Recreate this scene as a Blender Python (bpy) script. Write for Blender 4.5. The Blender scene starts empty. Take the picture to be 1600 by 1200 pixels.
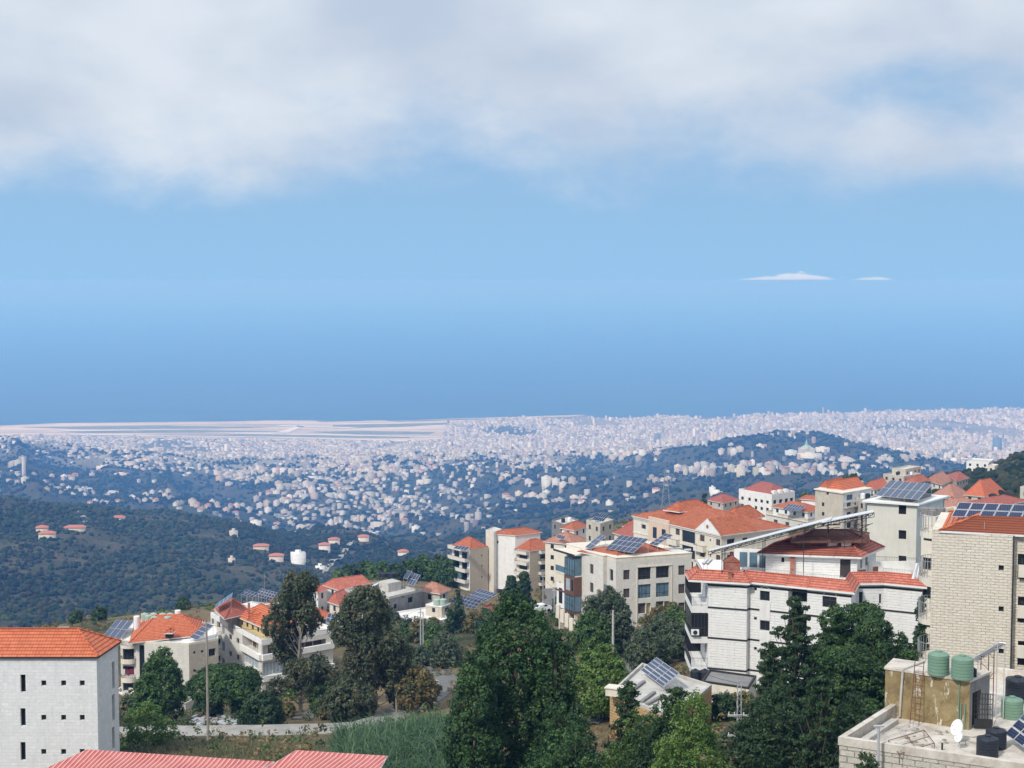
import bpy, bmesh, math, random
import numpy as np
from mathutils import Vector, Matrix

S = bpy.context.scene
C = S.collection
random.seed(7)
# ---------------------------------------------------------------- camera
EYE = 750.0                       # metres above the sea
LENS = 52.0
F = 1600 * LENS / 36.0            # focal length for a picture 1600 wide
HY = 440.0                        # row of eye level
PITCH = math.atan((600 - HY) / F)
cam_d = bpy.data.cameras.new('camera')
cam_d.lens = LENS; cam_d.sensor_width = 36; cam_d.sensor_fit = 'HORIZONTAL'
cam_d.clip_start = 1.0; cam_d.clip_end = 400000
cam = bpy.data.objects.new('camera', cam_d)
C.objects.link(cam)
cam.location = (0, 0, EYE)
cam.rotation_euler = (math.pi / 2 - PITCH, 0, 0)
S.camera = cam
S.render.resolution_x = 1024; S.render.resolution_y = 768
S.render.engine = 'CYCLES'
S.view_settings.view_transform = 'Standard'
S.view_settings.look = 'None'
S.view_settings.gamma = 1.0
S.view_settings.exposure = 0.0
S.cycles.max_bounces = 5; S.cycles.diffuse_bounces = 3; S.cycles.glossy_bounces = 2
S.cycles.volume_bounces = 1; S.cycles.transmission_bounces = 3; S.cycles.transparent_max_bounces = 8
S.cycles.caustics_reflective = False; S.cycles.caustics_refractive = False

# ---------------------------------------------------------------- sun and sky
SUN_EL = math.radians(44)
SUN_AZ = math.radians(-142)       # from the view axis (+Y), negative = left; behind the left shoulder
sun_dir = Vector((math.sin(SUN_AZ) * math.cos(SUN_EL), math.cos(SUN_AZ) * math.cos(SUN_EL), math.sin(SUN_EL)))
sd = bpy.data.lights.new('sun', 'SUN'); sd.energy = 3.2; sd.angle = math.radians(5); sd.color = (1.0, 0.955, 0.89)
so = bpy.data.objects.new('sun', sd); C.objects.link(so)
so.rotation_euler = sun_dir.to_track_quat('Z', 'Y').to_euler()
so.location = (0, 0, 900)

W = bpy.data.worlds.new('World'); S.world = W; W.use_nodes = True
def world_nodes():
    nt = W.node_tree; N = nt.nodes; L = nt.links
    N.clear()
    def n(t, **k):
        o = N.new(t)
        for a, b in k.items(): setattr(o, a, b)
        return o
    def m(op, a, b=None, c=None, clamp=False):
        o = n('ShaderNodeMath', operation=op); o.use_clamp = clamp
        for i, v in enumerate((a, b, c)):
            if v is None: continue
            if isinstance(v, (int, float)): o.inputs[i].default_value = v
            else: L.new(v, o.inputs[i])
        return o.outputs[0]
    out = n('ShaderNodeOutputWorld'); bg = n('ShaderNodeBackground'); bg.inputs['Strength'].default_value = 0.10
    L.new(bg.outputs[0], out.inputs[0])
    sky = n('ShaderNodeTexSky', sky_type='NISHITA', sun_disc=False)
    sky.sun_elevation = SUN_EL; sky.sun_rotation = SUN_AZ
    sky.altitude = 700; sky.air_density = 1.0; sky.dust_density = 1.2; sky.ozone_density = 2.5
    tc = n('ShaderNodeTexCoord'); sp = n('ShaderNodeSeparateXYZ'); L.new(tc.outputs['Generated'], sp.inputs[0])
    az = m('ARCTAN2', sp.outputs[0], sp.outputs[1]); el = sp.outputs[2]
    def noise(sx, sy, scale, detail, rough, off=0.0, dist=0.0):
        cv = n('ShaderNodeCombineXYZ')
        L.new(m('MULTIPLY', az, sx), cv.inputs[0]); L.new(m('MULTIPLY', el, sy), cv.inputs[1]); cv.inputs[2].default_value = off
        t = n('ShaderNodeTexNoise'); L.new(cv.outputs[0], t.inputs['Vector'])
        t.inputs['Scale'].default_value = scale; t.inputs['Detail'].default_value = detail
        t.inputs['Roughness'].default_value = rough; t.inputs['Distortion'].default_value = dist
        return t.outputs[0]
    def sm(v, a, b, lo=0.0, hi=1.0):
        o = n('ShaderNodeMapRange', interpolation_type='SMOOTHSTEP'); L.new(v, o.inputs[0])
        o.inputs[1].default_value = a; o.inputs[2].default_value = b; o.inputs[3].default_value = lo; o.inputs[4].default_value = hi
        return o.outputs[0]
    def gauss(a0, e0, wa, we):
        da = m('DIVIDE', m('SUBTRACT', az, a0), wa); de = m('DIVIDE', m('SUBTRACT', el, e0), we)
        return m('EXPONENT', m('MULTIPLY', m('ADD', m('MULTIPLY', da, da), m('MULTIPLY', de, de)), -1.0))
    # stratus deck: its lower edge lies near el 0.075 and is ragged
    n1 = noise(1.0, 1.7, 9.0, 8, 0.6, 3.1, 0.1)
    edge = m('ADD', el, m('MULTIPLY', m('SUBTRACT', n1, 0.5), 0.15))
    edge = m('ADD', edge, m('MULTIPLY', gauss(-0.26, 0.085, 0.13, 0.03), 0.022))
    edge = m('SUBTRACT', edge, m('MULTIPLY', gauss(0.06, 0.085, 0.14, 0.03), 0.022))
    edge = m('SUBTRACT', edge, m('MULTIPLY', gauss(0.27, 0.13, 0.10, 0.026), 0.050))
    edge = m('ADD', edge, m('MULTIPLY', gauss(0.30, 0.085, 0.14, 0.022), 0.030))
    deck = sm(edge, 0.043, 0.130)
    # thin veil under the deck
    n2 = noise(1.0, 3.5, 5.0, 5, 0.5, 8.0, 0.2)
    # brightness inside the deck
    n3 = noise(1.0, 1.8, 6.0, 6, 0.5, 14.2, 0.1)
    n4 = noise(1.0, 2.0, 2.6, 3, 0.5, 21.0)
    br = m('ADD', m('MULTIPLY', n3, 0.65), m('MULTIPLY', n4, 0.35))
    cr = n('ShaderNodeValToRGB'); L.new(sm(br, 0.36, 0.64), cr.inputs[0])
    e = cr.color_ramp.elements
    e[0].position = 0.0; e[0].color = (5.3, 6.15, 7.5, 1)
    e[1].position = 1.0; e[1].color = (7.7, 8.25, 8.95, 1)
    # the open sky under the deck: haze blue, a little paler at eye level
    ob = n('ShaderNodeValToRGB'); L.new(sm(el, -0.02, 0.12), ob.inputs[0])
    e = ob.color_ramp.elements
    e[0].position = 0.0; e[0].color = (3.05, 5.6, 8.45, 1)
    e[1].position = 1.0; e[1].color = (3.05, 5.05, 7.6, 1)
    mx = n('ShaderNodeMix', data_type='RGBA'); L.new(sm(el, 0.25, 0.75), mx.inputs[0])
    L.new(ob.outputs[0], mx.inputs[6]); L.new(sky.outputs[0], mx.inputs[7])
    m1 = n('ShaderNodeMix', data_type='RGBA')
    L.new(m('MULTIPLY', deck, sm(el, 0.3, 0.8, 0.93, 0.75)), m1.inputs[0])
    lit = n('ShaderNodeVectorMath', operation='SCALE'); L.new(cr.outputs[0], lit.inputs[0]); L.new(sm(el, 0.2, 0.7, 1.0, 1.55), lit.inputs['Scale'])
    L.new(mx.outputs[2], m1.inputs[6]); L.new(lit.outputs[0], m1.inputs[7])
    # small bright cumulus low over the sea
    def cum(a0, wa, e0, hh, seed):
        nn = noise(1.0, 2.5, 70.0, 6, 0.6, seed)
        q = m('DIVIDE', m('SUBTRACT', az, a0), wa)
        prof = m('SUBTRACT', 1.0, m('MULTIPLY', q, q))
        top = m('ADD', e0, m('MULTIPLY', m('MULTIPLY', prof, hh), m('MULTIPLY', nn, 2.0)))
        inside = m('MULTIPLY', sm(m('SUBTRACT', top, el), -0.0003, 0.0012), sm(m('SUBTRACT', el, e0), -0.0004, 0.0006))
        return m('MULTIPLY', inside, sm(prof, 0.0, 0.25))
    A = lambda px: (px - 800) / F
    E = lambda py: (HY - py) / F
    c1 = cum(A(1240), 0.026, E(437), 0.0044, 2.0)
    c2 = cum(A(1205), 0.026, E(437.5), 0.0026, 5.0)
    c3 = cum(A(1352), 0.0135, E(437.5), 0.0024, 9.0)
    cc = m('MAXIMUM', m('MAXIMUM', c1, c2), c3)
    m2 = n('ShaderNodeMix', data_type='RGBA'); L.new(m('MULTIPLY', cc, 0.9), m2.inputs[0])
    L.new(m1.outputs[2], m2.inputs[6]); m2.inputs[7].default_value = (7.6, 8.3, 9.2, 1)
    L.new(m2.outputs[2], bg.inputs[0])
world_nodes()
# ---------------------------------------------------------------- picture <-> place helpers
cp, sp_ = math.cos(PITCH), math.sin(PITCH)
def ray(px, py):
    a, b = (px - 800) / F, -(py - 600) / F
    return Vector((a, cp + b * sp_, -sp_ + b * cp))
def PY(px, py, Y):                # point of the sight line at distance Y along the view axis
    r = ray(px, py); return Vector((0, 0, EYE)) + r * (Y / r.y)
def PZ(px, py, z):                # point of the sight line at height z
    r = ray(px, py); return Vector((0, 0, EYE)) + r * ((z - EYE) / r.z)
def zat(py, Y):
    return PY(800, py, Y).z

# ---------------------------------------------------------------- noise in numpy
def _h(ix, iy, s):
    n = (ix.astype(np.int64) * 374761393 + iy.astype(np.int64) * 668265263 + s * 1442695041) & 0x7fffffff
    n = ((n ^ (n >> 13)) * 1274126177) & 0x7fffffff
    n = (n ^ (n >> 16)) & 0xffff
    return n / 65535.0
def vnoise(x, y, s=0):
    ix = np.floor(x); iy = np.floor(y); fx = x - ix; fy = y - iy
    fx = fx * fx * fx * (fx * (fx * 6 - 15) + 10); fy = fy * fy * fy * (fy * (fy * 6 - 15) + 10)
    a = _h(ix, iy, s); b = _h(ix + 1, iy, s); c = _h(ix, iy + 1, s); d = _h(ix + 1, iy + 1, s)
    return (a + (b - a) * fx) * (1 - fy) + (c + (d - c) * fx) * fy
def fbm(x, y, s=0, oc=4, g=0.5):
    t = 0; a = 1; w = 0
    for i in range(oc):
        t = t + a * vnoise(x * 2 ** i + 17.3 * i, y * 2 ** i + 9.1 * i, s + i); w += a; a *= g
    return t / w - 0.5

# ---------------------------------------------------------------- terrain: control points (picture column, row, distance)
CP = [
 # near slope
 (-300,1700,60),(200,1800,60),(800,1800,60),(1300,1800,60),(1900,1700,60),(300,1400,95),(900,1400,90),(1500,1400,90),
 (0,1215,139),(300,1172,148),(500,1172,146),(250,1160,158),(560,1155,160),(650,1200,125),(900,1235,110),(1150,1230,110),(1400,1225,110),(1700,1225,110),
 (-200,1160,160),(-300,1080,240),
 (250,1105,235),(200,1118,210),(420,1095,215),(330,1078,245),(450,1075,245),(560,1085,220),(690,1060,235),(620,1020,270),
 (890,988,257),(1075,968,257),(1000,1030,205),(1080,1060,165),(1180,1075,160),(950,1120,150),(880,1070,190),(830,1010,240),
 (1400,1020,160),(1500,1080,125),(1650,1020,150),
 (1360,905,195),(1600,890,200),(1200,930,240),(1100,915,290),(1500,860,260),
 (720,990,300),(640,985,300),(560,980,310),(600,955,340),(700,935,400),(780,932,425),(860,925,420),(920,880,420),
 (1050,830,460),(1150,825,560),(1250,815,560),(1330,800,480),(1400,770,560),(1500,765,600),(1640,760,520),(1560,735,640),(1600,703,760),(1700,690,800),(1520,745,690),
 (60,985,300),(150,968,320),(280,950,350),(340,945,360),(480,930,380),(560,905,420),(660,892,470),(760,880,500),(900,830,560),(1000,800,620),(1150,778,700),(1300,752,780),(1420,738,800),(1490,738,860),
 # fall behind the near ridge (hidden)
 (0,1010,600),(300,1000,620),(560,960,700),(760,930,760),(950,880,900),(1150,840,1100),(1350,800,1250),(1550,770,1300),(1750,720,1200),
 (0,1010,850),(300,985,900),(560,960,1000),
 # left wooded hill
 (0,965,1150),(200,968,1150),(400,930,1250),(0,870,1420),(250,880,1400),(500,905,1450),(0,785,1750),(-200,770,1800),(130,795,1800),(250,822,1820),(400,818,2000),(540,842,1900),(600,872,1700),(640,905,1500),
 # behind it
 (0,800,2200),(200,838,2250),(400,835,2450),(560,850,2300),
 # second rise with the white houses
 (-200,740,2700),(0,765,2500),(100,775,2600),(200,790,2700),(300,795,2750),(0,735,3100),(150,745,3300),(280,765,3350),
 (220,722,4100),(120,730,4000),(330,750,3900),(-100,690,4300),(0,700,4200),(60,683,5000),(-250,670,5000),(230,745,3650),
 # valley floor to the plain
 (420,800,2900),(520,810,2800),(620,835,2500),(560,780,3200),(440,760,3500),(600,730,4200),(450,720,4900),(300,705,5600),(500,695,6300),(200,695,6100),(700,700,5800),
 # right-hand hills
 (690,858,2050),(760,850,1750),(900,830,1750),(1000,800,1950),(800,800,2450),(700,790,2900),(900,775,2650),(1000,775,2500),(700,755,3400),(800,745,3350),(900,748,3150),(650,760,3500),(700,735,4100),
 (760,715,4700),(900,718,4300),(1000,712,4700),(1050,745,3200),(1100,770,2350),(1200,760,2350),(1330,758,2300),(1100,742,2900),(1250,735,2850),
 (1180,683,3500),(1240,690,3500),(1130,690,3500),(1060,706,3600),(1150,715,3150),(1260,712,3150),(1340,704,3600),(1420,718,3700),(1180,700,4300),(1300,706,4400),
 (1480,728,4200),(1600,722,4300),(1500,712,5100),(1650,705,5200),(1350,690,5600),(1000,695,6000),
 # plain
 (-200,684,6600),(0,680,6900),(300,680,7000),(600,678,7050),(900,676,7100),(1200,674,7200),(1600,668,7300),(1900,668,7300),
 (-300,664,7700),(0,664,7680),(450,658,7900),(900,648,8200),(1300,642,8450),(1600,638,8600),(2000,638,8600),
]
def _push(d, a):
    if d < 2000 and not (a > 640 and d >= 1750): return d
    return d * (1 + 0.30 * min(1, max(0, (5500 - d) / 2800)))
_SK = {2000: 1, 1900: 1}
_c = np.array([[*(lambda p: (p.x / p.y, math.log(p.y), p.z))(PY(a, b, _push(d, a) if (d > 2000 or (d >= 1750 and a > 640)) else d))] for a, b, d in CP])
_cx = np.stack([_c[:, 0] * 3.6, _c[:, 1]], 1); _cz = _c[:, 2]
def _ker(a, b):
    d = np.sqrt(((a[:, None, :] - b[None, :, :]) ** 2).sum(-1) + 0.0016)
    return d
_n = len(_cx)
_M = np.zeros((_n + 3, _n + 3)); _M[:_n, :_n] = _ker(_cx, _cx) - np.eye(_n) * 0.02
_M[:_n, _n] = 1; _M[:_n, _n + 1:] = _cx; _M[_n, :_n] = 1; _M[_n + 1:, :_n] = _cx.T
_w = np.linalg.solve(_M, np.concatenate([_cz, np.zeros(3)]))
def coast(u):                     # distance of the shore for a bearing u = x / y
    px = u * F + 800
    return np.interp(px, [-900, 0, 100, 420, 490, 505, 560, 905, 915, 930, 1000, 1150, 1300, 1450, 1600, 2500],
                     [7500, 7660, 7800, 7965, 7965, 7925, 7945, 8270, 8280, 8120, 8150, 8200, 8300, 8450, 8600, 8700])
def height(x, y):
    x = np.atleast_1d(np.asarray(x, float)); y = np.maximum(np.atleast_1d(np.asarray(y, float)), 60.0)
    u = x / y
    q = np.stack([np.clip(u, -0.62, 0.62) * 3.6, np.log(y)], 1)
    z = np.empty(len(q))
    for i in range(0, len(q), 20000):
        k = q[i:i + 20000]
        z[i:i + 20000] = _ker(k, _cx) @ _w[:_n] + _w[_n] + k @ _w[_n + 1:]
    z = z - 17 * np.exp(-((y - 1800) / 480) ** 2) * np.clip((-u - .02) * 12, 0, 1)
    # gullies and spurs grow with distance, calm near the village and on the plain
    amp = np.interp(y, [0, 350, 900, 1500, 3500, 5200, 6200, 9000], [0.3, 1.0, 16, 34, 46, 26, 3, 1])
    z = z + amp * (fbm(x / 420 + 5, y / 520, 3, 5, 0.5)) * 1.0
    rg = 1 - np.abs(2 * (vnoise((x + y * .35) / 210 + 2.2, y / 900 + 7.7, 19))- 1); rg2 = 1 - np.abs(2 * vnoise((x + y * .2) / 95 + 5.1, y / 420, 29) - 1)
    z = z + np.interp(y, [0, 950, 1250, 2000, 2400, 4500, 5600], [0, 0, 26, 34, 40, 46, 0]) * (rg ** 1.5 - .45) + np.interp(y, [0, 950, 1250, 4500, 5600], [0, 0, 10, 14, 0]) * (rg2 - .5)
    z = z + np.interp(y, [0, 300, 1000, 5000, 6000], [0.5, 1.2, 5, 6, 1]) * fbm(x / 35, y / 35, 11, 3)
    c = coast(u)
    pl = np.clip((y - 5600) / 900, 0, 1)
    z = z * (1 - pl) + np.maximum((4 + 14 * (fbm(x / 900, y / 900, 5, 3) + 0.5)) * np.clip((7000 - y) / 600, 0, 1), 3) * pl + np.where(y > 6900, 0, 0)
    k = np.clip((c - y) / 60, -1, 1)
    z = np.where(y > 6000, np.where(k > 0, 2.5 + (z - 2.5) * np.clip((c - y) / 900, 0, 1), 2.5 * k), z)
    return z
def gz(x, y): return float(height(x, y)[0])
_yy = np.concatenate([np.exp(np.linspace(math.log(40), math.log(9200), 900))])
def hit(px, py, y0=40, y1=9200):   # first terrain point on a sight line
    r = ray(px, py); ys = _yy[(_yy >= y0) & (_yy <= y1)]
    x = r.x / r.y * ys; zr = EYE + r.z / r.y * ys
    d = zr - height(x, ys)
    i = np.where(d < 0)[0]
    if len(i) == 0: return None
    i = i[0]
    if i == 0: Y = ys[0]
    else:
        t = d[i - 1] / (d[i - 1] - d[i]); Y = ys[i - 1] + t * (ys[i] - ys[i - 1])
    X = r.x / r.y * Y
    return Vector((X, Y, gz(X, Y)))

# ---------------------------------------------------------------- custom properties
def tag(o, label=None, cat=None, group=None, kind=None):
    if label: o['label'] = label
    if cat: o['category'] = cat
    if group: o['group'] = group
    if kind: o['kind'] = kind
    return o
def link(name, me, mats, parent=None):
    o = bpy.data.objects.new(name, me); C.objects.link(o)
    for m in (mats if isinstance(mats, (list, tuple)) else [mats]): me.materials.append(m)
    if parent: o.parent = parent
    return o
def npmesh(name, V, Fc, smooth=False, attrs=None):
    """V (n,3), Fc (m,k) with k 3 or 4"""
    me = bpy.data.meshes.new(name)
    V = np.asarray(V, np.float32); Fc = np.asarray(Fc, np.int32); k = Fc.shape[1]
    me.vertices.add(len(V)); me.vertices.foreach_set('co', V.ravel())
    me.loops.add(Fc.size); me.loops.foreach_set('vertex_index', Fc.ravel())
    me.polygons.add(len(Fc)); me.polygons.foreach_set('loop_start', np.arange(0, Fc.size, k, dtype=np.int32))
    if smooth: me.polygons.foreach_set('use_smooth', np.ones(len(Fc), bool))
    for an, (dom, ty, data) in (attrs or {}).items():
        a = me.attributes.new(an, ty, dom); a.data.foreach_set('color' if 'COLOR' in ty else 'value', np.asarray(data, np.float32).ravel())
    me.update(calc_edges=True); me.validate()
    return me
# ---------------------------------------------------------------- materials
MAT = {}
class NB:
    def __init__(s, name):
        s.m = bpy.data.materials.new(name); s.m.use_nodes = True
        s.nt = s.m.node_tree; s.N = s.nt.nodes; s.L = s.nt.links
        s.N.clear(); s.out = s.N.new('ShaderNodeOutputMaterial'); s.p = s.N.new('ShaderNodeBsdfPrincipled')
        s.L.new(s.p.outputs[0], s.out.inputs[0]); MAT[name] = s.m
    def n(s, t, **k):
        o = s.N.new(t)
        for a, b in k.items(): setattr(o, a, b)
        return o
    def set(s, sock, v):
        if v is None: return
        if hasattr(v, 'links') or isinstance(v, bpy.types.NodeSocket): s.L.new(v, sock)
        elif isinstance(v, (tuple, list)) and len(v) == 3 and sock.type == 'RGBA': sock.default_value = (*v, 1)
        else: sock.default_value = v
    def math(s, op, a, b=None, c=None, clamp=False):
        o = s.n('ShaderNodeMath', operation=op, use_clamp=clamp)
        for i, v in enumerate((a, b, c)): s.set(o.inputs[i], v)
        return o.outputs[0]
    def co(s, kind='Object'):
        return s.n('ShaderNodeTexCoord').outputs[kind]
    def geo(s): return s.n('ShaderNodeNewGeometry').outputs['Position']
    def map(s, v, scale=(1, 1, 1), rot=(0, 0, 0), loc=(0, 0, 0)):
        o = s.n('ShaderNodeMapping'); s.L.new(v, o.inputs[0]); o.inputs['Scale'].default_value = scale
        o.inputs['Rotation'].default_value = rot; o.inputs['Location'].default_value = loc; return o.outputs[0]
    def noise(s, v, scale, detail=4, rough=0.55, dist=0.0):
        o = s.n('ShaderNodeTexNoise'); s.L.new(v, o.inputs['Vector']); o.inputs['Scale'].default_value = scale
        o.inputs['Detail'].default_value = detail; o.inputs['Roughness'].default_value = rough; o.inputs['Distortion'].default_value = dist
        return o.outputs[0]
    def ramp(s, v, stops, interp='LINEAR'):
        o = s.n('ShaderNodeValToRGB'); s.L.new(v, o.inputs[0]); cr = o.color_ramp; cr.interpolation = interp
        while len(cr.elements) > 1: cr.elements.remove(cr.elements[-1])
        for i, (p, c) in enumerate(stops):
            e = cr.elements[0] if i == 0 else cr.elements.new(p)
            e.position = p; c = (c, c, c) if isinstance(c, (int, float)) else c; e.color = (*c, 1)
        return o.outputs[0]
    def mix(s, f, a, b, mode='MIX'):
        o = s.n('ShaderNodeMix', data_type='RGBA', blend_type=mode); s.set(o.inputs[0], f); s.set(o.inputs[6], a); s.set(o.inputs[7], b)
        return o.outputs[2]
    def bump(s, h, strength=0.5, dist=0.05):
        o = s.n('ShaderNodeBump'); s.L.new(h, o.inputs['Height']); o.inputs['Strength'].default_value = strength
        o.inputs['Distance'].default_value = dist; s.L.new(o.outputs[0], s.p.inputs['Normal'])
    def fin(s, col, rough=0.8, metal=0.0, spec=0.3):
        s.set(s.p.inputs['Base Color'], col); s.set(s.p.inputs['Roughness'], rough); s.p.inputs['Metallic'].default_value = metal
        s.p.inputs['Specular IOR Level'].default_value = spec
        return s.m

def plain(name, col, rough=0.7, var=0.15, scale=1.2, metal=0.0, spec=0.3, streak=0.0):
    b = NB(name); g = b.geo()
    n = b.noise(g, scale, 6, 0.6)
    c0 = tuple(c * (1 - var) for c in col); c1 = tuple(min(1, c * (1 + var)) for c in col)
    c = b.ramp(n, [(0.3, c0), (0.7, c1)])
    if streak:
        n2 = b.noise(b.map(g, (1.6, 1.6, 0.18)), 1.3, 7, 0.7)
        c = b.mix(b.ramp(n2, [(0.52, 0.0), (0.72, streak)]), c, tuple(x * 0.42 for x in col), 'MIX')
    b.bump(b.noise(g, 14, 3), 0.15, 0.02)
    return b.fin(c, rough, metal, spec)
def masonry(name, c1, c2, mortar, bw=0.6, bh=0.3, mort=0.02, bump=0.5, depth=0.03, var=0.5, dirt=0.25, squash=1.0):
    b = NB(name); uv = b.co('UV')
    o = b.n('ShaderNodeTexBrick'); b.L.new(uv, o.inputs['Vector'])
    for k, v in (('Color1', c1), ('Color2', c2), ('Mortar', mortar)): b.set(o.inputs[k], v)
    o.inputs['Scale'].default_value = 1.0; o.inputs['Mortar Size'].default_value = mort; o.inputs['Brick Width'].default_value = bw
    o.inputs['Row Height'].default_value = bh; o.inputs['Bias'].default_value = 0.0; o.inputs['Mortar Smooth'].default_value = 0.3
    g = b.geo(); n = b.noise(g, 2.4, 7, 0.65)
    bc = b.mix(b.ramp(b.noise(g, 1.7, 5, 0.7), [(0.42, 0.0), (0.56, 0.85)]), o.outputs['Color'], c1)
    c = b.mix(var, bc, b.ramp(n, [(0.25, 0.74), (0.7, 1.0)]), 'MULTIPLY')
    n2 = b.noise(b.map(g, (1.2, 1.2, 0.2)), 1.1, 7, 0.7)
    c = b.mix(b.ramp(n2, [(0.5, 0.0), (0.75, dirt)]), c, tuple(x * 0.45 for x in c1))
    rough = b.noise(uv, 9, 6, 0.7)
    h = b.math('ADD', b.math('MULTIPLY', b.math('SUBTRACT', 1.0, o.outputs['Fac']), 1.0), b.math('MULTIPLY', rough, 0.8))
    b.bump(h, bump, depth)
    return b.fin(c, 0.85)
def tiles(name, c1, c2, row=0.38, col=0.30, dirt=0.35, ribs=False):
    b = NB(name); uv = b.co('UV'); sp = b.n('ShaderNodeSeparateXYZ'); b.L.new(uv, sp.inputs[0])
    u = b.math('DIVIDE', sp.outputs[0], col); v = b.math('DIVIDE', sp.outputs[1], row)
    su = b.math('SINE', b.math('MULTIPLY', u, 6.2832)); fu = b.math('ADD', b.math('MULTIPLY', su, 0.5), 0.5)
    fv = b.math('FRACT', v)
    fl = b.n('ShaderNodeCombineXYZ'); b.L.new(b.math('FLOOR', u), fl.inputs[0]); b.L.new(b.math('FLOOR', v), fl.inputs[1])
    wn = b.n('ShaderNodeTexWhiteNoise', noise_dimensions='2D'); b.L.new(fl.outputs[0], wn.inputs['Vector'])
    g = b.geo(); n = b.noise(g, 0.9, 6, 0.65)
    c = b.mix(wn.outputs['Value'], c1, c2)
    c = b.mix(b.ramp(n, [(0.4, 0.0), (0.8, dirt)]), c, tuple(x * 0.4 for x in c1))
    gap = b.math('GREATER_THAN', fv, 0.74)
    c = b.mix(b.math('MULTIPLY', gap, 0.0 if ribs else 0.8), c, tuple(x * 0.35 for x in c1))
    h = b.math('ADD', b.math('MULTIPLY', fu, 0.6), 0.0 if ribs else b.math('MULTIPLY', b.math('SUBTRACT', 1.0, fv), 0.8))
    b.bump(h, 0.9, 0.07)
    return b.fin(c, 0.75)

def ground_mat():
    b = NB('ground'); g = b.geo()
    at = b.n('ShaderNodeAttribute', attribute_name='urban').outputs['Fac']
    dry = b.n('ShaderNodeAttribute', attribute_name='dry').outputs['Fac']
    n1 = b.noise(g, 0.012, 8, 0.6); n2 = b.noise(g, 0.10, 7, 0.65); n3 = b.noise(g, 1.6, 6, 0.7)
    green = b.ramp(n2, [(0.3, (0.024, 0.032, 0.015)), (0.55, (0.045, 0.050, 0.024)), (0.75, (0.095, 0.080, 0.050))])
    earth = b.ramp(n3, [(0.3, (0.12, 0.085, 0.045)), (0.6, (0.24, 0.18, 0.10)), (0.8, (0.33, 0.27, 0.17))])
    c = b.mix(b.math('ADD', b.math('MULTIPLY', dry, 1.0), b.math('MULTIPLY', b.math('SUBTRACT', b.noise(g, 0.35, 6, 0.7), 0.5), 2.2), clamp=True), green, earth)
    town = b.ramp(n2, [(0.3, (0.10, 0.11, 0.08)), (0.55, (0.32, 0.30, 0.26)), (0.75, (0.5, 0.47, 0.42))])
    c = b.mix(at, c, town)
    b.bump(n3, 0.6, 0.3)
    return b.fin(c, 0.95, spec=0.1)
ground_mat()
plain('asphalt', (0.16, 0.155, 0.145), 0.9, 0.25, 0.6)
plain('pale_road', (0.31, 0.295, 0.265), 0.9, 0.2, 0.5)
def sea_mat():
    b = NB('sea'); g = b.geo()
    n = b.noise(b.map(g, (1, 2.5, 1)), 0.0006, 6, 0.6)
    b.bump(b.noise(g, 0.02, 6, 0.7), 0.4, 3.0)
    return b.fin(b.ramp(n, [(0.35, (0.006, 0.050, 0.11)), (0.65, (0.020, 0.080, 0.15))]), 0.45, spec=0.35)
sea_mat()
def sand_mat():
    b = NB('runway_sand'); g = b.geo()
    n = b.noise(b.map(g, (0.0011, 0.014, 1)), 1.0, 8, 0.7)
    return b.fin(b.ramp(n, [(0.36, (0.28, 0.25, 0.19)), (0.48, (0.50, 0.43, 0.35)), (0.6, (0.72, 0.63, 0.53))]), 0.9)
sand_mat()
plain('runway', (0.68, 0.66, 0.64), 0.9, 0.08, 0.01)
plain('infield', (0.20, 0.21, 0.13), 0.95, 0.3, 0.01)
def town_mat():
    b = NB('town_wall'); g = b.geo()
    col = b.n('ShaderNodeAttribute', attribute_name='tint').outputs['Color']
    sp = b.n('ShaderNodeSeparateXYZ'); b.L.new(g, sp.inputs[0])
    nz = b.n('ShaderNodeSeparateXYZ'); b.L.new(b.n('ShaderNodeNewGeometry').outputs['Normal'], nz.inputs[0])
    wall = b.math('LESS_THAN', b.math('ABSOLUTE', nz.outputs[2]), 0.3)
    fz = b.math('FRACT', b.math('DIVIDE', sp.outputs[2], 3.1)); ws = b.math('GREATER_THAN', fz, 0.5)
    hx = b.math('FRACT', b.math('DIVIDE', b.math('ADD', sp.outputs[0], b.math('MULTIPLY', sp.outputs[1], 0.83)), 3.7))
    wx = b.math('GREATER_THAN', hx, 0.52)
    wn = b.math('MULTIPLY', b.math('MULTIPLY', ws, wx), wall)
    c = b.mix(b.math('MULTIPLY', wn, 0.85), col, (0.05, 0.055, 0.065))
    c = b.mix(b.ramp(b.noise(g, 0.35, 4), [(0.4, 0.0), (0.8, 0.35)]), c, (0.2, 0.19, 0.17))
    return b.fin(c, 0.85)
town_mat()
def tint_mat(name, attr='tint', rough=0.9):
    b = NB(name); g = b.geo()
    col = b.n('ShaderNodeAttribute', attribute_name=attr).outputs['Color']
    c = b.mix(0.7, col, b.ramp(b.noise(g, 0.35, 5, 0.7), [(0.25, 0.45), (0.75, 1.0)]), 'MULTIPLY')
    return b.fin(c, rough, spec=0.15)
tint_mat('woods')
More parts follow.
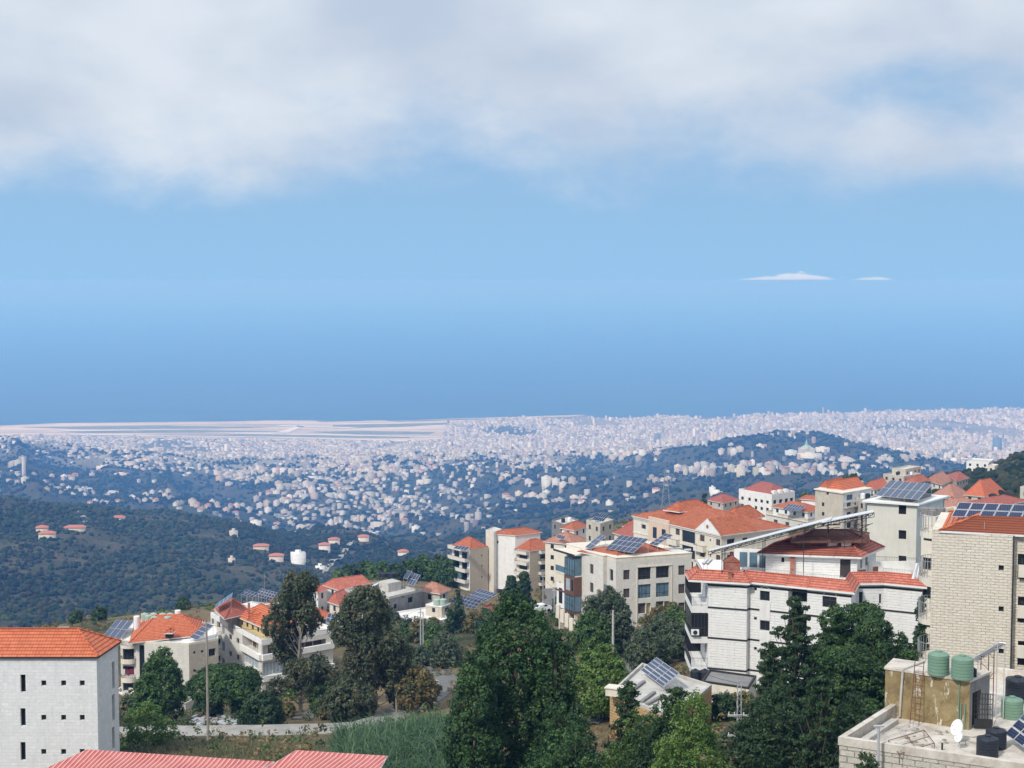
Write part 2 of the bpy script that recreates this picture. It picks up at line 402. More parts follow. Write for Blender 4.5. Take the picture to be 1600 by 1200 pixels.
# ---------------------------------------------------------------- land, sea, far city, woods
def build_ground():
    us = np.linspace(-0.62, 0.62, 520)
    ys = np.concatenate([[-60, -20, 10], np.exp(np.linspace(math.log(25), math.log(9150), 760))])
    U, Y = np.meshgrid(us, ys); X = np.where(Y > 25, U * np.maximum(Y, 60) if False else U * np.maximum(Y, 120), U * 120)
    shp = X.shape
    x = X.ravel(); y = Y.ravel()
    z = height(x, y)
    nx = len(us)
    idx = np.arange(x.size).reshape(shp)
    Fc = np.stack([idx[:-1, :-1].ravel(), idx[:-1, 1:].ravel(), idx[1:, 1:].ravel(), idx[1:, :-1].ravel()], 1)
    urban = np.clip((y - 4200) / 1400, 0, 1) * 0.9
    nn = fbm(x / 500, y / 500, 31, 4) + 0.5
    urban = np.clip(urban * 1.25 * np.clip(nn * 2.4 - 0.4, 0, 1.2), 0, 1)
    dn = fbm(x / 60, y / 60, 41, 4) + 0.5
    dry = np.clip((dn - 0.42) * 5, 0, 1) * np.interp(y, [0, 500, 800, 3000], [0.9, 0.85, 0.25, 0.22])
    me = npmesh('ground', np.stack([x, y, z], 1), Fc, True, {'urban': ('POINT', 'FLOAT', urban), 'dry': ('POINT', 'FLOAT', dry)})
    tag(link('ground', me, MAT['ground']), kind='structure')
build_ground()
R = 90000
me = npmesh('sea', [(-R, -2000, 0), (R, -2000, 0), (R, R, 0), (-R, R, 0)], [(0, 1, 2, 3)])
# the sea starts at the shore, so that it does not lie below the mountain
me = npmesh('sea', [(-R, 6000, 0), (R, 6000, 0), (R, R, 0), (-R, R, 0)], [(0, 1, 2, 3)])
tag(link('sea', me, MAT['sea']), kind='structure')

def strip(name, pts, z, mat, kind='structure'):
    """flat polygon given by picture points, lying at height z"""
    V = [PZ(a, b, z) for a, b in pts]
    me = bpy.data.meshes.new(name); me.from_pydata([tuple(v) for v in V], [], [tuple(range(len(V)))]); me.update()
    return tag(link(name, me, MAT[mat]), kind=kind)
strip('airport_field', [(-120,667),(0,665),(100,661),(330,658.5),(420,657.3),(490,657.2),(500,660),(560,658),(700,654.5),(905,648.2),(916,648.4),(884,652.3),(760,658.6),(705,661),(700,668),(720,674),(690,690),(600,691),(420,688),(240,684),(60,680),(-120,680)], 5.0, 'runway_sand')
for pts in ([(30,667.5),(250,664.2),(340,666),(420,667.5),(340,669.5),(130,671)], [(95,674),(300,671.5),(460,674),(300,676),(130,676.5)], [(520,664),(700,659.5),(740,658.5),(690,663),(620,667.5),(520,670)],
            [(180,680),(420,677.8),(640,683),(640,685),(420,682),(300,682)], [(480,675),(560,672.5),(680,675),(670,679),(560,679)], [(600,656.9),(880,650.3),(884,650.8),(740,655.5),(620,659)]):
    strip('infield', [((a - pts[0][0]) * 1.0 + pts[0][0], pts[0][1] + (b - pts[0][1]) * .85) for a, b in pts], 6.0, 'infield')
for pts in ([(90,673),(330,669.6),(333,670.6),(100,674)], [(100,679),(420,683.6),(640,689.6),(640,688),(420,682.4),(100,677.7)], [(360,677.5),(700,683.5),(700,682.3),(360,676.3)], [(440,664.5),(560,667.8),(545,669),(430,665.7)], [(430,676),(470,664),(480,664),(450,676)]):
    strip('runway', pts, 7.0, 'runway')

rng = np.random.default_rng(5)
BOXF = np.array([[0,1,5,4],[1,2,6,5],[2,3,7,6],[3,0,4,7],[4,5,6,7]])
def boxes(name, x, y, z, w, d, h, rot, tint, mat):
    n = len(x); cx = np.array([-.5,.5,.5,-.5]); cy = np.array([-.5,-.5,.5,.5])
    lx = cx[None] * w[:, None]; ly = cy[None] * d[:, None]; c = np.cos(rot)[:, None]; s = np.sin(rot)[:, None]
    X = x[:, None] + lx * c - ly * s; Yv = y[:, None] + lx * s + ly * c
    V = np.zeros((n, 8, 3)); V[:, :4, 0] = X; V[:, 4:, 0] = X; V[:, :4, 1] = Yv; V[:, 4:, 1] = Yv
    V[:, :4, 2] = (z - 14)[:, None]; V[:, 4:, 2] = (z + h)[:, None]
    Fc = (np.arange(n)[:, None, None] * 8 + BOXF[None]).reshape(-1, 4)
    tc = np.repeat(np.concatenate([tint, np.ones((n, 1))], 1), 5, 0)
    me = npmesh(name, V.reshape(-1, 3), Fc, False, {'tint': ('FACE', 'FLOAT_COLOR', tc)})
    return link(name, me, MAT[mat])
PAL = np.array([(0.68,0.66,0.62),(0.74,0.70,0.64),(0.56,0.53,0.49),(0.80,0.79,0.77),(0.64,0.56,0.48),(0.42,0.40,0.38),(0.70,0.60,0.53),(0.80,0.78,0.74)])
def in_airport(px, py):
    top = np.interp(px, [-200, 0, 420, 500, 915], [668, 664, 656, 659, 648]); bot = np.interp(px, [-200, 60, 240, 420, 600, 690, 700, 760, 916], [682, 681, 685, 689, 692, 690, 662, 657, 649])
    return (py > top - 1.5) & (py < bot + 1.0) & (px < 918)
TOWN = []
def far_city():
    n = 300000
    px = rng.uniform(-500, 2100, n)
    Y = np.sqrt(rng.uniform(2500 ** 2, 8650 ** 2, n)); u = (px - 800) / F; x = u * Y
    z = height(x, Y); c = coast(u)
    py = HY + (EYE - z) / Y * F
    clump = fbm(x / 380, Y / 520, 77, 4) + 0.5
    big = fbm(x / 1500, Y / 1500, 78, 3) + 0.5
    town = np.interp(px, [-500, 60, 260, 620, 720, 900], [.25, .35, 1, 1, .45, .2])
    dens = np.maximum(np.interp(Y, [2500, 4000, 4900, 5600, 6300, 7000, 8800], [.0, 0.06, 0.25, 0.6, 0.85, 1, 1]), town * np.interp(Y, [2500, 3300, 4200, 5000, 6000], [.03, .12, .26, .5, .8]))
    dens = dens * np.where(px < 330, np.interp(Y, [4000, 5200, 6400], [0.35, 0.5, 0.75]), 1.0)
    thr = np.clip(dens, 0, 1)
    keep = (rng.uniform(0, 1, n) < thr * np.clip((clump - np.interp(Y, [2500, 4500, 6500], [.46, .40, .33])) * 6, 0.02, 1)) & (Y < c - 35) & ~in_airport(px, py)
    keep &= ~((np.abs(big - 0.5) < 0.012) & (Y < 7000))
    wv = fbm(x / 600, Y / 600, 45, 2) * 160; sa = x * .92 + Y * .39 + wv; sb = -x * .39 + Y * .92 + wv
    keep &= (np.mod(sa, 105) > 13) & (np.mod(sb, 150) > 16)
    # woods on the hill flanks stay free
    slope = np.abs(height(x, Y + 40) - z) / 40
    keep &= slope < np.interp(Y, [2500, 4500], [.22, .17])
    x, Y, z, px = x[keep], Y[keep], z[keep], px[keep]; n = len(x); TOWN.append(np.stack([x, Y], 1))
    sc = np.interp(Y, [2500, 5000, 7000], [.75, .85, 1.0]); w = rng.uniform(6, 17, n) * sc; d = rng.uniform(6, 14, n) * sc
    h = (rng.gamma(3.2, 1.9, n) + 3.5) * np.interp(Y, [2500, 5000, 7000], [.75, .9, 1.1])
    right = np.clip((px - 500) / 700, 0, 1); h = h * (0.75 + 0.5 * right)
    tower = rng.uniform(0, 1, n) < 0.003 * (0.1 + right); h[tower] = rng.uniform(30, 55, tower.sum())
    shed = rng.uniform(0, 1, n) < 0.05 * (1.3 - right); w[shed] *= 2.6; d[shed] *= 1.8; h[shed] = rng.uniform(6, 10, shed.sum())
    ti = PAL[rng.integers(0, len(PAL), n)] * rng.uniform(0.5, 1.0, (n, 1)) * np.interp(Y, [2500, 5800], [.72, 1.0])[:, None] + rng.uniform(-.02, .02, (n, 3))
    grid = fbm(x / 700, Y / 700, 91, 2) * 2.2
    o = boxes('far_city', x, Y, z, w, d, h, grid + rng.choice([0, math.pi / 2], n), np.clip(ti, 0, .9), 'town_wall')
    tag(o, 'pale mass of tightly packed city blocks filling the coastal plain before the sea', 'city', kind='stuff')
    return n
print('far city', far_city())

# ---- woods: one lumpy crown per tree, merged
def ico(sub):
    bm = bmesh.new(); bmesh.ops.create_icosphere(bm, subdivisions=sub, radius=1.0)
    V = np.array([v.co[:] for v in bm.verts]); Fc = np.array([[v.index for v in f.verts] for f in bm.faces]); bm.free()
    return V, Fc
def crowns(name, x, y, z, r, tint, sub, nvar=10, flat=0.8):
    V0, F0 = ico(sub); n = len(x); vs = []
    for k in range(nvar):
        g = np.random.default_rng(100 + k); ce = g.normal(0, 1, (7, 3)); ce /= np.linalg.norm(ce, axis=1)[:, None]
        b = np.max(V0 @ ce.T, axis=1); rr = 0.62 + 0.5 * b ** 3 + g.uniform(-0.10, 0.10, len(V0))
        vs.append(V0 * rr[:, None] * np.array([1, 1, flat]))
    vs = np.stack(vs); v = vs[rng.integers(0, nvar, n)]
    a = rng.uniform(0, 6.28, n); c, s = np.cos(a)[:, None], np.sin(a)[:, None]
    X = (v[:, :, 0] * c - v[:, :, 1] * s) * r[:, None] + x[:, None]; Yv = (v[:, :, 0] * s + v[:, :, 1] * c) * r[:, None] + y[:, None]
    Z = v[:, :, 2] * r[:, None] * rng.uniform(0.8, 1.35, n)[:, None] + (z + r * 0.45)[:, None]
    V = np.stack([X, Yv, Z], 2).reshape(-1, 3); Fc = (np.arange(n)[:, None, None] * len(V0) + F0[None]).reshape(-1, 3)
    tc = np.repeat(np.concatenate([tint, np.ones((n, 1))], 1), len(F0), 0)
    me = npmesh(name, V, Fc, False, {'tint': ('FACE', 'FLOAT_COLOR', tc)})
    return link(name, me, MAT['woods'])
GR = np.array([(0.022,0.038,0.014),(0.032,0.052,0.018),(0.016,0.030,0.012),(0.048,0.066,0.024),(0.042,0.046,0.022),(0.060,0.054,0.030)])
def hill_scrub():
    n = 2600; Y = TR0.uniform(470, 980, n); u = TR0.uniform(.285, .50, n); x = u * Y; z = height(x, Y); px = u * F + 800; py = HY + (EYE - z) / Y * F
    ridge = np.interp(px, [1440, 1500, 1520, 1560, 1600, 1640], [765, 752, 742, 722, 700, 690]); k = (py > ridge - 12) & (py < 800) & (Y > 500 + np.interp(px, [1450, 1600], [60, -40])); x, Y, z = x[k], Y[k], z[k]; n = len(x)
    ti = GR[rng.integers(0, len(GR), n)] * TR0.uniform(.7, 1.25, (n, 1)); tag(crowns('hill_scrub', x, Y, z, TR0.uniform(1.2, 2.6, n), ti, 2), 'dark oak scrub covering the hill at the right edge', 'scrub', kind='stuff')
TR0 = np.random.default_rng(77)
def woods():
    tot = 0
    for (y0, y1, n, r0, r1, sub, nm, lab) in ((1000, 2150, 62000, 1.5, 3.7, 1, 'woods', 'dark wooded hillside of rounded oaks and scrub across the near valley on the left'),
                                         (2150, 5400, 60000, 3.0, 6.5, 1, 'woods', 'hazy blue wooded hills between the valley houses and the coastal city')):
        Y = np.sqrt(rng.uniform(y0 ** 2, y1 ** 2, n)); u = rng.uniform(-0.45, 0.45, n); x = u * Y
        z = height(x, Y)
        cl = fbm(x / 120, Y / 120, 55, 4) + 0.5
        slope = np.abs(height(x, Y + 40) - z) / 40
        far = np.interp(Y, [0, 4200, 5400], [0, 0, 0.25])
        keep = rng.uniform(0, 1, n) < np.clip((cl - 0.20 - far) * 7, 0.2, 1)
        brown = fbm(x / 90, Y / 160, 57, 4) + 0.5; keep &= (rng.uniform(0, 1, len(x)) > np.clip((brown - .50) * 7, 0, .85))
        if len(TOWN):
            cell = 14.0; occ = set(map(tuple, np.floor(TOWN[0] / cell).astype(int))); cc = np.floor(np.stack([x, Y], 1) / cell).astype(int); keep &= np.array([((a, b) not in occ) and ((a, b - 1) not in occ) and ((a, b + 1) not in occ) for a, b in cc])
        x, Y, z = x[keep], Y[keep], z[keep]; n = len(x)
        r = rng.uniform(r0, r1, n) * rng.choice([0.6, 1, 1.15], n)
        patch = fbm(x / 250, Y / 250, 66, 3)[:, None]
        ti = GR[rng.integers(0, len(GR), n)] * (0.95 + patch * 1.3) * rng.uniform(0.75, 1.25, (n, 1))
        tag(crowns(nm, x, Y, z, r, ti, sub), lab, 'woodland', kind='stuff'); tot += n
    return tot
print('woods', woods())
hill_scrub()
# ---------------------------------------------------------------- mesh kit
ROOT = {}
def empty(name, loc, label=None, cat=None, group=None):
    o = bpy.data.objects.new(name, None); C.objects.link(o); o.location = loc; o.empty_display_size = 0.5
    ROOT[o.name] = Vector(loc); return tag(o, label, cat, group)
class MB:
    def __init__(s): s.V = []; s.F = []; s.M = []
    def poly(s, pts, m=0):
        k = len(s.V); s.V += [tuple(p) for p in pts]; s.F.append(tuple(range(k, k + len(pts)))); s.M.append(m); return s
    def obox(s, o, a, b, c, m=0):     # corner + three edge vectors
        o, a, b, c = map(Vector, (o, a, b, c))
        if a.cross(b).dot(c) < 0: a, b = b, a
        p = [o, o + a, o + a + b, o + b, o + c, o + a + c, o + a + b + c, o + b + c]
        for f in ((0,3,2,1),(4,5,6,7),(0,1,5,4),(1,2,6,5),(2,3,7,6),(3,0,4,7)): s.poly([p[i] for i in f], m)
        return s
    def box(s, c, sx, sy, sz, rz=0, m=0):   # centre of the base
        ca, sa = math.cos(rz), math.sin(rz); a = Vector((ca * sx, sa * sx, 0)); b = Vector((-sa * sy, ca * sy, 0))
        return s.obox(Vector(c) - a / 2 - b / 2, a, b, Vector((0, 0, sz)), m)
    def prism(s, pts, z0, z1, m=0, mt=None, cap=True):
        n = len(pts)
        for i in range(n):
            p, q = pts[i], pts[(i + 1) % n]; s.poly([(p[0], p[1], z0), (q[0], q[1], z0), (q[0], q[1], z1), (p[0], p[1], z1)], m)
        if cap:
            s.poly([(p[0], p[1], z1) for p in pts], m if mt is None else mt); s.poly([(p[0], p[1], z0) for p in reversed(pts)], m)
        return s
    def tube(s, p, q, r, n=6, r2=None, m=0, cap=True):
        p, q = Vector(p), Vector(q); d = (q - p).normalized(); r2 = r if r2 is None else r2
        u = d.orthogonal().normalized(); v = d.cross(u)
        A = [p + (u * math.cos(6.28318 * i / n) + v * math.sin(6.28318 * i / n)) * r for i in range(n)]
        B = [q + (u * math.cos(6.28318 * i / n) + v * math.sin(6.28318 * i / n)) * r2 for i in range(n)]
        for i in range(n): j = (i + 1) % n; s.poly([A[i], A[j], B[j], B[i]], m)
        if cap: s.poly(B, m); s.poly(A[::-1], m)
        return s
    def lathe(s, c, prof, n=24, m=0):
        c = Vector(c)
        R_ = [[c + Vector((r * math.cos(6.28318 * i / n), r * math.sin(6.28318 * i / n), z)) for i in range(n)] for r, z in prof]
        for k in range(len(prof) - 1):
            for i in range(n): j = (i + 1) % n; s.poly([R_[k][i], R_[k][j], R_[k + 1][j], R_[k + 1][i]], m)
        s.poly(R_[-1], m); s.poly(R_[0][::-1], m); return s
    def build(s, name, mats, parent=None, smooth=False):
        off = Vector((0, 0, 0))
        p = parent
        while p is not None and p.parent is not None: p = p.parent
        if p is not None: off = ROOT.get(p.name, Vector((0, 0, 0)))
        me = bpy.data.meshes.new(name); me.from_pydata([(v[0] - off.x, v[1] - off.y, v[2] - off.z) for v in s.V], [], s.F)
        uv = me.uv_layers.new(name='UVMap'); data = [0.0] * (2 * len(me.loops))
        for pl in me.polygons:
            nrm = pl.normal; t = Vector((-nrm.y, nrm.x, 0))
            if t.length < 0.12: t = Vector((1, 0, 0)); w = Vector((0, 1, 0))
            else: t.normalize(); w = nrm.cross(t)
            for li in pl.loop_indices:
                v = Vector(s.V[me.loops[li].vertex_index]); data[2 * li] = v.dot(t) % 4096; data[2 * li + 1] = v.dot(w)
        uv.data.foreach_set('uv', data)
        mats = mats if isinstance(mats, (list, tuple)) else [mats]
        o = bpy.data.objects.new(name, me); C.objects.link(o)
        for m in mats: me.materials.append(MAT[m])
        if len(mats) > 1: me.polygons.foreach_set('material_index', s.M)
        if smooth: me.polygons.foreach_set('use_smooth', [True] * len(me.polygons))
        if parent is not None: o.parent = parent
        else:
            # top-level mesh: put the origin at its base
            if s.V:
                cx = sum(v[0] for v in s.V) / len(s.V); cy = sum(v[1] for v in s.V) / len(s.V); cz = min(v[2] for v in s.V)
                me.transform(Matrix.Translation((-cx, -cy, -cz))); o.location = (cx, cy, cz); ROOT[o.name] = Vector((cx, cy, cz))
        me.update()
        return o
def V2(p): return Vector((p[0], p[1]))
def area2(P): return sum(P[i][0] * P[(i + 1) % len(P)][1] - P[(i + 1) % len(P)][0] * P[i][1] for i in range(len(P))) / 2
def offset(P, d):                 # outward offset of a CCW polygon
    n = len(P); out = []
    for i in range(n):
        a, b, c = V2(P[i - 1]), V2(P[i]), V2(P[(i + 1) % n]); e1 = (b - a).normalized(); e2 = (c - b).normalized()
        n1 = Vector((e1.y, -e1.x)); n2 = Vector((e2.y, -e2.x)); k = n1 + n2; k = k / max(k.dot(n1), 0.3) if k.length > 1e-6 else n1
        out.append(b + k * d)
    return out
class Bld:
    """walls with real openings; P = footprint (CCW), z0..z1"""
    def __init__(s, name, label, cat, P, z0, z1, group=None):
        P = [V2(p) for p in P]
        if area2(P) < 0: P = P[::-1]; s.flip = True
        else: s.flip = False
        s.P = P; s.z0 = z0; s.z1 = z1; s.n = len(P)
        c = sum(P, Vector((0, 0))) / len(P); s.c = c
        s.root = empty(name, (c.x, c.y, z0), label, cat, group); s.holes = {i: [] for i in range(s.n)}
    def e(s, i): return s.P[i % s.n], s.P[(i + 1) % s.n]
    def L(s, i): a, b = s.e(i); return (b - a).length
    def nrm(s, i): a, b = s.e(i); d = (b - a).normalized(); return Vector((d.y, -d.x))
    def uz(s, i, px, py):
        a, b = s.e(i); n = s.nrm(i); r = ray(px, py); t = (a.x * n.x + a.y * n.y) / (r.x * n.x + r.y * n.y)
        p = Vector((0, 0, EYE)) + r * t; return (Vector((p.x, p.y)) - a).dot((b - a).normalized()), p.z
    def pw(s, i, x0, y0, x1, y1, style='dark', inset=0.2, **k):
        ym = (y0 + y1) / 2; xm = (x0 + x1) / 2
        u0, _ = s.uz(i, x0, ym); u1, _ = s.uz(i, x1, ym); _, za = s.uz(i, xm, y0); _, zb = s.uz(i, xm, y1)
        s.hole(i, min(u0, u1), max(u0, u1), zb, za, style, inset, **k)
    def hole(s, i, u0, u1, za, zb, style='dark', inset=0.2, **k):
        L = s.L(i); u0 = max(0.12, u0); u1 = min(L - 0.12, u1); za = max(za, s.z0 + 0.05); zb = min(zb, s.z1 - 0.08)
        if u1 - u0 < 0.15 or zb - za < 0.15: return
        for h in s.holes[i]:
            if u0 < h[1] + 0.05 and u1 > h[0] - 0.05 and za < h[3] + 0.05 and zb > h[2] - 0.05: return
        s.holes[i].append((u0, u1, za, zb, style, inset, k))
    def grid(s, i, us, zs, w, h, style='dark', **k):   # us = fractions of the edge, zs = metres below the top (window head)
        for z in zs:
            for u in us:
                c = u * s.L(i); s.hole(i, c - w / 2, c + w / 2, s.z1 - z - h, s.z1 - z, style, **k)
    def pt(s, i, u, z, out=0.0):
        a, b = s.e(i); d = (b - a).normalized(); n = s.nrm(i); p = a + d * u + n * out; return Vector((p.x, p.y, z))
    def walls(s, mat, mats_edge=None, name='wall', cap=None):
        mats = [mat] + sorted(set((mats_edge or {}).values()) - {mat}); mb = MB()
        for i in range(s.n):
            L = s.L(i); H = s.holes[i]; mi = mats.index((mats_edge or {}).get(i, mat))
            us = sorted({0.0, L, *[h[0] for h in H], *[h[1] for h in H]}); zs = sorted({s.z0, s.z1, *[h[2] for h in H], *[h[3] for h in H]})
            for a in range(len(us) - 1):
                run = None
                for b in range(len(zs) - 1):
                    um = (us[a] + us[a + 1]) / 2; zm = (zs[b] + zs[b + 1]) / 2
                    inh = any(h[0] < um < h[1] and h[2] < zm < h[3] for h in H)
                    if not inh and run is None: run = zs[b]
                    if (inh or b == len(zs) - 2) and run is not None:
                        top = zs[b] if inh else zs[b + 1]
                        mb.poly([s.pt(i, us[a], run), s.pt(i, us[a + 1], run), s.pt(i, us[a + 1], top), s.pt(i, us[a], top)], mi); run = None
            for (u0, u1, za, zb, st, ins, k) in H:
                q = [(u0, za), (u1, za), (u1, zb), (u0, zb)]
                for j in range(4):
                    p, r_ = q[j], q[(j + 1) % 4]
                    mb.poly([s.pt(i, *p), s.pt(i, *r_), s.pt(i, r_[0], r_[1], -ins), s.pt(i, p[0], p[1], -ins)][::-1], mi)
        if cap: mb.poly([(p.x, p.y, s.z1) for p in s.P], 0)
        o = mb.build(name, mats, s.root); s.wall_o = o
        for i in range(s.n):
            for h in s.holes[i]: s.window(i, *h)
        return o
    def window(s, i, u0, u1, za, zb, style, ins, k):
        d = -ins + 0.002; ft = 0.07 if (u1 - u0) > 0.7 else 0.045; fm = k.get('frame', 'frame_dark')
        def bar(mb, a, b, c, d_, o0, o1):
            p = s.pt(i, a, c, o0); mb.obox(p, s.pt(i, b, c, o0) - p, s.pt(i, a, d_, o0) - p, s.pt(i, a, c, o1) - p)
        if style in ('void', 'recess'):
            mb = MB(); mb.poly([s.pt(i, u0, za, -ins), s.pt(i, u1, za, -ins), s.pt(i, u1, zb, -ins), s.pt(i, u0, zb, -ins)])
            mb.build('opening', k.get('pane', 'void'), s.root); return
        mb = MB(); pane = k.get('pane', {'dark': 'glass', 'shutter': 'shutter', 'curtain': 'curtain', 'blue': 'glass_blue', 'door': 'door_dark'}.get(style, 'glass'))
        o1 = d + 0.05
        bar(mb, u0, u1, za, za + ft, d, o1); bar(mb, u0, u1, zb - ft, zb, d, o1); bar(mb, u0, u0 + ft, za + ft, zb - ft, d, o1); bar(mb, u1 - ft, u1, za + ft, zb - ft, d, o1)
        nm = k.get('mull', max(0, int((u1 - u0) / 0.95) - (0 if u1 - u0 > 1.0 else 1)))
        for q in range(nm):
            uc = u0 + (u1 - u0) * (q + 1) / (nm + 1); bar(mb, uc - ft / 2, uc + ft / 2, za + ft, zb - ft, d, o1 - 0.004)
        if k.get('trans'):
            zc = za + (zb - za) * k['trans']; bar(mb, u0 + ft, u1 - ft, zc - ft / 2, zc + ft / 2, d, o1 - 0.008)
        if k.get('sill'): bar(mb, u0 - 0.08, u1 + 0.08, za - 0.10, za - 0.003, -0.05, 0.09)
        w = mb.build('window', fm, s.root)
        pb = MB(); pb.poly([s.pt(i, u0, za, d + 0.015), s.pt(i, u1, za, d + 0.015), s.pt(i, u1, zb, d + 0.015), s.pt(i, u0, zb, d + 0.015)])
        pb.build('pane', pane, w)
        return w
    def auto(s, edges, w=1.2, h=1.3, storey=3.1, sp=3.6, style='dark', first=0.9, **k):
        for i in edges:
            L = s.L(i); n = max(1, int(L / sp)); zs = []; z = first
            while z + h < s.z1 - s.z0 - 0.8: zs.append(z); z += storey
            s.grid(i, [(j + 0.5) / n for j in range(n)], zs, w, h, style, **k)
    # roofs
    def flat(s, par=0.7, th=0.22, mat='concrete', rmat='roof_deck', cope=0.0):
        mb = MB(); inn = offset(s.P, -th); n = s.n; zt = s.z1 + par; out = offset(s.P, 0.004)
        for i in range(n):
            j = (i + 1) % n; A, B, a, b = out[i], out[j], inn[i], inn[j]
            mb.poly([(A.x, A.y, s.z1 - 0.02), (B.x, B.y, s.z1 - 0.02), (B.x, B.y, zt), (A.x, A.y, zt)]); mb.poly([(b.x, b.y, s.z1), (a.x, a.y, s.z1), (a.x, a.y, zt), (b.x, b.y, zt)])
            mb.poly([(A.x, A.y, zt), (B.x, B.y, zt), (b.x, b.y, zt), (a.x, a.y, zt)])
        mb.build('parapet', mat, s.root)
        d = MB(); d.poly([(p.x, p.y, s.z1) for p in inn]); d.build('roof', rmat, s.root)
    def cornice(s, z, h, out, mat='concrete', name='cornice'):
        mb = MB(); mb.prism(offset(s.P, out), z, z + h); return mb.build(name, mat, s.root)
    def hip(s, h=2.0, over=0.4, mat='tile_red', z=None, idx=None, name='roof', frac=None, eave='white_trim'):
        z = s.z1 if z is None else z
        P = [s.P[i] for i in (idx or range(s.n))]
        return hip_roof(P, z, h, over, mat, s.root, name, frac, eave)
def hip_roof(P, z, h, over, mat, parent, name='roof', frac=None, eave='white_trim'):
    """hip roof over a CCW quadrilateral (pyramid for other shapes); frac 0 = gable, 1 = full hip"""
    O = offset(P, over) if over else [V2(p) for p in P]
    zb = z; mb = MB(); n = len(O)
    if n == 4:
        l01 = (O[1] - O[0]).length; l12 = (O[2] - O[1]).length
        if l01 < l12: O = O[1:] + O[:1]; l01, l12 = l12, l01
        m1 = (O[1] + O[2]) / 2; m0 = (O[3] + O[0]) / 2; d = (m1 - m0); ins = min(l12 / 2, d.length * 0.499) * (1.0 if frac is None else frac)
        dn = d.normalized(); r0 = m0 + dn * ins; r1 = m1 - dn * ins
        A = [Vector((p.x, p.y, zb)) for p in O]; R0 = Vector((r0.x, r0.y, zb + h)); R1 = Vector((r1.x, r1.y, zb + h))
        mb.poly([A[0], A[1], R1, R0]); mb.poly([A[1], A[2], R1]); mb.poly([A[2], A[3], R0, R1]); mb.poly([A[3], A[0], R0])
        ridges = [(R0, R1), (A[0], R0), (A[1], R1), (A[2], R1), (A[3], R0)]
    else:
        c = sum(O, Vector((0, 0))) / n; A = [Vector((p.x, p.y, zb)) for p in O]; T = Vector((c.x, c.y, zb + h))
        for i in range(n): mb.poly([A[i], A[(i + 1) % n], T])
        ridges = [(a, T) for a in A]
    o = mb.build(name, mat, parent)
    rb = MB()
    for a, b in ridges:
        if (a - b).length > 0.3: rb.tube(a + Vector((0, 0, 0.03)), b + Vector((0, 0, 0.03)), 0.11, 5)
    rb.build('ridge_tiles', mat, o)
    eb = MB(); eb.prism(O, zb - 0.16, zb - 0.004); eb.build('eaves', eave, o)
    return o
def slab(name, P, z0, z1, mat, parent): return MB().prism(P, z0, z1).build(name, mat, parent)
def railing(pts, h=1.0, mat='rail', parent=None, sp=0.14, name='railing', r=0.012, solid=None):
    mb = MB()
    for a, b in zip(pts[:-1], pts[1:]):
        a, b = Vector(a), Vector(b); L = (b - a).length
        if L < 0.05: continue
        up = Vector((0, 0, h)); mb.tube(a + up, b + up, 0.025, 4); mb.tube(a + up * 0.1, b + up * 0.1, 0.015, 4)
        n = max(1, int(L / sp))
        for k in range(n + 1): p = a + (b - a) * (k / n); mb.tube(p + up * 0.1 if k % 8 else p, p + up, r if k % 8 else 0.022, 4, cap=False)
    return mb.build(name, mat, parent)
def arc_balcony(B, i, u0, u1, z, depth, h=1.0, wall='cream_wall', rail='rail', solid=0.0, seg=10):
    """rounded balcony slab on edge i with a railing or a solid front"""
    P = []
    for k in range(seg + 1):
        t = math.pi * k / seg; P.append(B.pt(i, (u0 + u1) / 2 - (u1 - u0) / 2 * math.cos(t), z, depth * math.sin(t) ** 0.8))
    mb = MB(); mb.prism([(p.x, p.y) for p in P], z - 0.25, z)
    for a, b in zip(P[:-1], P[1:]):
        if solid: d = (b - a); nn = Vector((d.y, -d.x, 0)).normalized() * 0.1; mb.obox(a, d, -nn, Vector((0, 0, solid)))
    o = mb.build('balcony', wall, B.root)
    railing([p + Vector((0, 0, solid)) for p in P], h - solid, rail, o, 0.16)
    return o
def balcony(B, i, u0, u1, z, depth, h=1.0, wall='cream_wall', rail='rail', solid=0.0, th=0.22, sides=True, drop=0.0):
    mb = MB(); a = B.pt(i, u0, z, 0.003); b = B.pt(i, u1, z, 0.003); o3 = B.pt(i, u0, z, depth) - a
    mb.obox(a - Vector((0, 0, th + drop)), b - a, o3, Vector((0, 0, th + drop)))
    if solid:
        t = o3.normalized() * 0.1
        mb.obox(a + o3 - t, b - a, t, Vector((0, 0, solid)))
        if sides:
            e = (b - a).normalized() * 0.1
            mb.obox(a, e, o3 - t, Vector((0, 0, solid))); mb.obox(b - e, e, o3 - t, Vector((0, 0, solid)))
    o = mb.build('balcony', wall, B.root)
    if h > solid:
        s = Vector((0, 0, solid)); k = o3 * 0.96
        railing([a + s, a + k + s, b + k + s, b + s] if sides else [a + k + s, b + k + s], h - solid, rail, o, 0.14)
    return o

# ---------------------------------------------------------------- materials of the near place
masonry('stone_white', (0.76,0.76,0.75), (0.86,0.855,0.84), (0.60,0.60,0.59), 0.75, 0.32, 0.014, 0.45, 0.02, 0.6, 0.22)
masonry('stone_course', (0.78,0.77,0.74), (0.84,0.83,0.80), (0.42,0.41,0.40), 2.6, 0.29, 0.022, 0.5, 0.04, 0.45, 0.2)
masonry('stone_rough', (0.80,0.72,0.59), (0.87,0.81,0.70), (0.56,0.48,0.37), 0.60, 0.215, 0.022, 1.0, 0.11, 0.6, 0.12)
masonry('stone_pale', (0.66,0.63,0.57), (0.74,0.72,0.66), (0.55,0.53,0.48), 0.7, 0.3, 0.012, 0.5, 0.03, 0.55, 0.3)
masonry('stone_beige', (0.50,0.44,0.35), (0.58,0.52,0.43), (0.40,0.36,0.30), 0.7, 0.3, 0.015, 0.5, 0.03, 0.55, 0.25)
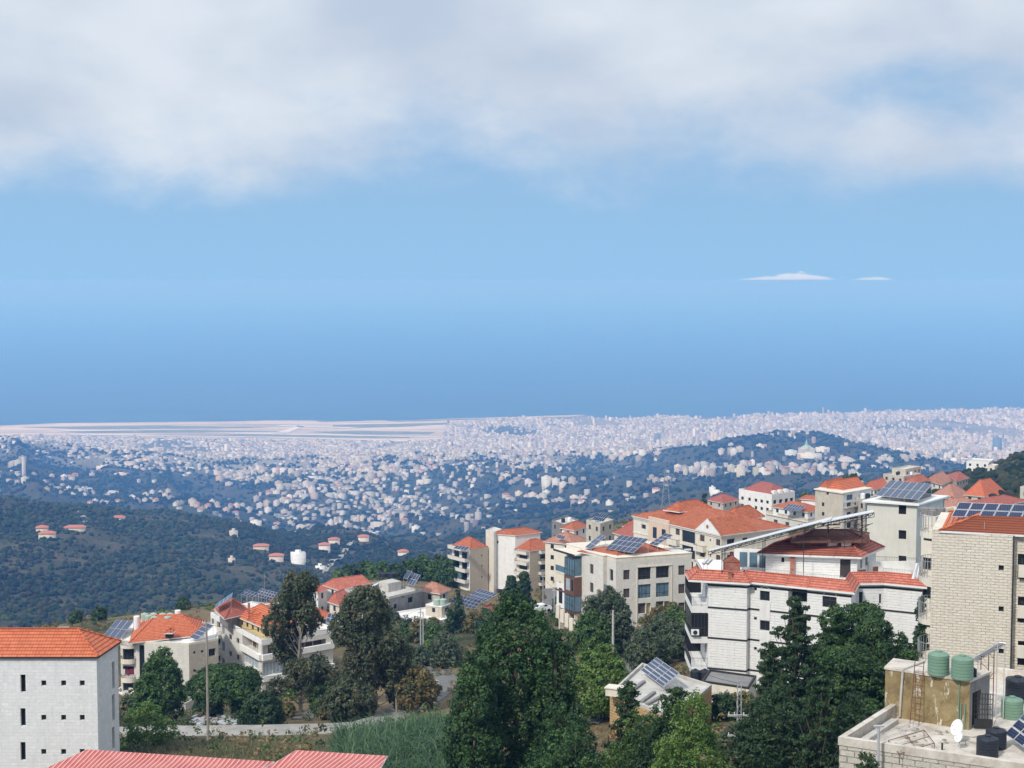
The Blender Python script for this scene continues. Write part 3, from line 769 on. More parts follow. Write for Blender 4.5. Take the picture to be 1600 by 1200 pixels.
masonry('stone_block', (0.58,0.54,0.46), (0.70,0.66,0.57), (0.24,0.22,0.18), 0.8, 0.34, 0.03, 1.0, 0.07, 0.7, 0.5)
masonry('stone_orange', (0.52,0.34,0.15), (0.64,0.46,0.24), (0.30,0.20,0.12), 0.5, 0.28, 0.04, 1.0, 0.08, 0.7, 0.3)
masonry('brick_red', (0.36,0.10,0.06), (0.46,0.16,0.10), (0.5,0.4,0.34), 0.24, 0.09, 0.012, 0.6, 0.02, 0.5, 0.2)
tiles('tile_red', (0.43,0.115,0.052), (0.57,0.185,0.085), 0.36, 0.28, 0.6)
tiles('tile_orange', (0.52,0.13,0.055), (0.64,0.19,0.085), 0.42, 0.28, 0.2)
tiles('tile_faded', (0.44,0.20,0.13), (0.56,0.28,0.19), 0.36, 0.28, 0.5)
tiles('tile_dark', (0.36,0.10,0.07), (0.46,0.15,0.10), 0.36, 0.28, 0.4)
tiles('tile_pink', (0.50,0.145,0.09), (0.64,0.22,0.15), 0.34, 0.26, 0.55)
def sheet_roof(name, c1, c2, pitch):
    b = NB(name); uv = b.co('UV'); sp = b.n('ShaderNodeSeparateXYZ'); b.L.new(uv, sp.inputs[0])
    s_ = b.math('SINE', b.math('MULTIPLY', sp.outputs[0], 6.2832 / pitch)); f = b.math('ADD', b.math('MULTIPLY', s_, 0.5), 0.5)
    n = b.noise(b.map(b.geo(), (1, 1, 1)), 0.9, 7, 0.7)
    c = b.mix(b.ramp(n, [(0.35, 0), (0.7, 1)]), c1, c2)
    c = b.mix(b.ramp(f, [(0.6, 0.0), (0.9, 0.6)]), c, tuple(min(.85, x * 1.2 + .28) for x in c2))
    b.bump(f, 1.0, 0.12)
    return b.fin(c, 0.5)
sheet_roof('sheet_red', (0.50,0.11,0.09), (0.62,0.20,0.17), 0.30)
sheet_roof('sheet_white', (0.66,0.68,0.70), (0.76,0.78,0.80), 0.30)
plain('white_wall', (0.76,0.75,0.72), 0.85, 0.08, 0.8, streak=0.25)
plain('cream_wall', (0.68,0.63,0.53), 0.85, 0.08, 0.8, streak=0.35)
plain('pale_wall', (0.62,0.59,0.51), 0.85, 0.06, 0.7, streak=0.22)
plain('beige_wall', (0.50,0.45,0.37), 0.85, 0.12, 0.8, streak=0.4)
plain('pink_wall', (0.66,0.50,0.38), 0.85, 0.08, 0.8, streak=0.3)
plain('yellow_wall', (0.58,0.45,0.22), 0.85, 0.12, 0.8, streak=0.3)
plain('concrete', (0.46,0.44,0.40), 0.9, 0.18, 1.0, streak=0.4)
plain('concrete_dark', (0.22,0.215,0.205), 0.9, 0.2, 0.8, streak=0.5)
plain('roof_deck', (0.50,0.48,0.44), 0.9, 0.22, 0.5)
plain('roof_white', (0.74,0.72,0.68), 0.9, 0.12, 0.6)
plain('white_trim', (0.76,0.75,0.72), 0.7, 0.06, 1.0, streak=0.2)
plain('black_trim', (0.03,0.03,0.03), 0.6, 0.1)
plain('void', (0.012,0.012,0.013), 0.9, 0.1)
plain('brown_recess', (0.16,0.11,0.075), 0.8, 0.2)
plain('frame_dark', (0.045,0.04,0.038), 0.5, 0.1)
plain('frame_white', (0.7,0.7,0.68), 0.5, 0.05)
plain('frame_brown', (0.14,0.07,0.045), 0.5, 0.1)
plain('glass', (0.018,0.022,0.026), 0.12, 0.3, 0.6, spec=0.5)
plain('glass_blue', (0.10,0.17,0.22), 0.15, 0.3, 0.7, spec=0.5)
plain('curtain', (0.34,0.39,0.42), 0.7, 0.3, 3.0)
plain('shutter', (0.085,0.065,0.055), 0.7, 0.15)
plain('door_dark', (0.05,0.04,0.04), 0.6, 0.15)
plain('rail', (0.07,0.07,0.075), 0.5, 0.1, metal=0.3)
plain('rail_grey', (0.38,0.39,0.40), 0.5, 0.1, metal=0.3)
plain('steel', (0.40,0.41,0.42), 0.45, 0.15, 2.0, metal=0.6)
plain('rust', (0.17,0.075,0.05), 0.85, 0.35, 1.5)
plain('galv', (0.55,0.56,0.57), 0.5, 0.12, 2.0, metal=0.4)
plain('panel_frame', (0.62,0.64,0.66), 0.4, 0.05, metal=0.5)
plain('tank_green', (0.165,0.27,0.195), 0.55, 0.08, 1.5)
plain('tank_pale', (0.34,0.44,0.37), 0.55, 0.08, 1.5)
plain('tank_black', (0.022,0.026,0.036), 0.5, 0.15, 1.5)
plain('tank_white', (0.74,0.74,0.73), 0.5, 0.06, 1.5)
plain('wood_pole', (0.30,0.27,0.23), 0.9, 0.2, 2.0)
plain('bark', (0.14,0.105,0.075), 0.95, 0.3, 2.5)
plain('bark_pale', (0.32,0.28,0.23), 0.95, 0.25, 2.5)
plain('paint_white', (0.78,0.79,0.80), 0.3, 0.03, spec=0.5)
plain('rubber', (0.02,0.02,0.02), 0.8, 0.1)
plain('cloth_red', (0.20,0.03,0.05), 0.9, 0.2); plain('cloth_white', (0.80,0.82,0.86), 0.9, 0.05)
def ochre():
    b = NB('ochre_wall'); g = b.geo()
    n = b.noise(g, 1.1, 8, 0.7, 0.4); n2 = b.noise(b.map(g, (1.5, 1.5, 0.5)), 1.6, 7, 0.75)
    c = b.ramp(n, [(0.3, (0.13,0.095,0.05)), (0.5, (0.25,0.185,0.085)), (0.7, (0.34,0.27,0.15))])
    c = b.mix(b.ramp(n2, [(0.56, 0.0), (0.62, 0.85)]), c, (0.62,0.58,0.48))
    c = b.mix(b.ramp(b.noise(g, 3.0, 6, 0.7), [(0.56, 0.0), (0.7, 0.6)]), c, (0.13,0.11,0.09))
    b.bump(n2, 0.4, 0.05); return b.fin(c, 0.95)
ochre()
def deckmat():
    b = NB('old_deck'); g = b.geo(); n = b.noise(g, 0.8, 8, 0.7, 0.5); n2 = b.noise(g, 3.5, 7, 0.75)
    c = b.ramp(n, [(0.3, (0.34,0.29,0.24)), (0.5, (0.55,0.50,0.43)), (0.7, (0.68,0.64,0.57))])
    c = b.mix(b.ramp(n2, [(0.55, 0.0), (0.7, 0.55)]), c, (0.24,0.18,0.14))
    return b.fin(c, 0.95)
deckmat()
def solar_mat():
    b = NB('solar_cells'); uv = b.co('UV')
    o = b.n('ShaderNodeTexBrick'); b.L.new(uv, o.inputs['Vector']); o.offset = 0
    b.set(o.inputs['Color1'], (0.012,0.022,0.06)); b.set(o.inputs['Color2'], (0.018,0.03,0.075)); b.set(o.inputs['Mortar'], (0.12,0.15,0.22))
    o.inputs['Scale'].default_value = 1; o.inputs['Brick Width'].default_value = 0.165; o.inputs['Row Height'].default_value = 0.165; o.inputs['Mortar Size'].default_value = 0.006
    return b.fin(o.outputs['Color'], 0.16, spec=0.6)
solar_mat()
def leafmat(name, tl=0.20):
    b = NB(name); col = b.n('ShaderNodeAttribute', attribute_name='tint').outputs['Color']
    b.fin(col, 0.55, spec=0.25); t = b.n('ShaderNodeBsdfTranslucent'); b.L.new(b.mix(0.5, col, (0.05, 0.08, 0.01), 'ADD'), t.inputs[0])
    mx = b.n('ShaderNodeMixShader'); mx.inputs[0].default_value = tl; b.L.new(b.p.outputs[0], mx.inputs[1]); b.L.new(t.outputs[0], mx.inputs[2]); b.L.new(mx.outputs[0], b.out.inputs[0])
leafmat('leaves')

# ---------------------------------------------------------------- rooftop things
def solar(label, O, A, Bv, nu, nv, gap=0.04, group='solar panel arrays on the village roofs', name='solar_array', legs=None):
    """O lower left corner, A along the lower edge, Bv up the slope; legs = height of the deck below"""
    O, A, Bv = Vector(O), Vector(A), Vector(Bv); n = A.cross(Bv).normalized()
    if n.z < 0: n = -n
    r = empty(name, O if legs is None else Vector((O.x, O.y, legs)), label, 'solar panels', group)
    a = A / nu; b = Bv / nv; ga = a.normalized() * gap / 2; gb = b.normalized() * gap / 2
    for j in range(nv):
        for i in range(nu):
            p = O + a * i + b * j + ga + gb; aa = a - ga * 2; bb = b - gb * 2
            f = MB(); f.obox(p, aa, bb, n * 0.035); fo = f.build('panel', 'panel_frame', r)
            m = 0.035; c = MB(); an, bn = aa.normalized() * m, bb.normalized() * m
            q = p + n * 0.038; c.poly([q + an + bn, q + aa - an + bn, q + aa - an + bb - bn, q + an + bb - bn] if A.cross(Bv).z > 0 else [q + an + bn, q + bb - bn + an, q + aa + bb - an - bn, q + aa - an + bn])
            # cells laid out along the panel: own uv
            me_o = c.build('cells', 'solar_cells', fo); L1, L2 = aa.length - 2 * m, bb.length - 2 * m
            uvs = me_o.data.uv_layers[0].data; vv = me_o.data.vertices; org = vv[0].co.copy(); e1 = aa.normalized(); e2 = bb.normalized()
            for li, lp in enumerate(me_o.data.loops): dlt = vv[lp.vertex_index].co - org; uvs[li].uv = (dlt.dot(e1), dlt.dot(e2))
    fr = MB(); zd = legs if legs is not None else min(O.z, (O + A).z) - 0.15
    for t in (0.25, 0.75):
        fr.tube(O + Bv * t - n * 0.03, O + A + Bv * t - n * 0.03, 0.03, 4)
    for s_ in [k / max(1, nu // 2) for k in range(max(1, nu // 2) + 1)]:
        for t in (0.05, 0.95):
            p = O + A * min(s_, 1) + Bv * t - n * 0.03
            if p.z - zd > 0.1: fr.tube(p, (p.x, p.y, zd), 0.03, 4)
        fr.tube(O + A * s_ - n * 0.05, O + A * s_ + Bv - n * 0.05, 0.025, 4)
    fr.build('support_frame', 'galv', r); return r
def solar_px(label, bl, br, tl, zl, zh, nu, nv, legs=None, **k):
    O = PZ(*bl, zl); A = PZ(*br, zl) - O; B_ = PZ(*tl, zh) - O
    return solar(label, O, A, B_, nu, nv, legs=legs, **k)
def tank(label, c, r, h, mat='tank_green', group=None, name='water_tank', ribs=6, detail=True):
    c = Vector(c); t = empty(name, c, label, 'water tank', group); prof = [(r * 0.97, 0)]
    for k in range(ribs):
        z0 = h * 0.84 * k / ribs; z1 = h * 0.84 * (k + 1) / ribs; d = z1 - z0
        prof += [(r, z0 + d * 0.12), (r, z0 + d * 0.80), (r * 0.965, z0 + d * 0.88), (r * 0.965, z0 + d * 0.96)]
    prof += [(r, h * 0.85), (r * 0.97, h * 0.88), (r * 0.45, h * 0.97), (r * 0.30, h * 0.975)]
    mb = MB(); mb.lathe(c, prof, 24 if detail else 12)
    body = mb.build('tank_body', mat, t, True)
    mb = MB(); mb.lathe(c + Vector((0, 0, h * 0.975)), [(r * 0.30, 0), (r * 0.30, h * 0.05), (r * 0.22, h * 0.065)], 14 if detail else 8); mb.build('lid', mat, t)
    if detail:
        mb = MB()
        for k in range(6):
            a = k * math.pi / 3 + 0.3; d = Vector((math.cos(a), math.sin(a), 0)); p = c + d * r * 0.40 + Vector((0, 0, h * 0.965)); q = c + d * r * 0.93 + Vector((0, 0, h * 0.885)); mb.tube(p, q, r * 0.05, 4)
        mb.build('rib', mat, body)
    return t
# ---------------------------------------------------------------- trees of the near slope: trunk, limbs and thousands of small leaves
TR = np.random.default_rng(11)
def fnorm(v): return v / np.maximum(np.linalg.norm(v, axis=-1, keepdims=True), 1e-6)
def leaf_cloud(cl, dirs, rc, nl, ls, cols, up=0.25, droop=0.0, flat=1.0, aspect=1.8):
    """cl (n,3) clump centres, dirs outward; nl leaves per clump of size ls"""
    n = len(cl); c = np.repeat(cl, nl, 0); d = np.repeat(dirs, nl, 0)
    o = fnorm(TR.normal(0, 1, (n * nl, 3))) * (TR.uniform(0, 1, (n * nl, 1)) ** 0.45) * rc
    o[:, 2] *= flat; p = c + o
    p[:, 2] -= droop * TR.uniform(0, 1, n * nl)
    nn = fnorm(d * 0.45 + fnorm(o) * 1.1 + TR.normal(0, 0.4, (n * nl, 3)) + np.array([0, 0, up]))
    t = fnorm(np.cross(nn, TR.normal(0, 1, (n * nl, 3)))); b = np.cross(nn, t)
    s = ls * TR.uniform(0.6, 1.35, (n * nl, 1)); t = t * s; b = b * s / aspect
    V = np.stack([p - t, p - b, p + t, p + b], 1).reshape(-1, 3); Fc = np.arange(len(V)).reshape(-1, 4)
    col = np.repeat(cols, nl, 0) * TR.uniform(0.75, 1.3, (n * nl, 1))
    return V, Fc, np.concatenate([col, np.ones((len(col), 1))], 1)
GREEN = {'deep': [(0.022,0.054,0.018),(0.040,0.088,0.027),(0.074,0.138,0.042)], 'mid': [(0.046,0.094,0.023),(0.065,0.120,0.029),(0.091,0.150,0.036)], 'bright': [(0.078,0.150,0.029),(0.111,0.182,0.039),(0.143,0.215,0.052)],
         'dark': [(0.024,0.052,0.020),(0.036,0.070,0.025),(0.052,0.090,0.032)], 'euca': [(0.052,0.072,0.036),(0.078,0.091,0.044),(0.111,0.111,0.058)],
         'olive': [(0.055,0.078,0.042),(0.078,0.105,0.055),(0.105,0.130,0.070)], 'pine': [(0.031,0.068,0.021),(0.047,0.094,0.026),(0.068,0.124,0.031)],
         'dry': [(0.130,0.111,0.039),(0.182,0.130,0.052),(0.104,0.117,0.039)]}
def lobes_surface(lobes, rho, fill=0.18):
    C_, D_ = [], []
    for (cx, cy, cz, rx, ry, rz) in lobes:
        n = max(6, int(4 * math.pi * ((rx * ry) ** 1.6 + (rx * rz) ** 1.6 + (ry * rz) ** 1.6) ** (1 / 1.6) / 3 ** (1 / 1.6) * rho))
        d = fnorm(TR.normal(0, 1, (n, 3))); rr = np.where(TR.uniform(0, 1, n) < fill, TR.uniform(0.5, 0.9, n), TR.uniform(0.9, 1.08, n))[:, None]
        p = d * rr * np.array([rx, ry, rz]) + np.array([cx, cy, cz]); nd = fnorm(d / np.array([rx, ry, rz]))
        C_.append(p); D_.append(nd)
    P = np.concatenate(C_); D = np.concatenate(D_); keep = np.ones(len(P), bool)
    for (cx, cy, cz, rx, ry, rz) in lobes:
        q = (((P - np.array([cx, cy, cz])) / np.array([rx, ry, rz])) ** 2).sum(1); keep &= ~((q < 0.55) & (TR.uniform(0, 1, len(P)) > 0.10))
    return P[keep], D[keep]
def make_tree(name, label, x, y, z, h, w, kind='broad', pal='mid', group=None, leaf=None, rho=None, nl=None, lean=0.0, seed=None, trunk='bark', cat='tree', mpp=None, tall=0.2, prof=0.55):
    """h height, w crown width. mpp metres per picture pixel -> leaf size"""
    g = random.Random(seed if seed is not None else int(x * 13 + y * 7)); mpp = mpp or y / F
    root = empty(name, (x, y, z), label, cat, group); R_ = w / 2
    ls = leaf or max(0.08, 2.4 * mpp); rc = max(0.28, ls * 2.3); L = []; limbs = []
    flat = 1.0; droop = 0.0; nl = nl or 15
    if kind == 'broad':        # dense rounded-cone mass
        k = max(16, int(h * 2.0) + 12)
        for i in range(k):
            t = (i + 0.5) / k; zz = h * (tall + (1 - tall) * t * 0.93); ww = R_ * (math.sin(math.pi * min(1, (0.22 + 0.74 * t))) ** 0.75) ; a = i * 2.4 + g.uniform(-.6, .6); off = ww * g.uniform(0.40, 0.78)
            rr = max(ww * g.uniform(0.24, 0.44), R_ * 0.13); L.append((math.cos(a) * off, math.sin(a) * off, zz, rr, rr, rr * g.uniform(0.8, 1.15)))
        L.append((0, 0, h * (tall + (1 - tall) * 0.42), R_ * 0.66, R_ * 0.66, h * (1 - tall) * 0.38))
    elif kind == 'cone':       # tall tapering mass, widest low
        k = int(h * 2.2) + 16
        for i in range(k):
            t = (i + 0.5) / k; zz = h * (tall + (1 - tall) * t * 0.95); ww = R_ * (1 - t) ** prof + R_ * 0.06; a = i * 2.4 + g.uniform(-.5, .5); off = ww * g.uniform(0.40, 0.70)
            rr = max(ww * g.uniform(0.26, 0.46), R_ * 0.11); L.append((math.cos(a) * off, math.sin(a) * off, zz, rr, rr, rr * g.uniform(0.8, 1.3)))
        for t in (.15, .35, .55, .75): L.append((0, 0, h * (tall + (1 - tall) * t), R_ * .78 * (1 - t) ** prof, R_ * .78 * (1 - t) ** prof, h * .16))
    elif kind == 'cypress':
        for i in range(9):
            t = i / 8; ww = R_ * (0.55 + 0.45 * math.sin(math.pi * min(1, t * 1.25 + 0.15))) * (1 - t ** 3 * 0.85); L.append((g.uniform(-.1, .1) * R_, g.uniform(-.1, .1) * R_, h * (0.08 + 0.86 * t), ww, ww, h * 0.10))
    elif kind == 'euca':       # loose, gappy clumps on a visible trunk
        for i in range(int(15 + h * 0.9)):
            t = g.uniform(0.22, 1.0) if i > 3 else 0.97; ww = R_ * (0.5 + 0.55 * math.sin(math.pi * min(1, 0.15 + t * 0.9))) * (1.0 if t < 0.8 else 0.75); a = g.uniform(0, 6.28); off = ww * g.uniform(0.1, 0.85)
            rr = R_ * g.uniform(0.22, 0.40); p = (math.cos(a) * off + lean * h * t, math.sin(a) * off, h * t * 0.95); L.append((*p, rr, rr, rr * g.uniform(0.7, 1.2))); limbs.append(p)
        droop = rc * 1.3
    elif kind == 'umbrella':
        for i in range(26):
            a = g.uniform(0, 6.28); off = R_ * math.sqrt(g.uniform(0, 1)) * 0.78; rr = R_ * g.uniform(0.25, 0.36); p = (math.cos(a) * off, math.sin(a) * off, h * 0.80 - (off / R_) ** 2 * h * 0.22 - g.uniform(0, .1) * h); L.append((*p, rr, rr, rr * 0.75)); limbs.append(p)
        flat = 0.7
    elif kind == 'pine':       # broad irregular pine crown of puffs
        for i in range(int(26 + w * 2)):
            t = g.uniform(tall, 1); ww = R_ * math.sqrt(max(0.06, 1 - ((t - 0.45) / 0.62) ** 2)); a = g.uniform(0, 6.28); off = ww * g.uniform(0.35, 0.9); rr = R_ * g.uniform(0.15, 0.25)
            p = (math.cos(a) * off, math.sin(a) * off, h * t * 0.95); L.append((*p, rr, rr, rr * 0.7)); limbs.append(p)
        L.append((0, 0, h * 0.5, R_ * 0.6, R_ * 0.6, h * 0.3)); flat = 0.8
    elif kind == 'layer':      # conifer with upswept branches and a ragged outline
        k = int(h * 4.2)
        for i in range(k):
            t = i / k; a = i * 2.399 + g.uniform(-.4, .4); ww = R_ * (1 - t) ** 0.75 * g.uniform(0.6, 1.15) + 0.3; zz = h * (0.10 + 0.88 * t)
            for q in (0.35, 0.65, 0.95):
                rr = max(0.28, ww * 0.24) * (1.15 - q * 0.5); L.append((math.cos(a) * ww * q, math.sin(a) * ww * q, zz + ww * q * 0.22, rr, rr, rr * 0.42))
            limbs.append((math.cos(a) * ww, math.sin(a) * ww, zz + ww * 0.22))
        for q in range(12): t = q / 12; L.append((0, 0, h * (.06 + .86 * t), R_ * .62 * (1 - t) ** .8 + .15, R_ * .62 * (1 - t) ** .8 + .15, h * .075))
        flat = 0.55
    rho = rho or (0.62 / rc ** 2) * (0.8 if kind in ('layer',) else 1.0)
    P, D = lobes_surface(L, rho)
    pc = np.array(GREEN[pal]); patch = vnoise(P[:, 0] / (w * .14) + 3, P[:, 2] / (w * .14) + P[:, 1] / (w * .2), 5)[:, None]
    idx = np.clip((patch[:, 0] * 2.8 - 0.1 + TR.normal(0, 0.75, len(P))).astype(int), 0, 2); cols = pc[idx]
    V, Fc, tc = leaf_cloud(P, D, rc, nl, ls, cols, flat=flat, droop=droop)
    me = npmesh('crown', V, Fc, False, {'tint': ('FACE', 'FLOAT_COLOR', tc)})
    o = link('crown', me, MAT['leaves'], root)
    mb = MB(); tr = max(0.09, h * 0.016); b0 = Vector((x, y, z - 1.2)); n = 6; pts = []
    for i in range(n + 1):
        t = i / n; pts.append(Vector((x + lean * h * t + g.uniform(-1, 1) * h * 0.012 * (i > 0), y + g.uniform(-1, 1) * h * 0.012, z - 1.2 + (h * 0.88 + 1.2) * t)))
    for i in range(n): mb.tube(pts[i], pts[i + 1], tr * (1 - i / n * 0.85), 7, tr * (1 - (i + 1) / n * 0.85))
    if kind in ('broad', 'cone'): limbs = [l[:3] for l in L[::3]]
    for p in limbs[:60]:
        zt = max(0.12, min(0.85, p[2] / h - 0.16)); i = min(n - 1, int(zt * n)); a = pts[i].lerp(pts[i + 1], zt * n - i); q = Vector((x + p[0], y + p[1], z + p[2])); m = a.lerp(q, 0.5) - Vector((0, 0, (q - a).length * 0.06))
        mb.tube(a, m, tr * 0.34, 5, tr * 0.2, cap=False); mb.tube(m, q, tr * 0.2, 5, tr * 0.06, cap=False)
    mb.build('trunk', trunk, root)
    return root
def T(label, px, top, wpx, D, kind='broad', pal='mid', base=None, name='broadleaf_tree', minh=2.0, **k):
    """tree from picture column, top row, width in pixels, distance"""
    p = PY(px, top, D); zb = gz(p.x, D) if base is None else base
    h = max(minh, p.z - zb); return make_tree(name, label, p.x, D, zb, h, wpx / F * D, kind, pal, **k)
# ---------------------------------------------------------------- buildings of the village
def fp(pts, z): return [V2(PZ(a, b, z)) for a, b in pts]
def quad(A, B, C_, z, deep=None):
    a, b, c = fp([A, B, C_], z)
    if deep: c = b + (c - b).normalized() * deep
    return [a, b, c, a + c - b]
GB = 'village buildings'
def bx(o, parent, name, mat): pass

# A  white stone building, far left
def white_stone_left():
    z = 714.8; a, b, c = fp([(-300, 1026), (150.8, 1026), (184, 1003.5)], z)
    B = Bld('apartment_building', 'white stone block with slit windows and orange hipped roof at the left edge', 'building', [a, b, c, a + c - b], 700.5, z)
    for y0, y1 in ((1054, 1081.5), (1106.7, 1134.3), (1159.5, 1188)):
        for x0 in (32, -46, -124, -202): B.pw(0, x0, y0, x0 + 8, y1, 'void', 0.3)
    for y0 in (1063.2, 1117, 1170.5):
        for x0 in (64.4, 95.4, 124.5, -13, -90, -168): B.pw(0, x0, y0, x0 + 7.8, y0 + 8.4, 'dark', 0.28, mull=0)
    for y0, y1 in ((1033.5, 1077), (1085, 1127), (1136, 1171)): B.pw(1, 175.3, y0, 179.3, y1, 'void', 0.25)
    B.walls('stone_white')
    r = B.hip(1.95, 0.25, 'tile_orange', z + 0.05, eave='black_trim')
    p = PY(99, 993, 141.0); m = MB(); m.box(p - Vector((0, 0, .8)), 0.85, 0.8, 1.5, 0.1); m.box(p + Vector((0, 0, .7)), 1.1, 1.0, 0.12, 0.1)
    m.build('chimney', 'concrete_dark', r)
white_stone_left()

# B  tank-roofed building
def tank_roof_house():
    z = 691.5; P = fp([(188, 1003.5), (295, 1008.5), (341, 1000), (338, 978), (196, 973)], z)
    B = Bld('apartment_building', 'stone building with an orange roof crowded by green water tanks', 'building', P, 676, z)
    for y0, y1, st in ((1012, 1032, 'dark'), (1041, 1054, 'dark'), (1066, 1081, 'dark')):
        B.pw(0, 192, y0, 209.5, y1, st, 0.5)
    B.pw(0, 218, 1008, 226, 1072, 'void', 0.15)
    for y0 in (1017.5, 1045.8, 1074):
        B.pw(1, 302, y0, 305.8, y0 + 4, 'dark', 0.2); B.pw(1, 314, y0 - 1.7, 318, y0 + 2.3, 'dark', 0.2); B.pw(1, 326, y0 - 4, 337, y0 + 8, 'dark', 0.5)
    B.auto([3, 4]); B.walls('stone_pale', {1: 'stone_beige'})
    B.flat(0.35, 0.2, 'cream_wall', 'roof_white')
    for yy in (1009, 1033, 1062):
        u0, zz = B.uz(0, 189, yy + 0.0); u1, _ = B.uz(0, 211.5, yy); arc_balcony(B, 0, u0 + 0.1, u1, zz, 0.9, 0.95, 'cream_wall', 'rail', 0.55 if yy > 1010 else 0.25)
    q = fp([(204, 1004), (314, 992), (322, 972), (214, 969)], z + 0.35)
    r = hip_roof(q, z + 0.36, 2.5, 0.25, 'tile_orange', B.root, 'roof', 0.8)
    d = PZ(265, 992, 692.6); m = MB(); m.box(d - Vector((0, 0, .4)), 1.0, 1.2, 0.9, -0.1); dm = m.build('dormer', 'void', r)
    hip_roof([V2(d) + Vector(v) for v in ((-.75, -.9), (.75, -.9), (.75, .9), (-.75, .9))], d.z + 0.5, 0.45, 0.0, 'tile_orange', dm, 'dormer_roof', 0.3)
    i = 0
    for row, (D, ys, xs) in enumerate(((243.5, 974, (241, 262)), (245, 972, (232, 250, 268)), (247, 969, (226, 240, 254, 266)))):
        for j_, x in enumerate(xs):
            p = PY(x, ys, D); tank(['left', 'right', '', ''][j_] * (row == 0) + ['left', 'middle', 'right', ''][j_] * (row == 1) + ['leftmost', 'second', 'third', 'rightmost'][j_] * (row == 2) + ' tank in the ' + ['front', 'middle', 'back'][row] + ' row of the pale green cluster on the orange roof', p, 0.6, 1.25, 'tank_pale', 'green tanks clustered on the orange roof', ribs=4, detail=False)
            m = MB(); m.box(p - Vector((0, 0, 0.9)), 1.1, 1.1, 0.895)
            m.build('stand', 'roof_white', bpy.data.objects[list(ROOT)[-1]])
    for (x, yt, yb, D, lb) in ((214, 962, 985, 243, 'white cylindrical flue standing on the orange roof left of the green tanks'), (278, 953, 970, 250, 'white cylindrical flue standing right of the green tanks')):
        p = PY(x, yb, D); h = (yb - yt) / F * D; m = MB(); m.lathe(p, [(0.52, 0), (0.52, h * .96), (0.47, h)], 16); tag(m.build('flue', 'tank_white', None, True), lb, 'flue')
    solar_px('tilted solar panels left of the white flue, on a steel frame', (160, 995), (188, 998), (182, 968), 691.9, 693.1, 3, 2, 691.0)
    solar_px('steep narrow solar panels leaning over the right cornice of the tank roofed house', (296, 996), (308, 1000.5), (322, 973), 692.0, 693.8, 1, 4, 691.5)
tank_roof_house()

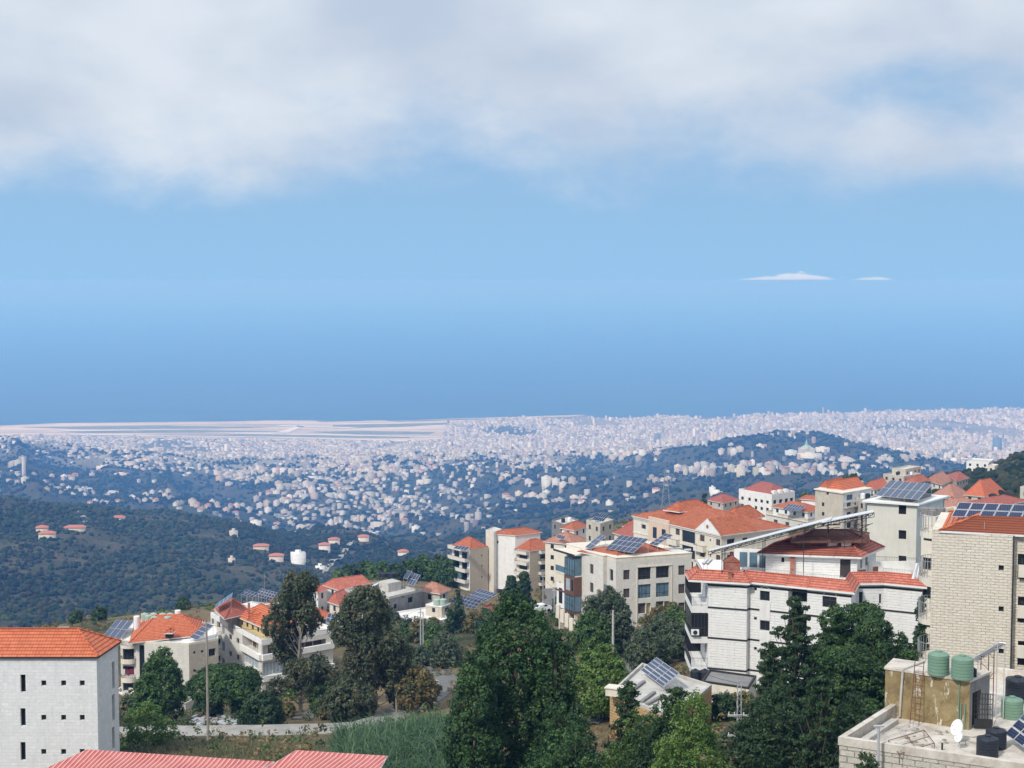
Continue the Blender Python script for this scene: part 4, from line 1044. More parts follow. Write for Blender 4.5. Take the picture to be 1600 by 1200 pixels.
# C  white apartment house behind the eucalyptus
def euca_apartment():
    z = 692.0; P = quad((329, 957), (408.6, 1000), (520, 981), z)
    B = Bld('apartment_building', 'white apartment house with curtained corner balconies behind the tall thin tree', 'building', P, 678, z - 0.8)
    B.pw(0, 378.8, 999, 404, 1017, 'recess', 1.6, pane='brown_recess'); B.pw(0, 378.8, 1026, 404, 1041.5, 'curtain', 0.5, frame='frame_white', mull=4)
    B.pw(1, 411, 1005, 455, 1024, 'recess', 1.6, pane='brown_recess'); B.pw(1, 411, 1032, 455, 1053, 'curtain', 0.4, frame='frame_white', mull=7)
    B.pw(1, 460, 1002, 510, 1020, 'recess', 1.6, pane='brown_recess'); B.pw(1, 460, 1029, 508, 1049, 'curtain', 0.4, frame='frame_white', mull=7); B.pw(1, 428, 1060, 444, 1074, 'void', 1.0)
    for x in (360, 371.6):
        for y in (991, 1017, 1043): B.pw(0, x - 2.3, y + (x - 360) * .5, x + 2.3, y + 8.5 + (x - 360) * .5, 'dark', 0.25, mull=0)
    for y in (970, 996, 1022):
        B.pw(0, 347.2, y + 7, 351.2, y + 22, 'dark', 0.5); B.pw(0, 331, y - 4, 334, y + 6, 'dark', .2); B.pw(0, 339, y, 344, y + 11, 'dark', 0.4)
    B.auto([2, 3]); B.walls('stone_pale')
    B.flat(0.8, 0.2, 'white_wall', 'roof_deck')
    for yy, dr in ((1022.5, 0.0), (1055.5, 0)):
        _, zz = B.uz(0, 392, yy); m = MB(); a = B.pt(0, B.uz(0, 378, 1000)[0], zz, 0); b = B.pt(0, B.L(0), zz, 0)
        nn = Vector((*B.nrm(0), 0)) * 0.45; m.obox(a, b - a, nn, Vector((0, 0, 0.95))); m.build('balcony_front', 'white_wall', B.root)
        m = MB(); a = B.pt(1, 0, zz, 0); b = B.pt(1, B.L(1), zz, 0); nn = Vector((*B.nrm(1), 0)) * 0.45; m.obox(a, b - a, nn, Vector((0, 0, 0.95))); m.build('balcony_front', 'white_wall', B.root)
    m = MB()
    for k in range(1, 4):
        for e, (ua, ub) in ((0, (B.uz(0, 379, 1000)[0], B.L(0))), (1, (0, B.L(1)))):
            p = B.pt(e, ua + (ub - ua) * k / 4, 0, -0.9); m.tube((p.x, p.y, z - 7), (p.x, p.y, z - 0.8), 0.07, 5)
    m.build('post', 'white_trim', B.root)
    for yy in (990, 1016, 1042):
        u0, zz = B.uz(0, 336, yy); u1, _ = B.uz(0, 346, yy); balcony(B, 0, u0, u1, zz, 1.2, 1.0, 'white_wall', 'rail', 0.4)
    railing([B.pt(0, B.uz(0, 380, 990)[0], z, -0.1), B.pt(0, B.L(0) - 0.1, z, -0.1), B.pt(1, 6, z, -0.1)], 0.5, 'rail_grey', B.root, 0.3)
    # attic with orange roofs
    q = quad((374, 963), (416, 981), (460, 971), 693.2); a = Bld.__new__(Bld); a.P = q; a.n = 4; a.z0 = 691.2; a.z1 = 693.2; a.root = B.root; a.holes = {i: [] for i in range(4)}
    L = a.L(0); a.grid(0, (0.1, 0.3, 0.5, 0.7, 0.88), (0.5,), 0.8, 0.8, 'dark', inset=0.2); a.grid(1, (0.2, 0.5, 0.8), (0.5,), 0.8, 0.8, 'dark'); a.walls('yellow_wall', name='attic_wall')
    hip_roof(q, 693.2, 2.2, 0.45, 'tile_orange', B.root, 'roof')
    g0 = a.pt(0, L * 0.52, 693.2, 0.3); d = (V2(a.P[1]) - V2(a.P[0])).normalized(); n = a.nrm(0)
    gq = [V2(g0) + d * -1.3, V2(g0) + d * 1.3, V2(g0) + d * 1.3 - n * 4, V2(g0) - d * 1.3 - n * 4]
    if area2(gq) < 0: gq = gq[::-1]
    hip_roof(gq, 693.3, 1.2, 0.1, 'tile_orange', B.root, 'gable', 0.0)
    q2 = quad((337, 951), (352.5, 966), (392, 957), 693.6); m = MB(); m.prism(offset(q2, -0.6), 691.2, 693.6); m.build('loft_wall_or_shade', 'concrete_dark', B.root)
    hip_roof(q2, 693.6, 1.9, 0.3, 'tile_dark', B.root, 'roof')
    m = MB(); p = PY(400, 957, 252); m.box(p - Vector((0, 0, 2.5)), 4.2, 3, 4.0, -0.5); m.build('lift_housing', 'white_wall', B.root)
    for x, y in ((389, 951), (424, 946)):
        m = MB(); p = PY(x, y, 246); m.box(p - Vector((0, 0, 1.2)), 0.35, 0.35, 2.2); m.build('chimney', 'brick_red', B.root)
    solar_px('wide blue solar panel field on a frame above the orange roofs by the thin tree', (399, 931), (424, 938), (408, 919), 695.6, 697.0, 6, 3, 692.5)
    solar_px('small blue solar panel field left of the wide one above the dark red roof', (376, 928), (394, 934), (386, 921), 695.8, 696.8, 4, 2, 692.5)
    solar_px('white edged solar row pitched steeply at the left end of the dark red roof', (335.5, 950.5), (337.5, 944), (362, 932), 694.6, 697.0, 1, 4, 692.5)
    m = MB(); p = PY(412, 940, 250); m.tube(p - Vector((0, 0, 3)), PY(414, 896, 250), 0.035, 5); m.tube(PY(411, 902, 250), PY(417, 901, 250), 0.02, 4); tag(m.build('antenna', 'steel'), 'thin antenna mast rising behind the wide solar field', 'antenna')
euca_apartment()

# D  grey concrete shell
def concrete_shell():
    z = 681.0
    P = quad((537, 921), (608, 933), (660, 921), z - 1.2)
    B = Bld('unfinished_building', 'grey unfinished concrete house with black tanks on its roof', 'building', P, 668, z - 1.6)
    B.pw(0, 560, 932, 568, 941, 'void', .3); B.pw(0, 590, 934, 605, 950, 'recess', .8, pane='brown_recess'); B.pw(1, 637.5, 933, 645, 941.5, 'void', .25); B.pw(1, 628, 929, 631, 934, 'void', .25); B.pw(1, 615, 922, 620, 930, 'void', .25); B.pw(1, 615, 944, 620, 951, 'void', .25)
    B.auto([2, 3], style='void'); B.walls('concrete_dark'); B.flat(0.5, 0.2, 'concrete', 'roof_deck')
    m = MB(); q = quad((592, 908), (607, 912), (627, 908), z + 0.4); m.prism(q, z - 2, z + 0.4); sb = m.build('stair_tower', 'concrete', B.root)
    for x in (594, 600, 606, 612, 618):
        p = PY(x, 909.2, 340); tank(['', 'first', 'second', 'third', 'fourth', 'fifth'][(x - 588) // 6] + ' black tank from the left on the grey unfinished house', (p.x, p.y + (x % 4) * .3, z + 0.4), 0.62, 1.1, 'tank_black', 'black tanks in a row on the grey house', ribs=3, detail=False)
    m = MB(); q = PY(580, 921, 337); m.obox(PY(566, 924, 336), PY(588, 915, 338) - PY(566, 924, 336), Vector((0.5, 4, 0)), Vector((0, 0, 0.12))); m.build('roof_sheet', 'sheet_white', B.root)
    solar_px('pale backed and blue solar panels tilted above the grey unfinished house', (634, 912), (646, 915.5), (645, 895), 681.5, 683.6, 3, 2, 680)
    solar_px('white topped solar collector behind the grey unfinished house', (630, 903), (636, 905), (638, 891), 682.5, 684.2, 1, 1, 680)
concrete_shell()

# E  red roofed houses around it
def small_house(label, A, B_, C_, z, z0, roof_h, wall, roof, wins=True, over=0.5, frac=None, deep=None, group=None, name='house', first=0.6, eave='white_trim', sp=3.6):
    P = quad(A, B_, C_, z, deep); b = Bld(name, label, 'house', P, z0, z, group)
    if wins: b.auto([0, 1], 1.1, 1.25, first=first, sp=sp)
    b.walls(wall)
    if roof_h: hip_roof(b.P, z, roof_h, over, roof, b.root, 'roof', frac, eave)
    else: b.flat(0.5, 0.2, wall, 'roof_white' if roof == 'white' else 'roof_deck')
    return b
def e_houses():
    small_house('low white shed with a flat roof tucked beside the white stone block', (180, 1084), (200, 1092), (213, 1082), 683.5, 679, 0, 'white_wall', 'deck', sp=2, first=.4)
    small_house('low concrete yard building behind the pale road left of the umbrella pine', (258, 1092), (290, 1104), (318, 1088), 684.8, 680, 0, 'concrete', 'deck', wins=False)
    small_house('white house with a long salmon red gable roof beyond the grey unfinished house', (508, 914), (531, 921.5), (580, 915), 679.4, 670, 2.0, 'white_wall', 'tile_pink', deep=8, frac=0.2)
    small_house('cream cottage with a red roof directly left of the grey unfinished house', (515, 940), (530, 945), (548, 938), 677.5, 670, 2.4, 'cream_wall', 'tile_pink', frac=0.3)
    small_house('beige house with a broad salmon roof right of the grey unfinished house', (655, 922), (687, 927), (701, 921), 679.0, 669, 1.7, 'beige_wall', 'tile_faded')
    small_house('pink roofed outbuilding peeking out right of the thin tree top', (488, 921), (497, 925), (510, 920), 679.4, 672, 0.9, 'white_wall', 'tile_pink')
    P = fp([(598, 962), (640, 985), (704, 968), (668, 951)], 676.0)
    B = Bld('house', 'low white house with a broad pale flat roof beside the dark cypresses', 'house', P, 670, 676.0); B.auto([0, 1]); B.walls('cream_wall'); B.flat(0.45, 0.2, 'white_wall', 'roof_white')
    q = quad((665, 945), (690, 949), (704, 944), 678.4); b2 = Bld('rooftop_room', 'beige rooftop room carrying two round pale tanks', 'rooftop room', q, 676.0, 678.4); b2.auto([0, 1], 0.9, 1.0, first=0.4); b2.walls('beige_wall'); b2.flat(0.15, 0.2, 'white_wall', 'roof_white')
    for x, lb in ((683, 'left one of the two round pale tanks on the beige rooftop room'), (692, 'right one of the two round pale tanks on the beige rooftop room')):
        p = PZ(x, 944.5, 678.5); tank(lb, p, 0.85, 1.35, 'tank_pale', None, ribs=3, detail=False)
    small_house('small outbuilding with an orange roof in front of the broad pale flat roof', (603, 970), (612, 974), (626, 969), 675.6, 670, 0.8, 'white_wall', 'tile_orange', deep=5)
    small_house('tiny shed with an orange roof by the twin poles', (646, 990), (658, 996), (668, 991), 674.2, 671, 0.8, 'cream_wall', 'tile_orange')
    small_house('shed with a weathered orange roof below the dark cypress', (696, 984), (706, 988), (718, 982), 675.0, 671, 0.9, 'cream_wall', 'tile_orange')
    small_house('low dark red roofed house beside the solar field in front of the balconied block', (755, 951), (765, 956), (776, 950), 676.0, 668, 0.9, 'cream_wall', 'tile_dark')
    small_house('white house with a patchy orange roof half hidden behind the thin trees', (470, 958), (500, 968), (515, 960), 681, 671, 1.3, 'white_wall', 'tile_orange')
    small_house('pale house behind the two thin trees with a flat terrace', (520, 972), (566, 985), (600, 972), 679, 668, 0, 'white_wall', 'deck')
    solar_px('large blue solar field on stilts in front of the balconied block, left half', (703, 941), (741, 952), (715, 928), 676.5, 678.6, 7, 3, 671)
    solar_px('large blue solar field on stilts in front of the balconied block, right half', (727, 933), (755, 941), (750, 920), 677.8, 679.8, 6, 3, 671)
    solar_px('blue solar panels glimpsed between the two thin trees', (509, 972), (526, 975), (513, 958), 681.0, 682.6, 3, 2, 679)
e_houses()

# H  balconied block
def balconied_block():
    z = 672.4; Q = quad((706, 852), (734, 858.7), (762.5, 854.5), z)
    B = Bld('apartment_building', 'left tower of the balconied block, stone side wall and orange roof', 'building', Q, 655, z)
    levels = (667.9, 664.8, 661.6)
    for zz in (*levels, 671.0 - 0.0):
        pass
    L = B.L(0)
    for zz in (669.3, 666.2, 663.0): B.hole(0, L * .12, L * .42, zz, zz + 2.2, 'dark', .3); B.hole(0, L * .55, L * .85, zz, zz + 2.2, 'dark', .3)
    for yy in (867.5, 884, 901): B.pw(1, 752, yy - 1, 754, yy + 1.6, 'dark', .2, mull=0)
    B.hole(0, L * .1, L * .9, 656.5, 659.3, 'void', 1.0); B.hole(1, B.L(1) * .1, B.L(1) * .9, 656.5, 659.3, 'void', 1.0)
    B.auto([2, 3]); B.walls('white_wall', {1: 'stone_beige'}); hip_roof(offset(B.P, -0.3), z + 0.02, 2.6, 0.3, 'tile_red', B.root)
    for zz in (672.0, 669.0, 665.9, 662.7): balcony(B, 0, L * .02, L * .98, zz, 1.7, 1.0, 'stone_pale', 'rail', 0.85)
    m = MB(); a = B.pt(0, L * .3, 663, 1.5); m.obox(a, B.pt(0, L * .75, 663, 1.5) - a, Vector((*B.nrm(0), 0)) * 0.1, Vector((0, 0, 2.3))); m.build('glazed_screen', 'glass_blue', B.root)
    solar_px('dark solar row on the top terrace of the balconied left tower', (708, 857), (728, 860), (714, 852), 673.0, 673.8, 4, 1, 672.4)
    # stair tower
    Qs = quad((759, 829), (771.5, 832.5), (779, 829.5), 676.9, 6); S_ = Bld('stair_tower', 'tall cream stair tower in the middle of the balconied block', 'building', Qs, 655, 676.9)
    for yy in (866, 882.5, 899): S_.pw(0, 760.5, yy - 1.2, 763, yy + 1.4, 'dark', .2, mull=0)
    S_.walls('cream_wall', {1: 'white_wall'}); S_.flat(0.2, .2, 'cream_wall')
    Qu = quad((768, 834), (805, 836.5), (843, 832), 676.2, 9); U = Bld('upper_house', 'white top storey with twin orange roofs crowning the balconied block', 'building', Qu, 660, 676.2)
    for yy in (847,): U.pw(0, 776.5, yy - 2, 779, yy + 2, 'dark', .2)
    U.walls('white_wall'); a, b, c, d = U.P; mid1 = (a + b) / 2; 
    hip_roof([a, b, c, d], 676.22, 1.5, 0.3, 'tile_red', U.root, 'roof', 0.5)
    # right tower
    Q2 = quad((778, 853), (827.5, 861.5), (862, 856.5), 672.2, 12); R_ = Bld('apartment_building', 'right tower of the balconied block with three stacks of balconies under a red roof', 'building', Q2, 655, 672.2)
    for yb in (859, 876, 892.5, 909):
        for (x0, x1, e) in ((781, 792, 0), (811, 824, 0), (844, 857, 1)):
            R_.pw(e, x0, yb + 4, x1, yb + 14, 'dark', .4)
        R_.pw(0, 798, yb + 9, 802, yb + 13, 'void', .2)
    for yb in (871, 888): R_.pw(0, 804.5, yb, 807, yb + 2.5, 'dark', .2, mull=0)
    R_.auto([2, 3]); R_.walls('cream_wall', {1: 'stone_beige'}); hip_roof(R_.P, 672.3, 2.7, 0.2, 'tile_red', R_.root)
    for zz in (671.4, 668.3, 665.2, 662.0):
        for (x0, x1, e) in ((777.6, 794, 0), (807.5, 827, 0), (841.5, 861.5, 1)):
            u0, _ = R_.uz(e, x0, 880); u1, _ = R_.uz(e, x1, 880); balcony(R_, e, max(0, u0), min(R_.L(e), u1), zz, 1.3, 1.05, 'stone_pale', 'rail', 0.7)
    m = MB(); p = PY(833, 846, 432); m.box(p - Vector((0, 0, 1.5)), 1.6, 1.4, 3.0, .3); m.build('chimney', 'concrete', R_.root)
    small = Bld('apartment_building', 'narrow grey and glass wing at the right end of the balconied block', 'building', quad((861, 858), (878, 861), (892, 856), 671.5, 9), 655, 671.5)
    for yb in (864, 881, 897): small.pw(0, 866.5, yb + 3, 870.5, yb + 10, 'dark', .3); small.pw(1, 880, yb + 3, 887, yb + 10, 'dark', .3)
    small.walls('white_wall'); small.flat(0.3, .2, 'concrete')
    solar_px('flat grey solar canopy on the narrow wing of the balconied block', (854, 853), (870, 857), (866, 846), 672.6, 673.4, 4, 3, 671.6)
balconied_block()

# I  cream apartment house with the solar panels
def solar_apartment():
    z = 701.9; a, b, c = fp([(885, 849.7), (962.5, 872.3), (1081, 864.3)], z); d = (b - a).normalized(); n = Vector((d.y, -d.x)); d4 = a + c - b
    P = [a, a + d * 6.2, a + d * 6.2 + n * 0.8, a + d * 13.6 + n * 0.8, a + d * 13.6, b, c, d4]
    B = Bld('apartment_building', 'cream stone apartment house with dark solar panels over its red roof, centre right', 'building', P, 684, z - 0.6)
    E0, E2, E4, E5 = 0, 2, 4, 5
    for ya in (881.5, 910.5, 939): B.pw(E2, 921.5, ya, 927.2, ya + 15, 'shutter', .25, mull=0)
    for ya in (887, 916): B.pw(E4, 942, ya, 945, ya + 4.5, 'dark', .2, mull=0)
    for ya in (889.5, 918): B.pw(E4, 952.5, ya, 958, ya + 18, 'dark', .3)
    B.pw(E5, 974, 890.5, 984, 905.8, 'shutter', .25, mull=1); B.pw(E5, 974, 919.6, 984, 934, 'shutter', .25, mull=0)
    B.pw(E5, 974, 948, 984, 962, 'shutter', .25, mull=0)
    for (x0, x1, ys) in ((997, 1017, ((885, 905.6, 'dark'), (913, 934.6, 'blue'), (942.5, 959, 'shutter'))), (1025, 1045.5, ((882.5, 903, 'dark'), (910.5, 932.5, 'blue'), (939.5, 957, 'shutter')))):
        for y0, y1, st in ys:
            if st == 'shutter': B.pw(E5, x0, y0, x0 + 12, y1, 'shutter', .45, mull=0); B.pw(E5, x0 + 12.8, y0 - .3, x1, y1 + 1, 'recess', .5, pane='yellow_wall')
            else: B.pw(E5, x0, y0, x1, y1, st, .3, mull=2, trans=0.3)
    for y0, st in ((883.5, 'shutter'), (912.5, 'shutter'), (941.5, 'shutter')): B.pw(E5, 1060, y0, 1070, y0 + 15, st, .25, mull=0)
    B.hole(0, 0.6, 5.4, 697.4, 700.2, 'dark', .3); B.hole(0, .6, 5.4, 694.2, 696.9, 'dark', .3); B.hole(0, .6, 5.4, 690.8, 693.4, 'dark', .3)
    B.auto([6, 7], storey=3.2); B.walls('stone_pale')
    B.flat(0.6, 0.25, 'cream_wall', 'roof_white'); B.cornice(z - 0.02, 0.12, 0.08, 'cream_wall')
    # vertical ribs beside the double windows
    m = MB()
    for x in (994.5, 1048.5):
        u, _ = B.uz(E5, x, 900); p = B.pt(E5, u, 688, 0.002); e = (B.P[6] - B.P[5]).normalized(); m.obox(p, Vector((e.x, e.y, 0)) * 0.18, Vector((*B.nrm(E5), 0)) * 0.12, Vector((0, 0, 11.8)))
    u0, _ = B.uz(E5, 994.5, 884); u1, _ = B.uz(E5, 1050, 884); p = B.pt(E5, u0, 700.0, 0.002); q = B.pt(E5, u1, 700.0, 0.002); m.obox(p, q - p, Vector((*B.nrm(E5), 0)) * 0.14, Vector((0, 0, 0.2))); m.build('window_surround', 'cream_wall', B.root)
    nn = Vector((n.x, n.y, 0)); dd = Vector((d.x, d.y, 0)); A3 = Vector((a.x, a.y, 0))
    def blk(u0, u1, o0, o1, z0, z1, mat, nm):
        m = MB(); m.obox(A3 + dd * u0 + nn * o0 + Vector((0, 0, z0)), dd * (u1 - u0), nn * (o1 - o0), Vector((0, 0, z1 - z0))); return m.build(nm, mat, B.root)
    blk(-0.4, 6.8, 0.0, 2.5, 700.95, 701.15, 'cream_wall', 'canopy'); blk(-0.4, 6.8, 2.5, 2.62, 700.85, 701.2, 'black_trim', 'canopy_edge')
    for (zz, mt) in ((697.2, 'cream_wall'), (693.9, 'frame_brown'), (690.6, 'frame_brown')):
        blk(-0.2, 6.6, 0.0, 2.3, zz - .3, zz, mt, 'balcony_slab')
    g = blk(-0.15, 3.2, 2.2, 2.25, 697.25, 698.3, 'glass_blue', 'balcony_glass'); blk(-0.15, 3.0, 2.1, 2.2, 696.3, 697.2, 'cream_wall', 'balcony_front')
    gb = blk(3.3, 6.55, 0.9, 2.35, 697.05, 700.3, 'glass_blue', 'glazed_bay'); gb2 = blk(3.3, 6.55, 0.9, 2.35, 690.7, 693.55, 'glass_blue', 'glazed_bay')
    blk(3.2, 6.65, 0.85, 2.45, 693.6, 697.0, 'frame_brown', 'bay_panel'); blk(3.9, 5.2, 2.452, 2.47, 694.4, 696.5, 'curtain', 'window'); blk(5.7, 6.3, 2.452, 2.47, 694.4, 696.5, 'glass', 'window')
    for zs_, (za, zb) in (((697.05, 698.1, 700.2), (697.05, 700.3)), ((690.7, 691.8, 693.4), (690.7, 693.5))):
        m = MB()
        for zz in zs_: m.obox(A3 + dd * 3.25 + nn * 2.36 + Vector((0, 0, zz)), dd * 3.35, nn * .05, Vector((0, 0, .08)))
        for uu in (3.25, 4.05, 4.9, 5.7, 6.52): m.obox(A3 + dd * uu + nn * 2.362 + Vector((0, 0, za)), dd * .07, nn * .053, Vector((0, 0, zb - za)))
        m.build('bay_frame', 'frame_dark', B.root)
    blk(0.2, 3.0, 1.9, 2.2, 690.6, 695.0, 'white_wall', 'screen_wall'); blk(1.0, 2.2, 2.203, 2.22, 691.4, 694.2, 'void', 'opening')
    blk(0.8, 1.1, 0, 2.1, 684, 690.3, 'cream_wall', 'pier'); blk(3.6, 3.9, 0, 2.1, 684, 690.3, 'cream_wall', 'pier'); blk(6.1, 6.4, .8, 2.1, 684, 690.3, 'cream_wall', 'pier')
    u0 = 14.0; blk(u0, 15.9, 0.0, 0.9, 695.1, 696.2, 'frame_brown', 'balcony'); blk(u0, 15.9, .85, .9, 696.2, 697.0, 'glass_blue', 'balcony_glass')
    q = fp([(902, 862), (966, 874), (1060, 866), (1000, 848)], 701.6); hip_roof(q, 701.62, 1.5, 0.0, 'tile_red', B.root, 'roof', 0.8)
    solar_px('left of the three dark solar arrays on the cream apartment house', (914, 855), (923, 858.5), (938, 835), 702.3, 704.0, 2, 3, 701.5)
    solar_px('biggest dark solar array at the centre of the cream apartment roof', (945, 857.5), (989, 864), (970, 836), 702.6, 704.6, 6, 3, 701.5)
    solar_px('thin right hand solar array tilted high on stilts on the cream apartment roof', (1014, 850), (1026, 853), (1040, 833), 703.0, 705.0, 2, 4, 701.5)
    solar_px('two pale roof windows low on the red tiles between the dark arrays', (938, 863), (955, 866), (949, 857), 701.9, 702.5, 2, 1, 701.7, name='skylight_row')
    for x, y, lb in ((1055, 857, 'left white water heater drum on the cream apartment roof edge'), (1069, 860, 'right white water heater drum on the cream apartment roof edge')):
        p = PZ(x, y, 702.0); m = MB(); m.tube(p, p + Vector((1.2, 0.3, 0)), 0.28, 12); tag(m.build('water_heater', 'galv', None, True), lb, 'water heater')
    # stepped entrance walls below
    m = MB()
    for k in range(7):
        p = PY(872 + k * 7, 945 + k * 7, 262 - k * 0.8); m.box((p.x, p.y, p.z - 2.4), 0.95, 0.35, 2.4 + 0.0, -0.9)
    tag(m.build('stepped_wall', 'cream_wall'), 'cream garden wall stepping down the slope below the solar roofed apartments', 'garden wall')
solar_apartment()

# J  red roofed complex
def red_complex():
    z = 702.3; Q = quad((990, 805.5), (1127, 836.5), (1232, 823), z)
    B = Bld('apartment_building', 'long cream apartment row under broad red roofs with a white gable', 'building', Q, 684, z)
    B.pw(0, 1002, 819.5, 1009, 826.5, 'dark', .3); B.pw(0, 1022, 824, 1029, 838, 'dark', .3); B.pw(0, 1036, 828, 1042, 841, 'dark', .3)
    for y0 in (0, 24.5, 49): B.pw(0, 1055.5, 826 + y0, 1062, 836 + y0, 'shutter', .2, frame='frame_brown', mull=0); B.pw(0, 1093.5, 836 + y0, 1100.8, 846 + y0, 'shutter', .2, frame='frame_brown', mull=0); B.pw(0, 1118.5, 842.5 + y0, 1125.5, 852.5 + y0, 'shutter', .2, frame='frame_brown', mull=0); B.pw(0, 1109, 842 + y0, 1111, 846 + y0, 'dark', .2, mull=0)
    for y0, y1 in ((827, 848), (850.5, 872.5), (876, 897)): B.pw(0, 1065.5, y0, 1086, y1, 'dark', .25, mull=4, trans=.6)
    for y0 in (0, 24.5): B.pw(1, 1136, 842 + y0, 1148, 850 + y0, 'dark', .25); B.pw(1, 1160, 840 + y0, 1168, 848 + y0, 'shutter', .2)
    B.auto([2, 3]); B.walls('cream_wall'); hip_roof(B.P, z, 2.6, 0.35, 'tile_red', B.root)
    B.cornice(z - 0.55, 0.35, 0.15, 'cream_wall'); B.cornice(z - 3.5, 0.25, 0.1, 'cream_wall', 'string_course')
    d = (B.P[1] - B.P[0]).normalized(); n = B.nrm(0)
    u0, _ = B.uz(0, 1087, 836); u1, _ = B.uz(0, 1127, 838); u1 = min(u1, B.L(0)); w = u1 - u0
    a = B.pt(0, u0, z, 0.25); b = B.pt(0, u1, z, 0.25); t = (a + b) / 2 + Vector((0, 0, 2.7)); m = MB(); nn = Vector((n.x, n.y, 0)) * 0.25
    m.poly([a, b, t]); m.poly([a - nn, t - nn, b - nn]); m.poly([a, t, t - nn, a - nn]); m.poly([t, b, b - nn, t - nn]); m.poly([b, a, a - nn, b - nn]); g = m.build('gable_front', 'white_wall', B.root)
    m = MB(); o = (a + b) / 2 + Vector((0, 0, 1.15)) + Vector((n.x, n.y, 0)) * 0.02; e = Vector((d.x, d.y, 0)); m.poly([o + e * (0.38 * math.cos(k * .628)) + Vector((0, 0, .42 * math.sin(k * .628))) for k in range(10)]); m.build('oculus', 'brick_red', g)
    back = Vector((-n.x, -n.y, 0)) * 9; m = MB(); m.poly([a, t, t + back, a + back][::-1]); m.poly([b, b + back, t + back, t][::-1]); m.build('gable_roof', 'tile_red', B.root)
    # pink entrance bay
    u0, _ = B.uz(0, 1015, 820); u1, _ = B.uz(0, 1047, 822); m = MB(); a = B.pt(0, u0, z - 9, 0.3); m.obox(a, B.pt(0, u1, z - 9, .3) - a, Vector((n.x, n.y, 0)) * -0.29, Vector((0, 0, 9.6))); 
    m.build('entrance_bay', 'pink_wall', B.root)
    for xx in (1022, 1036):
        ua, _ = B.uz(0, xx, 830); ub, _ = B.uz(0, xx + 6, 830); m = MB(); p = B.pt(0, ua, z - 3.5, .302); m.obox(p, B.pt(0, ub, z - 3.5, .302) - p, Vector((n.x, n.y, 0)) * 0.02, Vector((0, 0, 2.2))); m.build('window', 'glass', B.root)
    # pavilion
    q = quad((1038, 796.5), (1062, 800), (1091, 796), 704.1, 9); m = MB(); m.prism(offset(q, -0.6), 702.5, 703.1); m.build('pavilion_wall', 'white_wall', B.root)
    m = MB(); m.prism(offset(q, -0.9), 703.1, 704.05); m.build('pavilion_opening', 'void', B.root); hip_roof(q, 704.1, 1.7, 0.2, 'tile_red', B.root)
    small_house('white round ended house under a pointed red roof behind the long red roofs', (1128, 810), (1150, 813.5), (1178, 809), 702.2, 694, 2.3, 'white_wall', 'tile_red', deep=8)
    # balconies
    for zz in (698.6, 695.4):
        for x0, x1 in ((1048, 1062), (1089, 1104)):
            ua, _ = B.uz(0, x0, 845); ub, _ = B.uz(0, x1, 850); balcony(B, 0, ua, ub, zz, 0.9, 1.0, 'cream_wall', 'rail', 0.9)
red_complex()

# S  cluster left of it
def cluster_s():
    small_house('dark grey framed building with a flat pergola roof, behind the balconied block', (862, 815), (882, 822), (903, 815), 678, 660, 0, 'concrete_dark', 'deck', deep=10)
    small_house('white house with a small orange roof next to the dark grey framed building', (878, 825), (897, 828), (913, 823), 679, 664, 1.6, 'white_wall', 'tile_red', deep=8)
    small_house('low house with a broad orange roof and one solar row, left of the olive house', (852, 846), (896, 851), (912, 845), 676, 662, 2.6, 'cream_wall', 'tile_faded', deep=9)
    b = small_house('olive beige square house with a wire solar frame on top', (916, 815), (938, 821), (960, 814), 684.5, 664, 0, 'beige_wall', 'deck', deep=8)
    small_house('house with several dark red hipped roofs beside the long red complex', (960, 832), (990, 842), (1022, 833), 686, 668, 2.6, 'cream_wall', 'tile_dark', deep=10)
    small_house('narrow dark red roof wing between the olive house and the long red complex', (975, 822), (992, 827), (1006, 822), 686, 668, 1.6, 'cream_wall', 'tile_dark', deep=8)
    solar_px('small dark solar row on the broad orange roof left of the olive house', (869, 840), (880, 843), (873, 835), 677.6, 678.5, 4, 1, 676)
    solar_px('wiry solar frame standing on the olive house', (925, 812), (942, 815), (935, 802), 685.5, 687.5, 5, 2, 684.5)
cluster_s()

